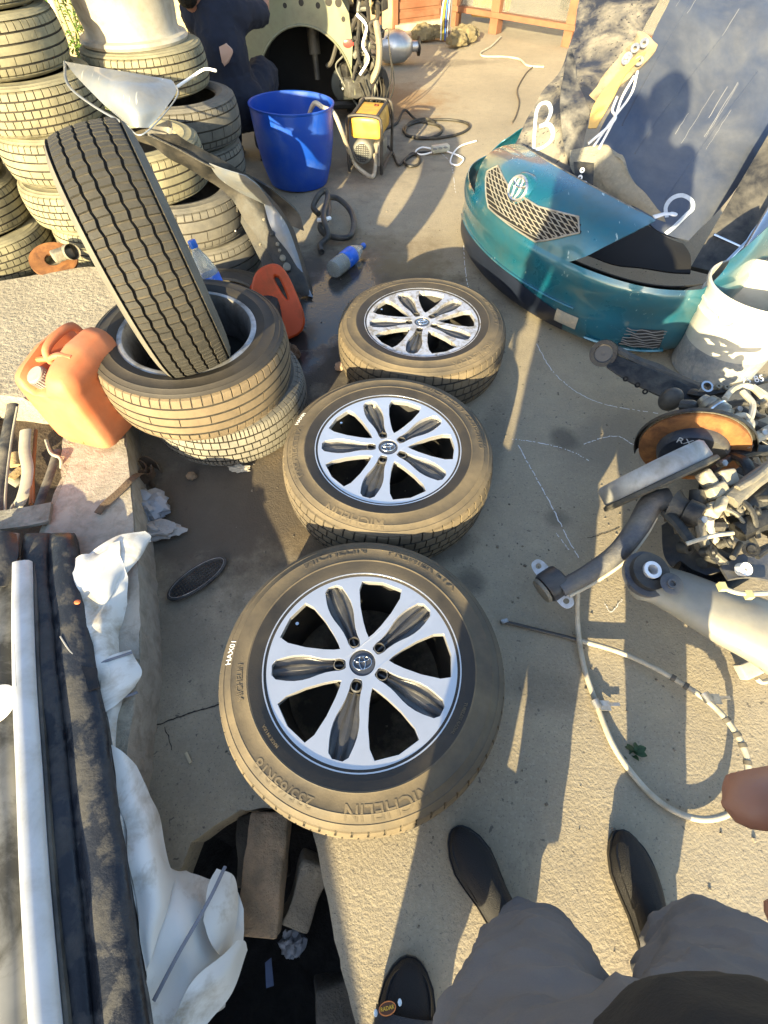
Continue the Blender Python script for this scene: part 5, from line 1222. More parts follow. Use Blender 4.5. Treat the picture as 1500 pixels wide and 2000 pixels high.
def shoe(root, toe, heel, name='shoe', W=.098, hgt=.065, mats=None, collar=True):
    toe = Vector(toe); heel = Vector(heel); d = (toe-heel); L = d.length; d.normalize(); s_ = Vector((d.y, -d.x, 0))
    keys = [(0, .25, .55), (.04, .55, .85), (.15, .70, .98), (.3, .70, .98), (.45, .76, .95), (.6, .92, .86), (.72, 1.0, .74), (.84, .86, .60), (.93, .60, .48), (.98, .34, .38), (1.0, .12, .25)]
    m = MB(); rows = []
    for t, w, h in keys:
        row = []
        for k in range(20):
            a = 2*math.pi*k/20; cx = math.copysign(abs(math.cos(a))**.75, math.cos(a)); sz = math.sin(a)
            z = .012 + (hgt*h)*(max(0, sz)**.8) if sz > 0 else .012
            row.append(heel + d*L*t + s_*(cx*W/2*w) + Vector((0, 0, z)))
        rows.append(row)
    m.grid(rows, close_u=True); m.add(rows[0], [tuple(range(20))]); m.add(rows[-1], [tuple(range(20))])
    o = m.build(name, mats or shoe_m, root, angle=60)
    m = MB(); rows = []
    out = [heel + d*L*(t*1.015-.007) + s_*(sg*(W/2*w+.003)) for t, w, h in keys for sg in (1,)] + [heel + d*L*(t*1.015-.007) - s_*(W/2*w+.003) for t, w, h in keys[::-1]]
    m.poly([p+Vector((0, 0, .001)) for p in out], (0, 0, .014)); m.build('sole', shoe_e, o, smooth=False)
    m = MB(); m.tube(cat([heel+d*L*t+s_*(W/2*w*f)+Vector((0, 0, z)) for t, w, f, z in ((.50, .8, .93, .040), (.62, .92, .86, .044), (.78, .98, .80, .040), (.90, .75, .75, .034), (.955, .2, 0, .033), (.90, .75, -.75, .034), (.78, .98, -.80, .040), (.62, .92, -.86, .044), (.50, .8, -.93, .040))], 5), .0028, 6); m.build('apron_seam', shoe_e, o)
    return o
Fv = Vector((0, math.cos(PITCH), -math.sin(PITCH))); Dv = Vector((0, -math.sin(PITCH), -math.cos(PITCH))); CAMP = Vector((0, 0, CAM_H))
cl = lambda x, y, z: CAMP + Vector((1, 0, 0))*x + Dv*y + Fv*z
# --- the photographer
ph = empty('person', (0.40, -0.2, 0), label='person in grey trousers and black loafers holding the phone', cat='person')
ph.location = (0, 0, 0)
lt, lh = at(890, 1617, .03), Vector((.305, -.205, 0)); lt.z = 0
rt, rh = at(1217, 1622, .03), Vector((.600, -.255, 0)); rt.z = 0
shoe(ph, lt, lh); shoe(ph, rt, rh)
hc = Vector((.19, -.36, 1.60)); hchains, hq = head_part(ph, hc, (-.25, .75, -.5))
skel = [([(.285, -.17, .05), (.225, -.20, .48), (.145, -.265, .90)], [.040, .055, .085]), ([(.585, -.20, .05), (.49, -.17, .48), (.285, -.265, .90)], [.040, .055, .085]),
        ([(.215, -.275, .92), (.21, -.31, 1.15), (.20, -.34, 1.38)], [.135, .125, .115]), ([(.20, -.35, 1.40), (.195, -.36, 1.52)], [.055, .05]),
        ([(.36, -.33, 1.40), (.42, -.27, 1.16), (.30, -.08, 1.24), cl(.20, .12, -.01)], [.05, .042, .035, .028]), ([(.03, -.33, 1.40), (-.13, -.30, 1.18), (-.12, -.13, 1.30), (-.075, -.035, 1.405)], [.05, .042, .035, .028])]
wr = cl(.20, .12, -.01)
rh_ch = [([wr, cl(.175, .105, .02), cl(.155, .10, .04)], [.026, .032, .030], .7),
         ([cl(.165, .085, .035), cl(.150, .0785, .10), cl(.124, .0780, .128), cl(.1005, .0795, .130)], [.0105, .0102, .0098, .0088]),
         ([cl(.165, .115, .035), cl(.150, .1085, .09), cl(.124, .1080, .118), cl(.1090, .1090, .127)], [.0105, .0096, .009, .008]),
         ([cl(.165, .135, .03), cl(.155, .135, .08), cl(.140, .133, .105)], [.0100, .009, .008]), ([cl(.170, .155, .02), cl(.162, .158, .06), cl(.152, .156, .08)], [.0095, .0085, .0075]),
         ([cl(.165, .07, .01), cl(.13, .035, .0), cl(.10, .02, -.012)], [.014, .011, .009])]
lh_ch = hand_chains((-.075, -.035, 1.405), (.85, .25, .35), (0, .2, 1), .6)
fused('body', skel + hchains + rh_ch + lh_ch, skin, ph, .0042, 8)
face_bits(ph, hq); hair_cap(ph, hc, None, hq)
fused('trousers', [([(.290, -.175, .115), (.270, -.18, .25), (.200, -.185, .52), (.120, -.232, .87)], [.070, .078, .094, .116]), ([(.588, -.205, .115), (.565, -.19, .25), (.470, -.165, .52), (.275, -.230, .87)], [.070, .080, .100, .122]),
                   ([(.14, -.232, .865), (.28, -.23, .865)], [.126, .128])], trous, ph, .008, 8, (0.015, 8))
fused('jacket', [([(.235, -.235, .93), (.205, -.30, 1.12), (.20, -.335, 1.36)], [.160, .158, .135]), ([(.19, -.235, .94), (.34, -.225, .93)], [.13, .138]), ([(.20, -.34, 1.38), (.20, -.35, 1.45)], [.10, .06]),
                 ([(.35, -.33, 1.39), (.42, -.27, 1.16), (.31, -.09, 1.235)], [.070, .060, .048]), ([(.04, -.33, 1.39), (-.13, -.30, 1.18), (-.12, -.15, 1.29)], [.070, .060, .048])], jack, ph, .010, 5, (0.004, 10))
# the phone in those hands, its lens where the picture was taken from
phone = MB(); rbox(phone, (.165, .078, .008), .004, 3, T(cl(.045, .012, -.0085), Matrix((Vector((1, 0, 0)), -Dv, -Fv)).transposed()))
tag(phone.build('smartphone', mat('phone black', (.01, .01, .012), .2), None), 'black smartphone held out by the person in grey trousers', 'phone')
# --- the companion standing behind on the left
co = empty('person', (0, 0, 0), label='person in dark slip-on sandals standing behind the brick pit', cat='person')
ct, chh = at(803, 1872, .02), Vector((.02, -.47, 0)); ct.z = 0
sh = shoe(co, ct, chh, W=.115, hgt=.060)
shoe(co, (-.10, -.64, 0), (-.15, -.90, 0), W=.115, hgt=.060)
m = MB(); rows = []
dv = (ct-chh).normalized(); sv = Vector((dv.y, -dv.x, 0))
for t in (.36, .45, .54, .63, .71):
    rows.append([chh + dv*((ct-chh).length*t) + sv*(math.cos(a)*.061) + Vector((0, 0, .014+.060*max(0, math.sin(a))**.7*(1.06-.25*(t-.36)))) for a in [math.pi*k/14 for k in range(15)]])
sheet(m, rows, .003); stp = m.build('strap', mat('dark grey strap', (.03, .03, .034), .7, bump=.4, bsc=300), sh)
bc = at(757, 1972, .075); bc = on_surface(stp, [(757, 1970)], .001); bc = bc[0] if bc else at(757, 1970, .07)
Mb = T(bc, frame_from((-.25, .35, 1), (1, .15, 0)))
m = MB(); m.lathe([(0, .002), (.0125, .002), (.0135, 0)], 28, Mb @ Matrix.Diagonal((1.25, .72, 1, 1))); m.build('badge', mat('dark badge', (.10, .035, .012), .5), stp)
m = MB(); m.tube([Mb @ Vector((.0165*math.cos(q), .0095*math.sin(q), .0015)) for q in [2*math.pi*k/32 for k in range(33)]], .0011, 6, caps=False); m.build('badge_rim', mat('orange rim', (.62, .20, .05), .5), stp)
tm = text_mesh('RADAR', .0085, .0003, bold=True); o = obj('badge_lettering', tm, mat('yellow letters', (.75, .45, .04), .5), stp, smooth=False); o.matrix_world = Mb @ Matrix.Translation((0, 0, .0024))
for (dx, dy) in ((-.0245, -.002), (.026, .004)):
    m = MB(); m.sphere(Mb @ Vector((dx, dy, .001)), (.004, .0058, .002), 12, 8); m.build('badge_stud', mat('pale blue stud', (.55, .66, .75), .3), stp)
hc2 = Vector((-.11, -.72, 1.62)); h2, hq2 = head_part(co, hc2, (.2, .85, -.3))
sk2 = [([(.035, -.42, .05), (.025, -.44, .48), (-.03, -.62, .92)], [.040, .055, .085]), ([(-.14, -.84, .05), (-.14, -.75, .48), (-.13, -.66, .92)], [.04, .055, .085]), ([(-.08, -.64, .94), (-.09, -.67, 1.2), (-.10, -.69, 1.40)], [.13, .125, .115]),
       ([(-.10, -.70, 1.42), (-.105, -.71, 1.54)], [.055, .05]), ([(.06, -.69, 1.41), (.13, -.72, 1.15), (.13, -.66, .90)], [.05, .042, .03]), ([(-.27, -.69, 1.41), (-.34, -.72, 1.15), (-.34, -.66, .90)], [.05, .042, .03])]
fused('body', sk2 + h2 + hand_chains((.13, -.66, .90), (0, .1, -1), (-.4, 1, 0), .4) + hand_chains((-.34, -.66, .90), (0, .1, -1), (.4, 1, 0), .4), skin, co, .0075, 4)
face_bits(co, hq2); hair_cap(co, hc2, None, hq2)
fused('trousers', [([(.033, -.425, .13), (.025, -.44, .5), (-.03, -.62, .90)], [.066, .080, .11]), ([(-.14, -.83, .12), (-.14, -.75, .5), (-.13, -.66, .90)], [.066, .082, .11]), ([(-.14, -.63, .92), (-.02, -.65, .92)], [.125, .125])], mat('dark trousers', (.03, .03, .035), .9), co, .010, 6, (.008, 9))
fused('jacket', [([(-.08, -.64, .92), (-.09, -.67, 1.2), (-.10, -.69, 1.38)], [.16, .155, .14]), ([(.05, -.69, 1.40), (.13, -.72, 1.15), (.13, -.67, .95)], [.07, .058, .046]), ([(-.26, -.69, 1.40), (-.34, -.72, 1.15), (-.34, -.67, .95)], [.07, .058, .046])], mat('brown jacket', (.06, .045, .035), .9), co, .010, 5, (.006, 12))
# --- the mechanic bent over the engine bay
me_ = empty('person', (0, 0, 0), label='person in navy overalls bent over the stripped car front', cat='person')
navy = mat('navy work clothes', (.010, .013, .026), .9, var=.3, vs_=5, bump=.2, bsc=100)
hc3 = Vector((-1.16, 4.22, .85)); h3, hq3 = head_part(me_, hc3, (.35, .75, -.35), .95)
hip = Vector((-1.02, 4.15, .36))
sk3 = [([hip+Vector((-.08, 0, 0)), (-1.12, 4.42, .46), (-1.13, 4.30, .06)], [.085, .06, .045]), ([hip+Vector((.09, 0, 0)), (-.84, 4.45, .44), (-.90, 4.30, .06)], [.085, .06, .045]),
       ([hip, (-1.02, 4.16, .56), (-1.05, 4.25, .74)], [.14, .13, .125]), ([(-1.07, 4.25, .76), hc3+Vector((.02, 0, -.05))], [.06, .05]),
       ([(-.90, 4.27, .76), (-.80, 4.44, .74), (-.80, 4.68, .82)], [.052, .042, .03]), ([(-1.20, 4.27, .76), (-1.24, 4.5, .66), (-1.05, 4.72, .74)], [.052, .042, .03])]
fused('body', sk3 + h3 + hand_chains((-.80, 4.68, .82), (.1, 1, .1), (-1, .2, 0), .5) + hand_chains((-1.05, 4.72, .74), (.2, 1, .1), (1, .2, 0), .5), skin, me_, .009, 4)
face_bits(me_, hq3, .95); hair_cap(me_, hc3, None, hq3, .95)
fused('shirt', [([hip+Vector((0, .02, .10)), (-1.03, 4.16, .60), (-1.05, 4.25, .73)], [.150, .150, .150]), ([(-1.17, 4.26, .75), (-.93, 4.26, .75)], [.095, .095]), ([(-.90, 4.27, .76), (-.81, 4.42, .745)], [.075, .065]), ([(-1.20, 4.27, .76), (-1.24, 4.46, .68)], [.075, .065])], navy, me_, .010, 4, (.008, 12))
fused('trousers', [([hip+Vector((-.08, 0, -.01)), (-1.12, 4.42, .46), (-1.13, 4.31, .10)], [.12, .09, .065]), ([hip+Vector((.09, 0, -.01)), (-.84, 4.45, .44), (-.90, 4.31, .10)], [.12, .09, .065]), ([hip+Vector((-.06, -.01, .0)), hip+Vector((.06, -.01, .0))], [.155, .155]), ([hip+Vector((0, .0, .0)), hip+Vector((0, .01, .10))], [.162, .160])], navy, me_, .010, 4, (.008, 12))
# bare skin where the shirt has ridden up
m = MB(); sheet(m, surf([[aty(430, 92, 4.02), aty(442, 84, 4.0)], [aty(433, 112, 4.01), aty(455, 100, 3.99)], [aty(436, 132, 4.03), aty(447, 122, 4.0)]], 6, 6), .01); m.build('bare_back', mat('pale skin', (.50, .33, .26), .6, var=.05), me_)
shoe(me_, (-1.13, 4.46, 0), (-1.13, 4.21, 0)); shoe(me_, (-.90, 4.46, 0), (-.90, 4.21, 0))
# --- unseen panel added behind the photographer, shaped so its shade falls into the pit
SC = [(-1.55, 0), (-1.52, .44), (-1.20, .48), (-.94, .485), (-.70, .445), (-.47, .345), (-.36, .20), (-.33, 0)]
m = MB(); m.poly([(x, -1.52+.12*z, z) for x, z in SC], (0, .025, 0)); sc = m.build('shade_panel', mat('shade panel grey', (.25, .26, .28), .4, .4), None, smooth=False)
tag(sc, 'unseen grey panel added behind the person in grey trousers to shade the pit', 'car fender')
# ------------------------------------------------------------------ bottom left: long panels, tarp, pit
def child(root, name, mb, mats, **k):
    o = mb.build(name, mats, None, **k); o.parent = root; o.matrix_parent_inverse = Matrix.Translation(-Vector(root.location)) if root.parent is None else Matrix.Identity(4); return o
sill_m = mat('filthy black sill', (0.016, 0.018, 0.024), 0.38, 0.2, var=0.4, vs_=4, dust=(0.060, 0.060, 0.062), dsc=13, damt=0.46, dsharp=0.05, drough=0.85, bump=0.35, bsc=30)
def sweep(prof2, path, up=(0, 0, 1), w=1.0):
    rows = []
    P_ = [Vector(p) for p in path]
    for i, p in enumerate(P_):
        d = (P_[min(i+1, len(P_)-1)]-P_[max(i-1, 0)]).normalized(); s_ = d.cross(Vector(up)).normalized()
        rows.append([p - s_*a*w + Vector((0, 0, b_)) for a, b_ in prof2])
    return rows
sp = empty('sill_panel', (-.85, .70, .15), label='long filthy black car sill panel lying beside the white tarp', cat='car panel')
A = at
ctrl = []
for (y, xl, xr) in ((1042, 52, 142), (1060, 46, 147), (1150, 44, 158), (1300, 50, 186), (1450, 58, 211), (1650, 70, 240), (1850, 84, 268), (2100, 102, 305), (2400, 120, 350)):
    e_ = .012 if y < 1050 else 0
    c_ = lambda f, z: A(xl+(xr-xl)*f, y, z-e_)
    ctrl.append([c_(0, .165), c_(.02, .198), c_(.22, .206), c_(.40, .204), c_(.46, .194), c_(.52, .195), c_(.60, .208), c_(.82, .212), c_(.97, .203), c_(1.0, .185), c_(1.0, .185)+Vector((-.012, -.002, -.045))])
rows = surf(ctrl, 3, 8)
rows = [[p + Vector((noise.noise(p*9), noise.noise(p*9+Vector((4, 0, 0))), noise.noise(p*7+Vector((0, 7, 0)))*1.5))*.004 for p in r] for r in rows]
m = MB(); sheet(m, rows, .004); child(sp, 'panel_skin', m, sill_m)
m = MB(); m.poly([rows[0][i] for i in range(len(rows[0]))], (0.003, -.006, 0)); child(sp, 'end_cap', m, sill_m, smooth=False)
m = MB(); m.tube(cat([A(118, 1243, .214), A(130, 1262, .215), A(142, 1277, .214), A(158, 1288, .212)], 5), .0022, 6); child(sp, 'tear', m, mat('bare edge', (.3, .3, .3), .5))
m = MB(); m.sphere(A(151, 1176, .213), (.009, .007, .003)); child(sp, 'orange_cap', m, mat('orange plug', (.5, .12, .04), .6))
m = MB(); sheet(m, surf([[A(160, 1300, .216), A(188, 1305, .212)], [A(172, 1350, .216), A(194, 1345, .212)]], 4, 6), .003, wob=.004, ws=40); child(sp, 'torn_flap', m, mat('gloss black tape', (.008, .008, .01), .25))
tr = empty('door_trim', (-.98, .6, .15), label='white plastic door trim strip laid along the black sill panel', cat='trim')
path = cat([A(42, 1097, .225), A(42, 1200, .232), A(46, 1350, .235), A(54, 1500, .236), A(64, 1700, .236), A(78, 1900, .236), A(92, 2080, .234), A(115, 2400, .23)], 8)
pr = [(-.019, -.055), (-.020, -.002), (-.017, .007), (-.010, .007), (.007, .001), (.015, -.005), (.017, -.012), (.017, -.055)]
m = MB(); sheet(m, sweep(pr, path), .003); child(tr, 'trim_strip', m, mat('white trim plastic', (.60, .60, .60), .30, var=.04, dust=(.5, .48, .44), dsc=9, damt=.3))
m = MB(); m.tube([p+Vector((.022, .010, -.025)) for p in path], .006, 8, flat=1.6); child(tr, 'rubber_backing', m, blackplast)
m = MB(); m.tube([A(28, 1258, .243), A(32, 1340, .2445), A(54, 1336, .234), A(51, 1256, .233), A(28, 1258, .243)], .0006, 5); child(tr, 'sticker_outline', m, mat('pencil grey', (.25, .25, .25), .7))
lp = empty('rocker_panel', (-1.1, .4, .15), label='grey dirty rocker panel lying left of the white door trim', cat='car panel')
ctrl = []
for (y, xl, xr) in ((1045, -60, 34), (1130, -70, 30), (1300, -75, 24), (1500, -75, 30), (1750, -65, 45), (2000, -55, 62), (2300, -50, 85)):
    ctrl.append([A(xl, y, .16), A(xl+.3*(xr-xl), y, .195), A(xl+.7*(xr-xl), y, .200), A(xr, y, .185), A(xr, y, .165)])
m = MB(); sheet(m, surf(ctrl, 5, 8), .004, wob=.006, ws=8); child(lp, 'panel_skin', m, mat('grey dirty panel', (.20, .20, .19), .5, .2, dust=(.07, .07, .066), dsc=8, damt=.45, dsharp=.08))
m = MB(); sheet(m, surf([[A(-30, 1040, .20), A(5, 1040, .212), A(32, 1048, .20)], [A(-30, 1090, .21), A(8, 1088, .222), A(36, 1090, .21)], [A(-30, 1150, .205), A(-2, 1148, .215), A(12, 1145, .205)]], 5, 5), .01); child(lp, 'black_end', m, sill_m)
m = MB(); m.lathe([(.045, .0), (.042, .006), (.0, .008)], 28, T(A(-5, 1375, .21), frame_from((-.1, -.1, 1)))); child(lp, 'white_disc', m, white_p)

tarp_m = mat('white vinyl tarp', (.66, .65, .61), .5, var=.05, vs_=4, dust=(.36, .30, .21), dsc=9, damt=.30, dsharp=.10, drough=.7, bump=.08, bsc=20)
tp = empty('tarpaulin', (-.6, .4, .0), label='crumpled white vinyl tarpaulin beside the black sill panel', cat='tarpaulin')
A = lambda x, y, z: at(x, y, z if z < .155 else .155+(z-.155)*.45)
rowsC = [[A(140, 1100, .235), A(200, 1075, .245), A(235, 1062, .235)],
         [A(160, 1180, .23), A(205, 1150, .235), A(252, 1140, .17)],
         [A(172, 1230, .225), A(215, 1225, .215), A(252, 1205, .13)],
         [A(185, 1310, .215), A(220, 1300, .19), A(246, 1270, .11)],
         [A(200, 1390, .205), A(232, 1370, .17), A(278, 1318, .06)],
         [A(210, 1470, .195), A(240, 1455, .12), A(262, 1450, .035)],
         [A(225, 1560, .185), A(258, 1540, .14), A(290, 1535, .03)],
         [A(245, 1650, .175), A(290, 1630, .12), A(335, 1690, .03)],
         [A(262, 1740, .165), A(330, 1730, .10), A(380, 1705, .03)],
         [A(280, 1850, .155), A(370, 1790, .11), A(468, 1745, .045)],
         [A(292, 1960, .15), A(380, 1880, .10), A(476, 1850, .02)],
         [A(300, 2080, .14), A(390, 2000, .08), A(440, 1960, .0)]]
g_ = surf(rowsC, 10, 6)
def fold(p, i, j):
    a = math.sin(p.x*31+p.y*17+2*noise.noise(p*6))*.5+math.sin(p.x*12-p.y*41+3*noise.noise(p*4))*.5
    rg = 1-2*abs(noise.noise(Vector((p.x*11+p.y*3, p.y*6-p.x*4, 1.7))))
    return p + Vector((0, 0, 1))*(a*.006+rg*.016) + Vector((noise.noise(p*14), noise.noise(p*14+Vector((9, 0, 0))), 0))*.010
g_ = [[fold(p, i, j) for j, p in enumerate(r)] for i, r in enumerate(g_)]
g_ = [[p + Vector((noise.noise(p*34), noise.noise(p*34+Vector((3, 0, 0))), (1-2*abs(noise.noise(p*26)))))*.0035 for p in r] for r in g_]
m = MB(); sheet(m, g_, .0012); child(tp, 'tarp_sheet', m, tarp_m, angle=60)
def flap(ctrl, seed, wob=.008):
    m = MB(); sheet(m, surf(ctrl, 12, 10), .0012, wob=wob*1.3, ws=13, seed=seed); return child(tp, 'tarp_fold', m, tarp_m, angle=60)
flap([[A(150, 1095, .255), A(222, 1055, .25), A(285, 1040, .22)], [A(160, 1160, .26), A(225, 1110, .26), A(295, 1050, .20)], [A(168, 1200, .24), A(205, 1175, .235), A(288, 1064, .18)]], 1)
flap([[A(240, 1050, .22), A(265, 1044, .21), A(290, 1040, .20)], [A(240, 1068, .20), A(270, 1060, .19), A(294, 1056, .18)]], 5, .004)
flap([[A(195, 1292, .235), A(225, 1280, .22), A(256, 1272, .19)], [A(203, 1350, .23), A(240, 1340, .21), A(278, 1318, .17)], [A(208, 1390, .215), A(230, 1375, .20), A(262, 1345, .16)]], 2)
flap([[A(215, 1455, .215), A(235, 1470, .20), A(262, 1500, .16)], [A(235, 1600, .21), A(275, 1600, .19), A(300, 1570, .13)], [A(262, 1720, .20), A(310, 1710, .18), A(340, 1700, .10)], [A(285, 1900, .18), A(300, 1860, .17), A(335, 1720, .12)]], 3)
flap([[A(425, 1695, .10), A(455, 1715, .085), A(470, 1760, .06)], [A(410, 1740, .12), A(440, 1760, .10), A(465, 1800, .06)], [A(400, 1800, .12), A(420, 1850, .10), A(440, 1880, .06)]], 4)
flap([[A(300, 2040, .18), A(330, 2020, .17), A(400, 2010, .12)], [A(380, 1920, .15), A(420, 1925, .13), A(460, 1925, .08)], [A(460, 1840, .09), A(478, 1845, .07), A(484, 1862, .05)]], 6)
for pp in (((440, 1692, .112), (415, 1745, .135), (385, 1800, .14), (350, 1860, .155), (300, 1955, .175)), ((198, 1294, .242), (228, 1284, .228), (258, 1274, .197)), ((235, 1362, .20), (255, 1357, .17), (268, 1352, .15))):
    m = MB(); m.tube(cat([A(*p) for p in pp], 6), .004, 6, flat=.5); child(tp, 'grey_hem', m, mat('grey webbing', (.18, .19, .22), .8))
for (x, y, z) in ((240, 1115, .155), (241, 1124, .15), (246, 1174, .12)):
    m = MB(); m.lathe([(.0, .004), (.003, .004), (.003, 0)], 10, T(A(x, y, z+.012), frame_from((.3, 0, 1)))); child(tp, 'eyelet', m, blackplast)

A = at
# ---- pit contents
brick_m = mat('dirty fired brick', (.30, .21, .13), .95, var=.25, vs_=9, dust=(.14, .115, .08), dsc=10, damt=.45, bump=1.0, bsc=60)
def rough_block(name, c, size, rot, mats, r=.008, amp=.005, sc=22, seed=0):
    m = MB(); M_ = Matrix.Rotation(rot[2], 3, 'Z') @ Matrix.Rotation(rot[0], 3, 'X') @ Matrix.Rotation(rot[1], 3, 'Y')
    fn = lambda p: p + Vector((noise.noise(p*sc+Vector((seed, 0, 0))), noise.noise(p*sc+Vector((0, seed, 3))), noise.noise(p*sc+Vector((7, 0, seed)))))*amp
    rbox(m, size, r, 8, T(c, M_), fn); return m.build(name, mats, None, angle=60)
b_ = rough_block('brick', A(516, 1700, -.02)+Vector((0, 0, -.01)), (.098, .235, .066), (R(2), 0, R(-1)), brick_m); tag(b_, 'whole dirty brick bridging the dark pit', 'brick')
b_ = rough_block('broken_slab', A(598, 1735, -.09), (.08, .14, .06), (R(20), R(25), R(-25)), mat('broken concrete', (.16, .145, .115), .95, bump=1, bsc=50), amp=.018, sc=12, seed=4); tag(b_, 'broken concrete lump wedged in the pit beside the brick', 'rubble')
b_ = rough_block('rubble_block', A(665, 1990, -.16), (.10, .14, .10), (R(8), R(5), R(10)), mat('dark rubble', (.07, .065, .055), .95, bump=1, bsc=50), amp=.01, sc=14, seed=9); tag(b_, 'dark rubble block at the pit side below the lit slab edge', 'rubble')
b_ = rough_block('supporting_stone', A(516, 1650, -.16), (.12, .16, .16), (0, R(6), R(12)), mat('dark rubble', (.07, .065, .055), .95), amp=.012, sc=12, seed=11); tag(b_, 'dark stone under the whole brick in the pit', 'rubble')
def scrap_film(name, c, s, mats, label, cat_, seed=0, flat=.55, amp=.6):
    m = MB(); rows = []
    for i in range(17):
        a = -math.pi/2+math.pi*i/16; row = []
        for k in range(26):
            b2_ = 2*math.pi*k/26; d = Vector((math.cos(a)*math.cos(b2_), math.cos(a)*math.sin(b2_), math.sin(a)))
            q = 1+amp*noise.noise(d*2.2+Vector((seed, 0, 0)))+.35*amp*(1-2*abs(noise.noise(d*5+Vector((0, seed, 0)))))
            p = d*q; row.append(Vector(c)+Vector((p.x*s[0], p.y*s[1], max(-.4, p.z)*s[2])))
        rows.append(row)
    m.grid(rows, close_u=True); o = m.build(name, mats, None, angle=25); tag(o, label, cat_); return o
film = mat('grey plastic film', (.42, .45, .50), .35, var=.15, trans=.25)
scrap_film('plastic_wad', A(572, 1842, -.25), (.028, .026, .02), film, 'crumpled grey plastic wad at the bottom of the pit', 'litter', 3)
m = MB(); m.poly([A(518, 1880, -.24), A(530, 1870, -.24), A(535, 1925, -.24), A(520, 1930, -.24)], (0, 0, .002)); tag(m.build('plastic_strip', mat('blue grey strip', (.10, .14, .25), .5), None, smooth=False), 'blue grey plastic strip at the bottom of the pit', 'litter')
scrap_film('plastic_bag', A(288, 990, .03), (.062, .055, .035), film, 'crumpled grey plastic bag by the ledge under the strap', 'bag', 7)
scrap_film('cloth_glove', A(308, 1036, .02), (.070, .032, .022), mat('grey cotton', (.42, .40, .38), .95, bump=.4, bsc=150), 'pale grey work glove lying by the tarpaulin end', 'glove', 12)
# strap draped over the ledge edge and torn rubber curl
m = MB(); m.tube(cat([A(190, 1003, .162), A(205, 985, .165), A(235, 958, .165), A(258, 935, .158), A(275, 925, .10), A(290, 935, .03), A(300, 950, .012)], 6), .014, 8, flat=.22, up=(0, 0, 1)); tag(m.build('webbing_strap', mat('brown webbing', (.12, .085, .055), .9, bump=.4, bsc=200), None), 'brown webbing strap hanging over the ledge edge', 'strap')
cu = empty('rubber_curl', A(285, 935, 0), label='brown torn rubber curl lying at the foot of the tyres', cat='scrap')
for k, (rr, a0_) in enumerate(((.055, .4), (.038, 2.0), (.022, 3.5))):
    m = MB(); rows = []
    for i in range(18):
        a = a0_+i/17*4.6; rows.append([Vector((rr*math.cos(a)*(1+.08*math.sin(3*a)), rr*math.sin(a), .005+.012*k)), Vector((rr*1.12*math.cos(a), rr*1.12*math.sin(a), .05+.010*k+.008*math.sin(5*a)))])
    sheet(m, rows, .004); o = m.build('rubber_layer', mat('brown rubber', (.10, .062, .040), .85, dust=(.2, .15, .1), damt=.35), cu)
scrap_film('torn_wrapper', A(468, 915, .006), (.035, .016, .008), mat('pale wrapper', (.42, .38, .30), .7), 'torn pale wrapper at the front of the pale grey tyre', 'litter', 21)
scrap_film('stone', A(374, 930, .012), (.018, .016, .014), brick_m, 'brown stone on the stained slab near the torn rubber', 'stone', 31, amp=.25)
scrap_film('paper_cup', A(664, 716, .015), (.022, .020, .022), mat('brown paper', (.30, .21, .15), .8), 'crushed brown paper cup beside the dusty alloy wheel', 'litter', 41, amp=.3)
scrap_film('brown_stone', A(570, 690, .03), (.035, .035, .04), mat('brown rock', (.16, .09, .05), .9, bump=1, bsc=60), 'brown rock at the side of the open wheel', 'stone', 51, amp=.35)
m = MB(); m.tube([A(363, 1470, .006), A(372, 1490, .006)], .004, 8, flat=.5); tag(m.build('straw_stub', mat('straw tan', (.5, .42, .28), .8), None), 'tan wood splinter on the shaded slab beside the tarpaulin', 'litter')
# oval grille
og = empty('oval_grille', A(386, 1129, 0), label='black oval mesh grille lying on the shaded slab', cat='grille')
c0 = A(386, 1129, .012); ex = (A(440, 1092, .012)-A(333, 1166, .012)); La = ex.length/2; ex.normalize(); ey = Vector((-ex.y, ex.x, 0)); Wb = .038
o_ = lambda a, b_, z=0: c0 + ex*a + ey*b_ + Vector((0, 0, z))
m = MB(); m.tube([o_(La*math.cos(q), Wb*math.sin(q)) for q in [2*math.pi*k/48 for k in range(49)]], .007, 8, caps=False, flat=.8); child(og, 'outer_frame', m, blackplast)
m = MB(); m.tube([o_(La*.97*math.cos(q), Wb*.97*math.sin(q), .006) for q in [2*math.pi*k/48 for k in range(49)]], .0008, 6, caps=False); child(og, 'bright_edge', m, steel)
for k in range(-3, 4):
    b2_ = k*.0105; h_ = La*math.sqrt(max(0, 1-(b2_/Wb)**2))*.97
    m = MB(); m.tube([o_(-h_, b2_), o_(h_, b2_)], .0022, 6); child(og, 'mesh_bar', m, blackplast)
for k in range(-10, 11):
    a = k*La/11; h_ = Wb*math.sqrt(max(0, 1-(a/La)**2))*.97
    m = MB(); m.tube([o_(a, -h_), o_(a, h_)], .0022, 6); child(og, 'mesh_bar', m, blackplast)
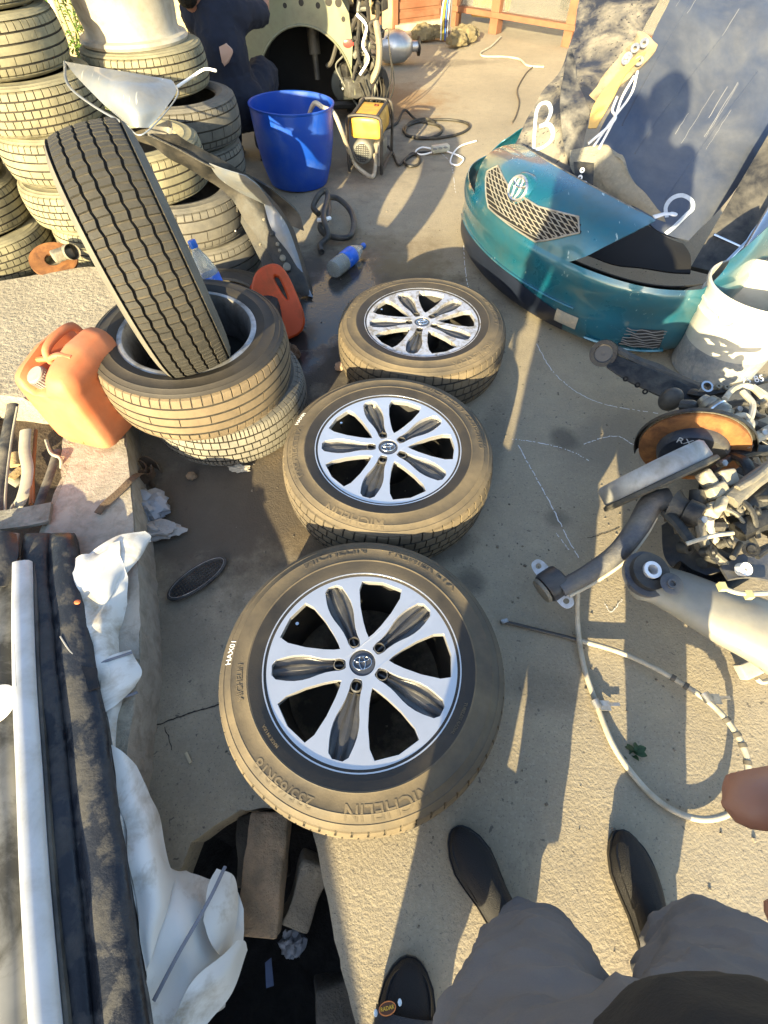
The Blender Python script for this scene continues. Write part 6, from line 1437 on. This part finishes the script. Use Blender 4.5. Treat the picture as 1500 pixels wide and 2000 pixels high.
# ---- junk in the sunken bay
jm = [mat('scuffed black rubber strip', (.025, .025, .025), .6, dust=(.2, .18, .14), damt=.4, dsc=14), mat('pale worn strip', (.28, .27, .22), .8, dust=(.4, .36, .27), damt=.4), mat('rusty bar', (.26, .11, .04), .85), mat('yellow timber', (.42, .30, .15), .85, bump=.4, bsc=60)]
junk = [('rubber_strip', [(25, 790, .17), (12, 860, .14), (2, 940, .12), (-6, 1005, .12)], .022, 0, .5, 'long scuffed black rubber strip standing at the bay edge'),
        ('trim_hoop', [(34, 795, .18), (24, 850, .15), (14, 930, .13), (10, 995, .12), (18, 1000, .12), (26, 985, .12)], .004, 1, 1, 'thin bright wire hoop along the black rubber strip'),
        ('pale_strip', [(50, 840, .15), (48, 880, .14), (54, 920, .13), (44, 970, .12), (26, 998, .10)], .020, 1, .3, 'bent pale plastic strip in the junk bay'),
        ('rusty_bar', [(70, 840, .13), (66, 900, .12), (60, 985, .12)], .006, 2, 1, 'rusty thin bar lying across the junk bay'),
        ('rusty_rod', [(64, 930, .12), (66, 985, .12)], .005, 2, 1, 'short rusty rod beside the rusty bar'),
        ('toothed_strip', [(112, 880, .14), (100, 920, .14), (85, 960, .13), (74, 990, .12)], .016, 0, .5, 'black toothed plastic strip by the ledge edge in the bay'),
        ('cable_offcut', [(90, 860, .13), (100, 885, .15), (118, 895, .16), (120, 915, .14)], .006, 1, 1, 'pale cable offcut curling over the bay edge'),
        ('wood_slat', [(28, 885, .06), (30, 910, .06)], .018, 3, .4, 'short yellow timber slat on the bay soil'),
        ('plywood_scrap', [(20, 935, .07), (42, 915, .07)], .02, 3, .3, 'tilted plywood scrap under the pale strip'),
        ('tin_strip', [(8, 925, .06), (40, 945, .05)], .02, 1, .2, 'grey tin strip lying flat in the bay')]
for nm, pp, r_, mi_, fl, lab in junk:
    m = MB(); m.tube(cat([A(*p) for p in pp], 6) if len(pp) > 2 else [A(*p) for p in pp], r_, 8, flat=fl)
    tag(m.build(nm, jm[mi_], None), lab, 'scrap')
m = MB(); sheet(m, surf([[A(-20, 1005, .16), A(50, 995, .165), A(104, 985, .16)], [A(-20, 1040, .16), A(50, 1032, .165), A(98, 1022, .16)]], 6, 4), .012); tag(m.build('grey_plank', mat('grey weathered plank', (.27, .26, .22), .9, dust=(.16, .15, .12), damt=.4, dsc=25, bump=.5, bsc=60), None), 'grey weathered plank closing the front of the junk bay', 'plank')
# rusty brake parts by the low stack
rb = empty('rusty_brake_parts', A(115, 500, .15), label='rusty brake disc and caliper bracket left on the ledge by the stacks', cat='scrap')
m = MB(); m.lathe([(.04, .006), (.11, .006), (.11, -.006), (.04, -.006), (.04, .006)], 40, T(A(105, 508, .17), frame_from((.2, -.3, 1)))); child(rb, 'disc', m, rust)
m = MB(); rbox(m, (.10, .05, .05), .012, 3, T(A(122, 496, .21), Matrix.Rotation(.7, 3, 'Z'))); child(rb, 'caliper', m, grime_l)
m = MB(); m.lathe([(.035, .04), (.035, -.04), (.0, -.04)], 24, T(A(138, 492, .22), frame_from((.6, -.6, .3)))); child(rb, 'piston_housing', m, grime_l)
# ------------------------------------------------------------------ middle distance
tub = empty('tub', (-.60, 3.84, 0), (R(-1.5), R(1.5), 0), label='big blue plastic tub with a hose hanging in it', cat='tub')
blue = mat('blue tub plastic', (.006, .055, .36), .38, var=.12, vs_=3, dust=(.05, .11, .36), dsc=6, damt=.25)
m = MB(); m.lathe([(0, .012), (.18, .0), (.195, .006), (.205, .03), (.232, .12), (.252, .24), (.262, .36), (.266, .425), (.271, .43), (.272, .438), (.266, .440), (.258, .436), (.254, .36), (.244, .24), (.224, .12), (.19, .03), (0, .028)], 72); m.build('shell', blue, tub)
m = MB(); m.lathe([(0, .16), (.228, .16)], 48); m.build('water', mat('tub water', (.01, .03, .10), .05), tub)
pw = empty('pressure_washer', (-.10, 4.12, 0), (0, 0, R(-12)), label='yellow pressure washer in a black tube frame beside the blue tub', cat='pressure washer')
yelw = mat('yellow washer cover', (.62, .33, .035), .4, var=.1, dust=(.38, .25, .08), dsc=8, damt=.35)
m = MB(); rbox(m, (.215, .32, .13), .025, 5, Matrix.Translation((0, .02, .265)), lambda p: Vector((p.x*(1-.12*max(0, p.z)/.065), p.y, p.z))); m.build('cover', yelw, pw)
m = MB(); m.lathe([(.012, .0), (.017, .0), (.017, .004), (.012, .004)], 20, T((.03, .09, .331), frame_from((0, 0, 1)))); m.build('filler_cap', mat('dark red cap', (.12, .02, .015), .5), pw)
fr = mat('black frame tube', (.018, .018, .018), .45, dust=(.12, .1, .08), damt=.3)
for yy in (-.165, .20):
    m = MB(); m.tube(cat([(-.118, yy, .012), (-.120, yy, .15), (-.118, yy, .29), (-.085, yy, .335), (.085, yy, .335), (.118, yy, .29), (.120, yy, .15), (.118, yy, .012)], 5), .011, 8); m.build('frame_hoop', fr, pw)
for xx in (-.118, .118):
    m = MB(); m.tube([(xx, -.17, .035), (xx, .205, .035)], .010, 8); m.build('frame_rail', fr, pw)
    m = MB(); m.tube([(xx*.72, -.165, .335), (xx*.72, .20, .335)], .010, 8); m.build('top_rail', fr, pw)
Mm = T((-.025, -.10, .125), frame_from((0, -1, 0)))
m = MB(); m.lathe([(0, .045), (.058, .045), (.070, .036), (.074, .02), (.074, -.20), (0, -.20)], 36, Mm); mo = m.build('motor', mat('grey motor casting', (.16, .17, .165), .5, .3, dust=(.22, .2, .16), damt=.3), pw)
for k in range(-4, 5):
    h_ = math.sqrt(max(0, .054**2-(k*.0125)**2)); 
    m = MB(); m.tube([Mm @ Vector((-h_, k*.0125, .0465)), Mm @ Vector((h_, k*.0125, .0465))], .0025, 6); m.tube([Mm @ Vector((k*.0125, -h_, .0465)), Mm @ Vector((k*.0125, h_, .0465))], .0025, 6); m.build('fan_guard_bar', mat('dark fan slots', (.03, .03, .03), .7), mo)
m = MB(); rbox(m, (.07, .16, .10), .015, 3, Matrix.Translation((.075, .0, .12))); m.build('pump_head', grime_l, pw)
m = MB(); m.tube([(.09, -.12, .19), (.09, -.13, .05)], .008, 8); m.build('pump_tube', steel, pw)
hosem = mat('beige hose', (.52, .46, .35), .5, dust=(.35, .3, .22), damt=.3)
m = MB(); m.tube(cat([(-.52, 3.95, .30), (-.45, 3.88, .42), aty(632, 211, 3.82), aty(652, 222, 3.82), aty(668, 258, 3.86), at(690, 315, .06), at(712, 338, .012), at(728, 345, .012), at(733, 325, .04), aty(733, 300, 4.0)], 8), .014, 10); tag(m.build('suction_hose', hosem, None), 'beige suction hose arching from the blue tub to the washer', 'hose')
blk_c = mat('black rubber cable', (.015, .015, .015), .5, dust=(.09, .08, .06), damt=.3)
def cable(name, pts, r, mats, label, cat_='cable', n=8):
    m = MB(); m.tube(cat([Vector(p) for p in pts], n), r, 8); return tag(m.build(name, mats, None), label, cat_)
G = lambda x, y, z=.012: at(x, y, z)
cable('power_cable', [G(752, 252), G(775, 240), G(790, 215, .05), G(815, 235), G(855, 245), G(862, 258), G(835, 270), G(800, 266), G(788, 252), G(810, 240), G(845, 234), G(880, 234), G(910, 240), G(916, 250), G(895, 262), G(850, 270), G(815, 268), G(792, 262), G(800, 240, .02), G(830, 232, .02), G(850, 240)], .010, blk_c, 'black cable coiled on the sunlit ground behind the washer')
cable('lead_cable', [G(757, 285, .05), G(768, 300), G(778, 322), G(790, 312), G(805, 300), G(820, 308), G(815, 322), G(798, 324), G(790, 314), G(812, 300), G(850, 296)], .009, blk_c, 'black lead running from the washer to the socket block')
cable('extension_cord', [G(850, 292), G(825, 288), G(812, 296), G(825, 302), G(860, 294), G(885, 300), G(905, 310), G(895, 322), G(880, 318), G(885, 300), G(900, 285), G(930, 275)], .006, white_p, 'thin white extension cord trailing from the socket block to the bumper')
cable('mains_cord', [G(978, 72, .02), G(960, 90), G(940, 102), G(945, 110), G(985, 111), G(1015, 116), G(1030, 128), G(1062, 131)], .009, cream_cable, 'white mains cord winding over sunlit ground from the window wall', n=6)
cable('thin_cord', [G(1040, 131), G(1026, 145), G(1010, 175), G(1014, 200), G(1008, 225), G(1000, 240)], .006, mat('brown cord', (.10, .08, .06), .7), 'thin brown cord running down to the left bumper tip')
sb = empty('socket_block', at(862, 290, .0), label='pale clear socket block on the ground behind the bumper', cat='socket')
m = MB(); rbox(m, (.14, .055, .045), .010, 3, T(at(860, 290, .03), Matrix.Rotation(.35, 3, 'Z'))); child(sb, 'housing', m, mat('yellowed clear plastic', (.45, .44, .36), .3))
for k in (-1, 0, 1):
    m = MB(); m.lathe([(.016, .0), (.014, .004), (.0, -.004)], 18, T(at(860, 290, .054)+Vector((.042*k, .016*k, 0)), frame_from((0, 0, 1)))); child(sb, 'outlet', m, mat('outlet grey', (.2, .2, .18), .5))
# black coolant hose tied with tape
ch = empty('coolant_hose', at(640, 450, 0), label='black bent coolant hose tied with white tape on the damp slab', cat='hose')
for pp in (((628, 492, .02), (626, 478, .03), (640, 462, .06), (636, 440, .10), (632, 420, .10), (640, 385, .10), (634, 372, .12), (620, 385, .10), (612, 405, .06), (622, 418, .05)),
           ((640, 385, .06), (660, 388, .06), (682, 408, .05), (691, 435, .04), (686, 458, .03), (670, 465, .03), (640, 460, .03), (626, 448, .04), (628, 435, .06), (640, 425, .08), (642, 395, .08))):
    m = MB(); m.tube(cat([G(*p) for p in pp], 6), .017, 10); child(ch, 'hose_run', m, blackplast)
m = MB(); m.tube([G(622, 430, .085), G(632, 430, .10), G(644, 426, .09)], .014, 8, flat=.8); child(ch, 'tape', m, white_p)

# ------------------------------------------------------------------ stripped car front
car = empty('stripped_car', (-.6, 5.0, 0), label='stripped pale green car front with empty wheel arch and hanging wires', cat='car')
cgreen = mat('faded green beige body', (.18, .19, .12), .45, .1, var=.1, dust=(.20, .19, .13), dsc=7, damt=.4)
arch = [(-.62+.385*math.cos(a), .20+.40*math.sin(a)) for a in [math.pi*k/24 for k in range(25)]]
outl = [(-1.08, .20)] + [(x, z) for x, z in arch[::-1] if z >= .2] + [(-.262, .30), (-.24, .50), (-.26, .66), (-.36, .80), (-1.10, .86), (-1.16, .55)]
def xz(pts, y, dy): return [(x, y, z) for x, z in pts], (0, dy, 0)
me = curve_fill([densify(outl, .03)], .012, .003); o = obj('inner_fender', me, cgreen, None, angle=40); o.parent = car; o.matrix_parent_inverse = Matrix.Translation(-Vector(car.location)); o.matrix_world = T((0, 5.0, 0), Matrix(((1, 0, 0), (0, 0, -1), (0, 1, 0))))
m = MB(); rows = [[(x, y, z) for x, z in [(-1.0, .05)]+arch[::-1]+[(-.25, .05)]] for y in (5.0, 5.15, 5.5)]; m.grid(rows); m.add([(x, 5.52, z) for x, z in [(-1.0, .02)]+arch[::-1]+[(-.25, .02)]], [tuple(range(27))]); child(car, 'wheel_housing', m, mat('undercoat black', (.012, .012, .012), .9))
m = MB(); m.tube([(x, 4.985, z) for x, z in arch], .014, 8, flat=.6); child(car, 'arch_lip', m, cgreen)
m = MB(); m.grid([[(-1.12, 5.0, .86), (-.36, 5.0, .80), (-.26, 5.0, .66)], [(-1.12, 5.35, .88), (-.36, 5.35, .82), (-.26, 5.35, .68)]]); m.add([(-1.14, 5.0, .15), (-1.14, 5.0, .88), (-1.14, 6.4, .95), (-1.14, 6.4, .15)], [(0, 1, 2, 3)]); child(car, 'apron_top', m, cgreen)
m = MB(); m.grid([[(-1.13, 5.55, .12), (-.12, 5.55, .12)], [(-1.13, 5.55, .80), (-.12, 5.55, .75)]]); child(car, 'far_apron', m, black_m)
for (x, z, r_) in ((-.86, .70, .02), (-.72, .70, .014), (-.60, .715, .018), (-.48, .70, .016), (-.40, .72, .024), (-.33, .715, .024), (-.98, .66, .03), (-.30, .63, .014), (-.22, .50, .012), (-.22, .53, .012), (-.245, .515, .012)):
    m = MB(); m.lathe([(0, .016), (r_, .016), (r_*1.1, .014)], 18, T((x, 5.0, z), frame_from((0, -1, 0)))); child(car, 'panel_hole', m, black_m)
# strut, hub, driveshaft
m = MB(); m.tube([(-.56, 5.22, .58), (-.55, 5.18, .25)], .022, 10); m.tube([(-.56, 5.22, .55), (-.555, 5.20, .40)], .045, 12); child(car, 'strut', m, grime)
Mh = T((-.32, 5.10, .24), frame_from((.2, -1, .1)))
m = MB(); m.lathe([(.0, .03), (.03, .03), (.05, .01), (.11, .008), (.115, .0), (.11, -.02), (0, -.02)], 32, Mh); child(car, 'brake_hub', m, mat('dark cast hub', (.06, .065, .06), .4, .6))
for k in range(5):
    a = 2*math.pi*k/5; m = MB(); m.lathe([(0, .035), (.009, .035), (.009, 0)], 8, Mh @ Matrix.Translation((.035*math.cos(a), .035*math.sin(a), .02))); child(car, 'wheel_stud', m, steel)
m = MB(); rbox(m, (.22, .14, .14), .03, 3, T((-.22, 5.06, .24), Matrix.Rotation(.4, 3, 'Z')), lambda p: p+Vector((noise.noise(p*18), noise.noise(p*18+Vector((5, 0, 0))), noise.noise(p*18+Vector((0, 5, 0)))))*.02); child(car, 'gearbox', m, mat('cast aluminium', (.14, .14, .13), .5, .4, dust=(.06, .055, .045), damt=.5))
m = MB(); m.tube(cat([(-.62, 5.1, .05), (-.5, 5.05, .10), (-.36, 5.06, .12), (-.2, 5.1, .10), (-.1, 5.1, .12)], 5), .03, 8); child(car, 'lower_arm', m, black_m)
m = MB(); m.sphere((-.275, 4.99, .50), (.045, .01, .03)); child(car, 'red_marker', m, mat('red lens', (.5, .05, .04), .3))
# engine bay clutter: each lump, pipe and wire is a part
random.seed(11)
em_ = [mat('engine black', (.015, .015, .015), .6, dust=(.07, .06, .045), damt=.35, dsc=12), mat('engine pale', (.20, .20, .17), .6, .4), mat('engine grey', (.07, .07, .066), .5, .4, dust=(.11, .095, .07), damt=.4), mat('engine tan', (.20, .16, .09), .7)]
for k in range(60):
    x = random.uniform(-.34, -.02); z = random.uniform(.28, .78); y = 5.05+random.uniform(-.03, .3)+(.15 if z > .6 else 0); s_ = random.uniform(.03, .075)
    m = MB(); rbox(m, (s_*random.uniform(.7, 1.6), s_, s_*random.uniform(.6, 1.4)), s_*.15, 2, T((x, y, z), Matrix.Rotation(random.uniform(0, 3), 3, 'Z') @ Matrix.Rotation(random.uniform(-.6, .6), 3, 'X'))); child(car, 'engine_lump', m, em_[random.choice((0, 0, 0, 1, 2, 2, 3))])
for k in range(22):
    x = random.uniform(-.32, -.02); z = random.uniform(.30, .85); y = 5.0+random.uniform(-.04, .12); p = Vector((x, y, z)); pts = [p]
    for q in range(3): p = p+Vector((random.uniform(-.09, .09), random.uniform(-.03, .03), random.uniform(-.14, .05))); pts.append(p)
    m = MB(); m.tube(cat(pts, 5), random.choice((.004, .006, .012, .016)), 6); child(car, 'engine_pipe', m, em_[random.choice((0, 0, 0, 1, 2))])
for k in range(70):
    x = random.uniform(-1.05, -.06); m = MB(); s_ = random.uniform(.03, .07)
    rbox(m, (s_*1.6, s_, s_*.8), .008, 2, T((x, 4.99+random.uniform(0, .5), .80+random.uniform(-.06, .10)), Matrix.Rotation(random.uniform(0, 3), 3, 'Z'))); child(car, 'bay_part', m, em_[random.choice((0, 1, 2, 2))])
m = MB(); m.tube(cat([(-.20, 4.96, .66), (-.13, 4.94, .60), (-.16, 4.94, .50), (-.12, 4.95, .42), (-.19, 4.95, .33)], 5), .010, 8); child(car, 'white_pipe', m, white_p)
m = MB(); m.tube(cat([(-.06, 4.98, .62), (-.035, 4.95, .50), (-.045, 4.96, .38), (-.10, 4.98, .28)], 5), [.045, .05, .05, .05, .05, .05, .05, .05, .05, .05, .05, .05, .05, .05, .05, .03], 8, flat=.5); child(car, 'bumper_beam', m, mat('beige beam', (.36, .31, .22), .55, dust=(.2, .17, .12), damt=.45, dsc=12))
for k, (x, z0) in enumerate(((-.12, .35), (-.08, .33), (-.16, .30), (-.05, .36), (-.20, .28), (.03, .55), (.05, .45))):
    m = MB(); m.tube(cat([(x, 4.97, z0), (x+.03, 4.96, z0*.6), (x-.01, 4.97, z0*.3), (x+.02*(1+k % 2), 4.98, .02)], 5), .005, 6); child(car, 'hanging_wire', m, blk_c)
m = MB(); m.lathe([(.10, -.06), (.16, -.06), (.17, -.03), (.17, .03), (.16, .06), (.10, .06), (.10, -.06)], 32, T((-.10, 5.25, .17), frame_from((.75, -.6, .1)))); child(car, 'far_wheel', m, rubber_c)
for x in (-1.0, -.25):
    m = MB(); rbox(m, (.16, .16, .14), .01, 2, Matrix.Translation((x, 5.4, .07))); child(car, 'support_block', m, em_[0])

# ------------------------------------------------------------------ far building
wood = mat('orange brown timber', (.19, .085, .045), .7, var=.2, vs_=10, bump=.3, bsc=40)
bd = empty('workshop_building', (.8, 8.75, 0), label='workshop with brown ribbed door and timber framed shop windows', cat='building')
c0 = Vector((.80, 8.80, 0)); wd = (Vector((.084, 8.40, 0))-c0).normalized(); ww = (Vector((2.03, 7.78, 0))-Vector((.93, 8.72, 0))).normalized()
def wbox(o0, d, s0, s1, z0, z1, t, name, mats, off=0.0, bev=0):
    n_ = Vector((-d.y, d.x, 0)); m = MB(); c_ = o0+d*(s0+s1)/2+n_*off; M_ = Matrix((d, n_, Vector((0, 0, 1)))).transposed()
    m.box(c_+Vector((0, 0, (z0+z1)/2)), (s1-s0, t, z1-z0), M_); return child(bd, name, m, mats, smooth=False, bevel=bev)
brown = mat('brown painted steel', (.20, .085, .045), .5, .1, var=.12, dust=(.26, .14, .08), dsc=5, damt=.35)
wbox(c0, wd, .80, 6.0, 0, 3, .15, 'left_wall', mat('tan render', (.40, .32, .20), .9, bump=.3), -.02)
wbox(c0, wd, .0, .82, 2.1, 3, .15, 'lintel', brown, -.02)
dd = wbox(c0, wd, .10, .76, .04, 2.1, .05, 'door', brown)
for k in range(12):
    o = wbox(c0, wd, .13, .73, .10+.085*k, .16+.085*k, .012, 'door_rib', brown, .034); o.parent = dd; o.matrix_parent_inverse = Matrix.Identity(4)
for s0 in (-.02, .76, 1.0): wbox(c0, wd, s0, s0+.07, 0, 2.2, .12, 'door_post', wood, .02, .004)
wbox(c0, wd, .02, .80, 0, .06, .16, 'threshold', mat('stone sill', (.40, .36, .26), .9), .02)
w0 = Vector((.90, 8.75, 0))
for s0 in (0, .62, 1.62, 2.7): wbox(w0, ww, s0, s0+.11, .0, 2.4, .13, 'window_post', wood, -.05, .004)
wbox(w0, ww, -.02, 3.4, 2.4, 3.0, .18, 'header', wood, 0.0)
wbox(w0, ww, .0, 3.4, .14, .19, .16, 'window_sill', wood, -.05, .004)
gl = mat('dusty shop glass', (.75, .74, .68), .05, trans=.9, var=.02, ior=1.45)
for s0, s1 in ((.11, .62), (.73, 1.62), (1.73, 2.7)): wbox(w0, ww, s0, s1, .19, 2.4, .008, 'window_pane', gl, -.03)
pb_m = mat('plinth brick', (.28, .16, .10), .9, var=.2, vs_=12, bump=.4, bsc=50)
bm_ = None
for r_ in range(2):
    for k in range(18):
        n_ = Vector((-ww.y, ww.x, 0)); c_ = w0+ww*(.09+.185*k+(.09 if r_ else 0))-n_*.06+Vector((0, 0, .035+.07*r_))
        if bm_ is None:
            m = MB(); m.box((0, 0, 0), (.175, .12, .062)); o = child(bd, 'brick', m, pb_m, smooth=False, bevel=.005); bm_ = o.data
        else:
            o = obj('brick', bm_, None, None, smooth=False); o.parent = bd; o.matrix_parent_inverse = Matrix.Translation(-Vector(bd.location))
        o.matrix_world = T(c_, Matrix((ww, n_, Vector((0, 0, 1)))).transposed())
# things behind the glass
n_ = Vector((-ww.y, ww.x, 0)); n_ = n_ if n_.dot(Vector((0.5, 1, 0))) > 0 else -n_
def inside(s, depth): return w0+ww*s+n_*depth
m = MB(); rbox(m, (.7, .45, .5), .05, 3, T(inside(1.1, 1.6)+Vector((0, 0, .30)), Matrix.Rotation(-.6, 3, 'Z'))); tag(m.build('shop_machine', mat('dark machine', (.03, .035, .05), .4), None), 'dark machine standing behind the shop window', 'machine')
m = MB(); m.tube([inside(1.5, 1.3), inside(1.5, 1.3)+Vector((0, 0, 1.6))], .05, 8); tag(m.build('blue_post', mat('blue paint', (.03, .16, .42), .5), None), 'blue painted post behind the shop window', 'post')
m = MB(); rbox(m, (.5, .05, .6), .02, 3, T(inside(.35, .35)+Vector((0, 0, .35)), Matrix.Rotation(-.5, 3, 'Z') @ Matrix.Rotation(-.3, 3, 'X'))); tag(m.build('timber_board', mat('yellow board', (.50, .36, .14), .8), None), 'yellow timber board leaning inside the shop window', 'board')
m = MB(); m.box(c0+Vector((1.5, 3.2, 1.4)), (9, .1, 2.8)); child(bd, 'back_wall', m, mat('shop back wall', (.42, .34, .22), .9), smooth=False)
m = MB()
for k in range(5):
    m_ = MB(); ph0 = k*1.3; m_.tube(cat([inside(.30+.07*k, .25)+Vector((0, 0, 1.2)), inside(.34+.06*k, .22)+Vector((0, 0, .8)), inside(.28+.08*k, .2)+Vector((0, 0, .45)), inside(.40+.05*k, .2)+Vector((0, 0, .25))], 6), .012, 6)
    tag(m_.build('hanging_cable', [white_p, mat('dark lead', (.1, .09, .07), .7)][k % 2], None), ['white cable hanging nearest the shop door post', 'dark lead hanging between two white cables in the shop', 'white cable hanging midway behind the shop pane', 'dark lead hanging farther from the shop door', 'white cable hanging nearest the middle shop window post'][k], 'cable', 'cables hanging in the shop')
# post with bundled wires, stones and wood at its foot
pp = at(868, 80, 0); m = MB(); m.tube([pp, pp+Vector((.02, .02, 2.2))], .045, 10); tag(m.build('timber_post', wood, None), 'timber post by the brown door with wires bundled to it', 'post')
for k, cm in enumerate(((.6, .6, .6), (.55, .45, .05), (.05, .15, .45), (.5, .5, .48), (.1, .1, .1))):
    m = MB(); m.tube(cat([pp+Vector((-.04+.022*k, -.055, 1.5)), pp+Vector((-.02+.016*k, -.06, .6)), pp+Vector((-.06+.026*k, -.07, .25)), pp+Vector((-.05+.024*k, -.08, .02))], 6), .008, 6)
    tag(m.build('loose_wire', mat('wire colour %d' % k, cm, .5), None), '%s wire strapped down the timber post' % ('pale grey', 'yellow', 'blue', 'white', 'black')[k], 'wire')
for k, (x, y, s) in enumerate(((828, 68, .13), (850, 66, .10), (905, 72, .14), (893, 80, .11), (922, 66, .08))):
    scrap_film('split_log', at(x, y, .06), (s, s*.7, s*.7), mat('mossy wood', (.13, .105, .055), .95, bump=1, bsc=30, dust=(.2, .17, .1), damt=.4), ['greenish log at the doorstep', 'small log between doorstep and timber post', 'dark log right of the timber post', 'squat log at the foot of the timber post', 'thin log end by the window wall'][k], 'log', 60+k, amp=.3)
mf = empty('muffler', at(765, 95, 0), label='silver exhaust canister lying beyond the stripped car', cat='muffler')
Mf = T(at(770, 92, .14), frame_from((1, .15, 0)))
m = MB(); m.lathe([(0, -.22), (.05, -.20), (.06, -.16), (.12, -.10), (.13, 0), (.12, .10), (.07, .17), (.045, .19), (.045, .26), (0, .26)], 28, Mf); child(mf, 'canister', m, mat('silver canister', (.55, .55, .54), .35, .8))
m = MB(); m.lathe([(.05, .25), (.075, .25), (.075, .27), (.05, .27), (.05, .25)], 24, Mf); child(mf, 'flange', m, black_m)
m = MB(); m.tube([at(790, 80, .05), at(794, 90, .03)], .03, 8, flat=.5); tag(m.build('rubber_mount', blackplast, None), 'small black rubber mount beside the exhaust canister', 'car part')
# ------------------------------------------------------------------ shrub, garden wall, pole on the left
gw = MB(); gw.box((-4.6, 6.9, 1.2), (5.2, .25, 2.4)); tag(gw.build('garden_wall', mat('ochre plaster', (.40, .34, .19), .95, var=.2, vs_=4, dust=(.28, .24, .14), dsc=7, damt=.4, bump=.8, bsc=25), None, smooth=False), 'ochre plaster garden wall behind the tyre stacks', 'wall')
pl = MB(); pl.tube([at(135, 150, 0)+Vector((.0, 0, 0)), aty(128, 92, 4.1), aty(100, 0, 4.1), aty(85, -60, 4.1)], .022, 8); tag(pl.build('bamboo_pole', mat('pale timber', (.55, .47, .32), .7), None), 'pale timber pole leaning between tyre stack and shrub', 'pole')
shb = empty('shrub', (-2.2, 4.6, 0), label='leafy green shrub behind the tallest tyre stack', cat='shrub')
random.seed(5)
stems = []
for k in range(16):
    b0 = Vector((-2.2+random.uniform(-.35, .35), 4.6+random.uniform(-.25, .25), 0)); t0 = b0+Vector((random.uniform(-.35, .35), random.uniform(-.25, .25), random.uniform(.7, 1.5)))
    pts = cat([b0, b0.lerp(t0, .5)+Vector((random.uniform(-.08, .08), random.uniform(-.08, .08), 0)), t0], 6); stems.append(pts)
    m = MB(); m.tube(pts, [.010*(1-.6*i/(len(pts)-1)) for i in range(len(pts))], 5); child(shb, 'stem', m, mat('green stem', (.12, .14, .05), .8))
m = MB()
for pts in stems:
    for q in range(90):
        p = random.choice(pts[2:])+Vector((random.gauss(0, .07), random.gauss(0, .07), random.gauss(0, .06))); a, b2_ = random.uniform(0, 6.28), random.uniform(-.6, .9)
        d = Vector((math.cos(a)*math.cos(b2_), math.sin(a)*math.cos(b2_), math.sin(b2_))); s_ = d.cross(Vector((0, 0, 1))).normalized(); L_ = random.uniform(.035, .07)
        u_ = s_.cross(d)*.006
        m.add([p, p+d*L_*.45+s_*L_*.26+u_, p+d*L_, p+d*L_*.45-s_*L_*.26+u_], [(0, 1, 2, 3)], random.choice((0, 0, 1)))
o = child(shb, 'foliage', m, [mat('leaf green', (.085, .16, .03), .5, var=.3, vs_=30), mat('leaf yellow green', (.16, .24, .05), .5, var=.3, vs_=30)], smooth=False, weld=False); tag(o, kind='stuff')
# litter of grit on the slab: far too many to count
random.seed(3); m = MB()
for k in range(900):
    x, y = random.uniform(-1.0, 1.5), random.uniform(-.3, 3.4)
    if -.52 < x < 0 and y < .1: continue
    if x < -.55 and y < 1.3 or x < -.9: continue
    s_ = random.uniform(.0012, .0042)*(1.6 if random.random() < .06 else 1)
    m.box((x, y, s_*.3), (s_*2, s_*1.5, s_), Matrix.Rotation(random.uniform(0, 3), 3, 'Z'), taper=.6)
o = m.build('grit', mat('grit', (.16, .14, .11), .95, var=.6, vs_=40), None, smooth=False); tag(o, 'loose grit and crumbs scattered over the concrete', 'grit', kind='stuff')
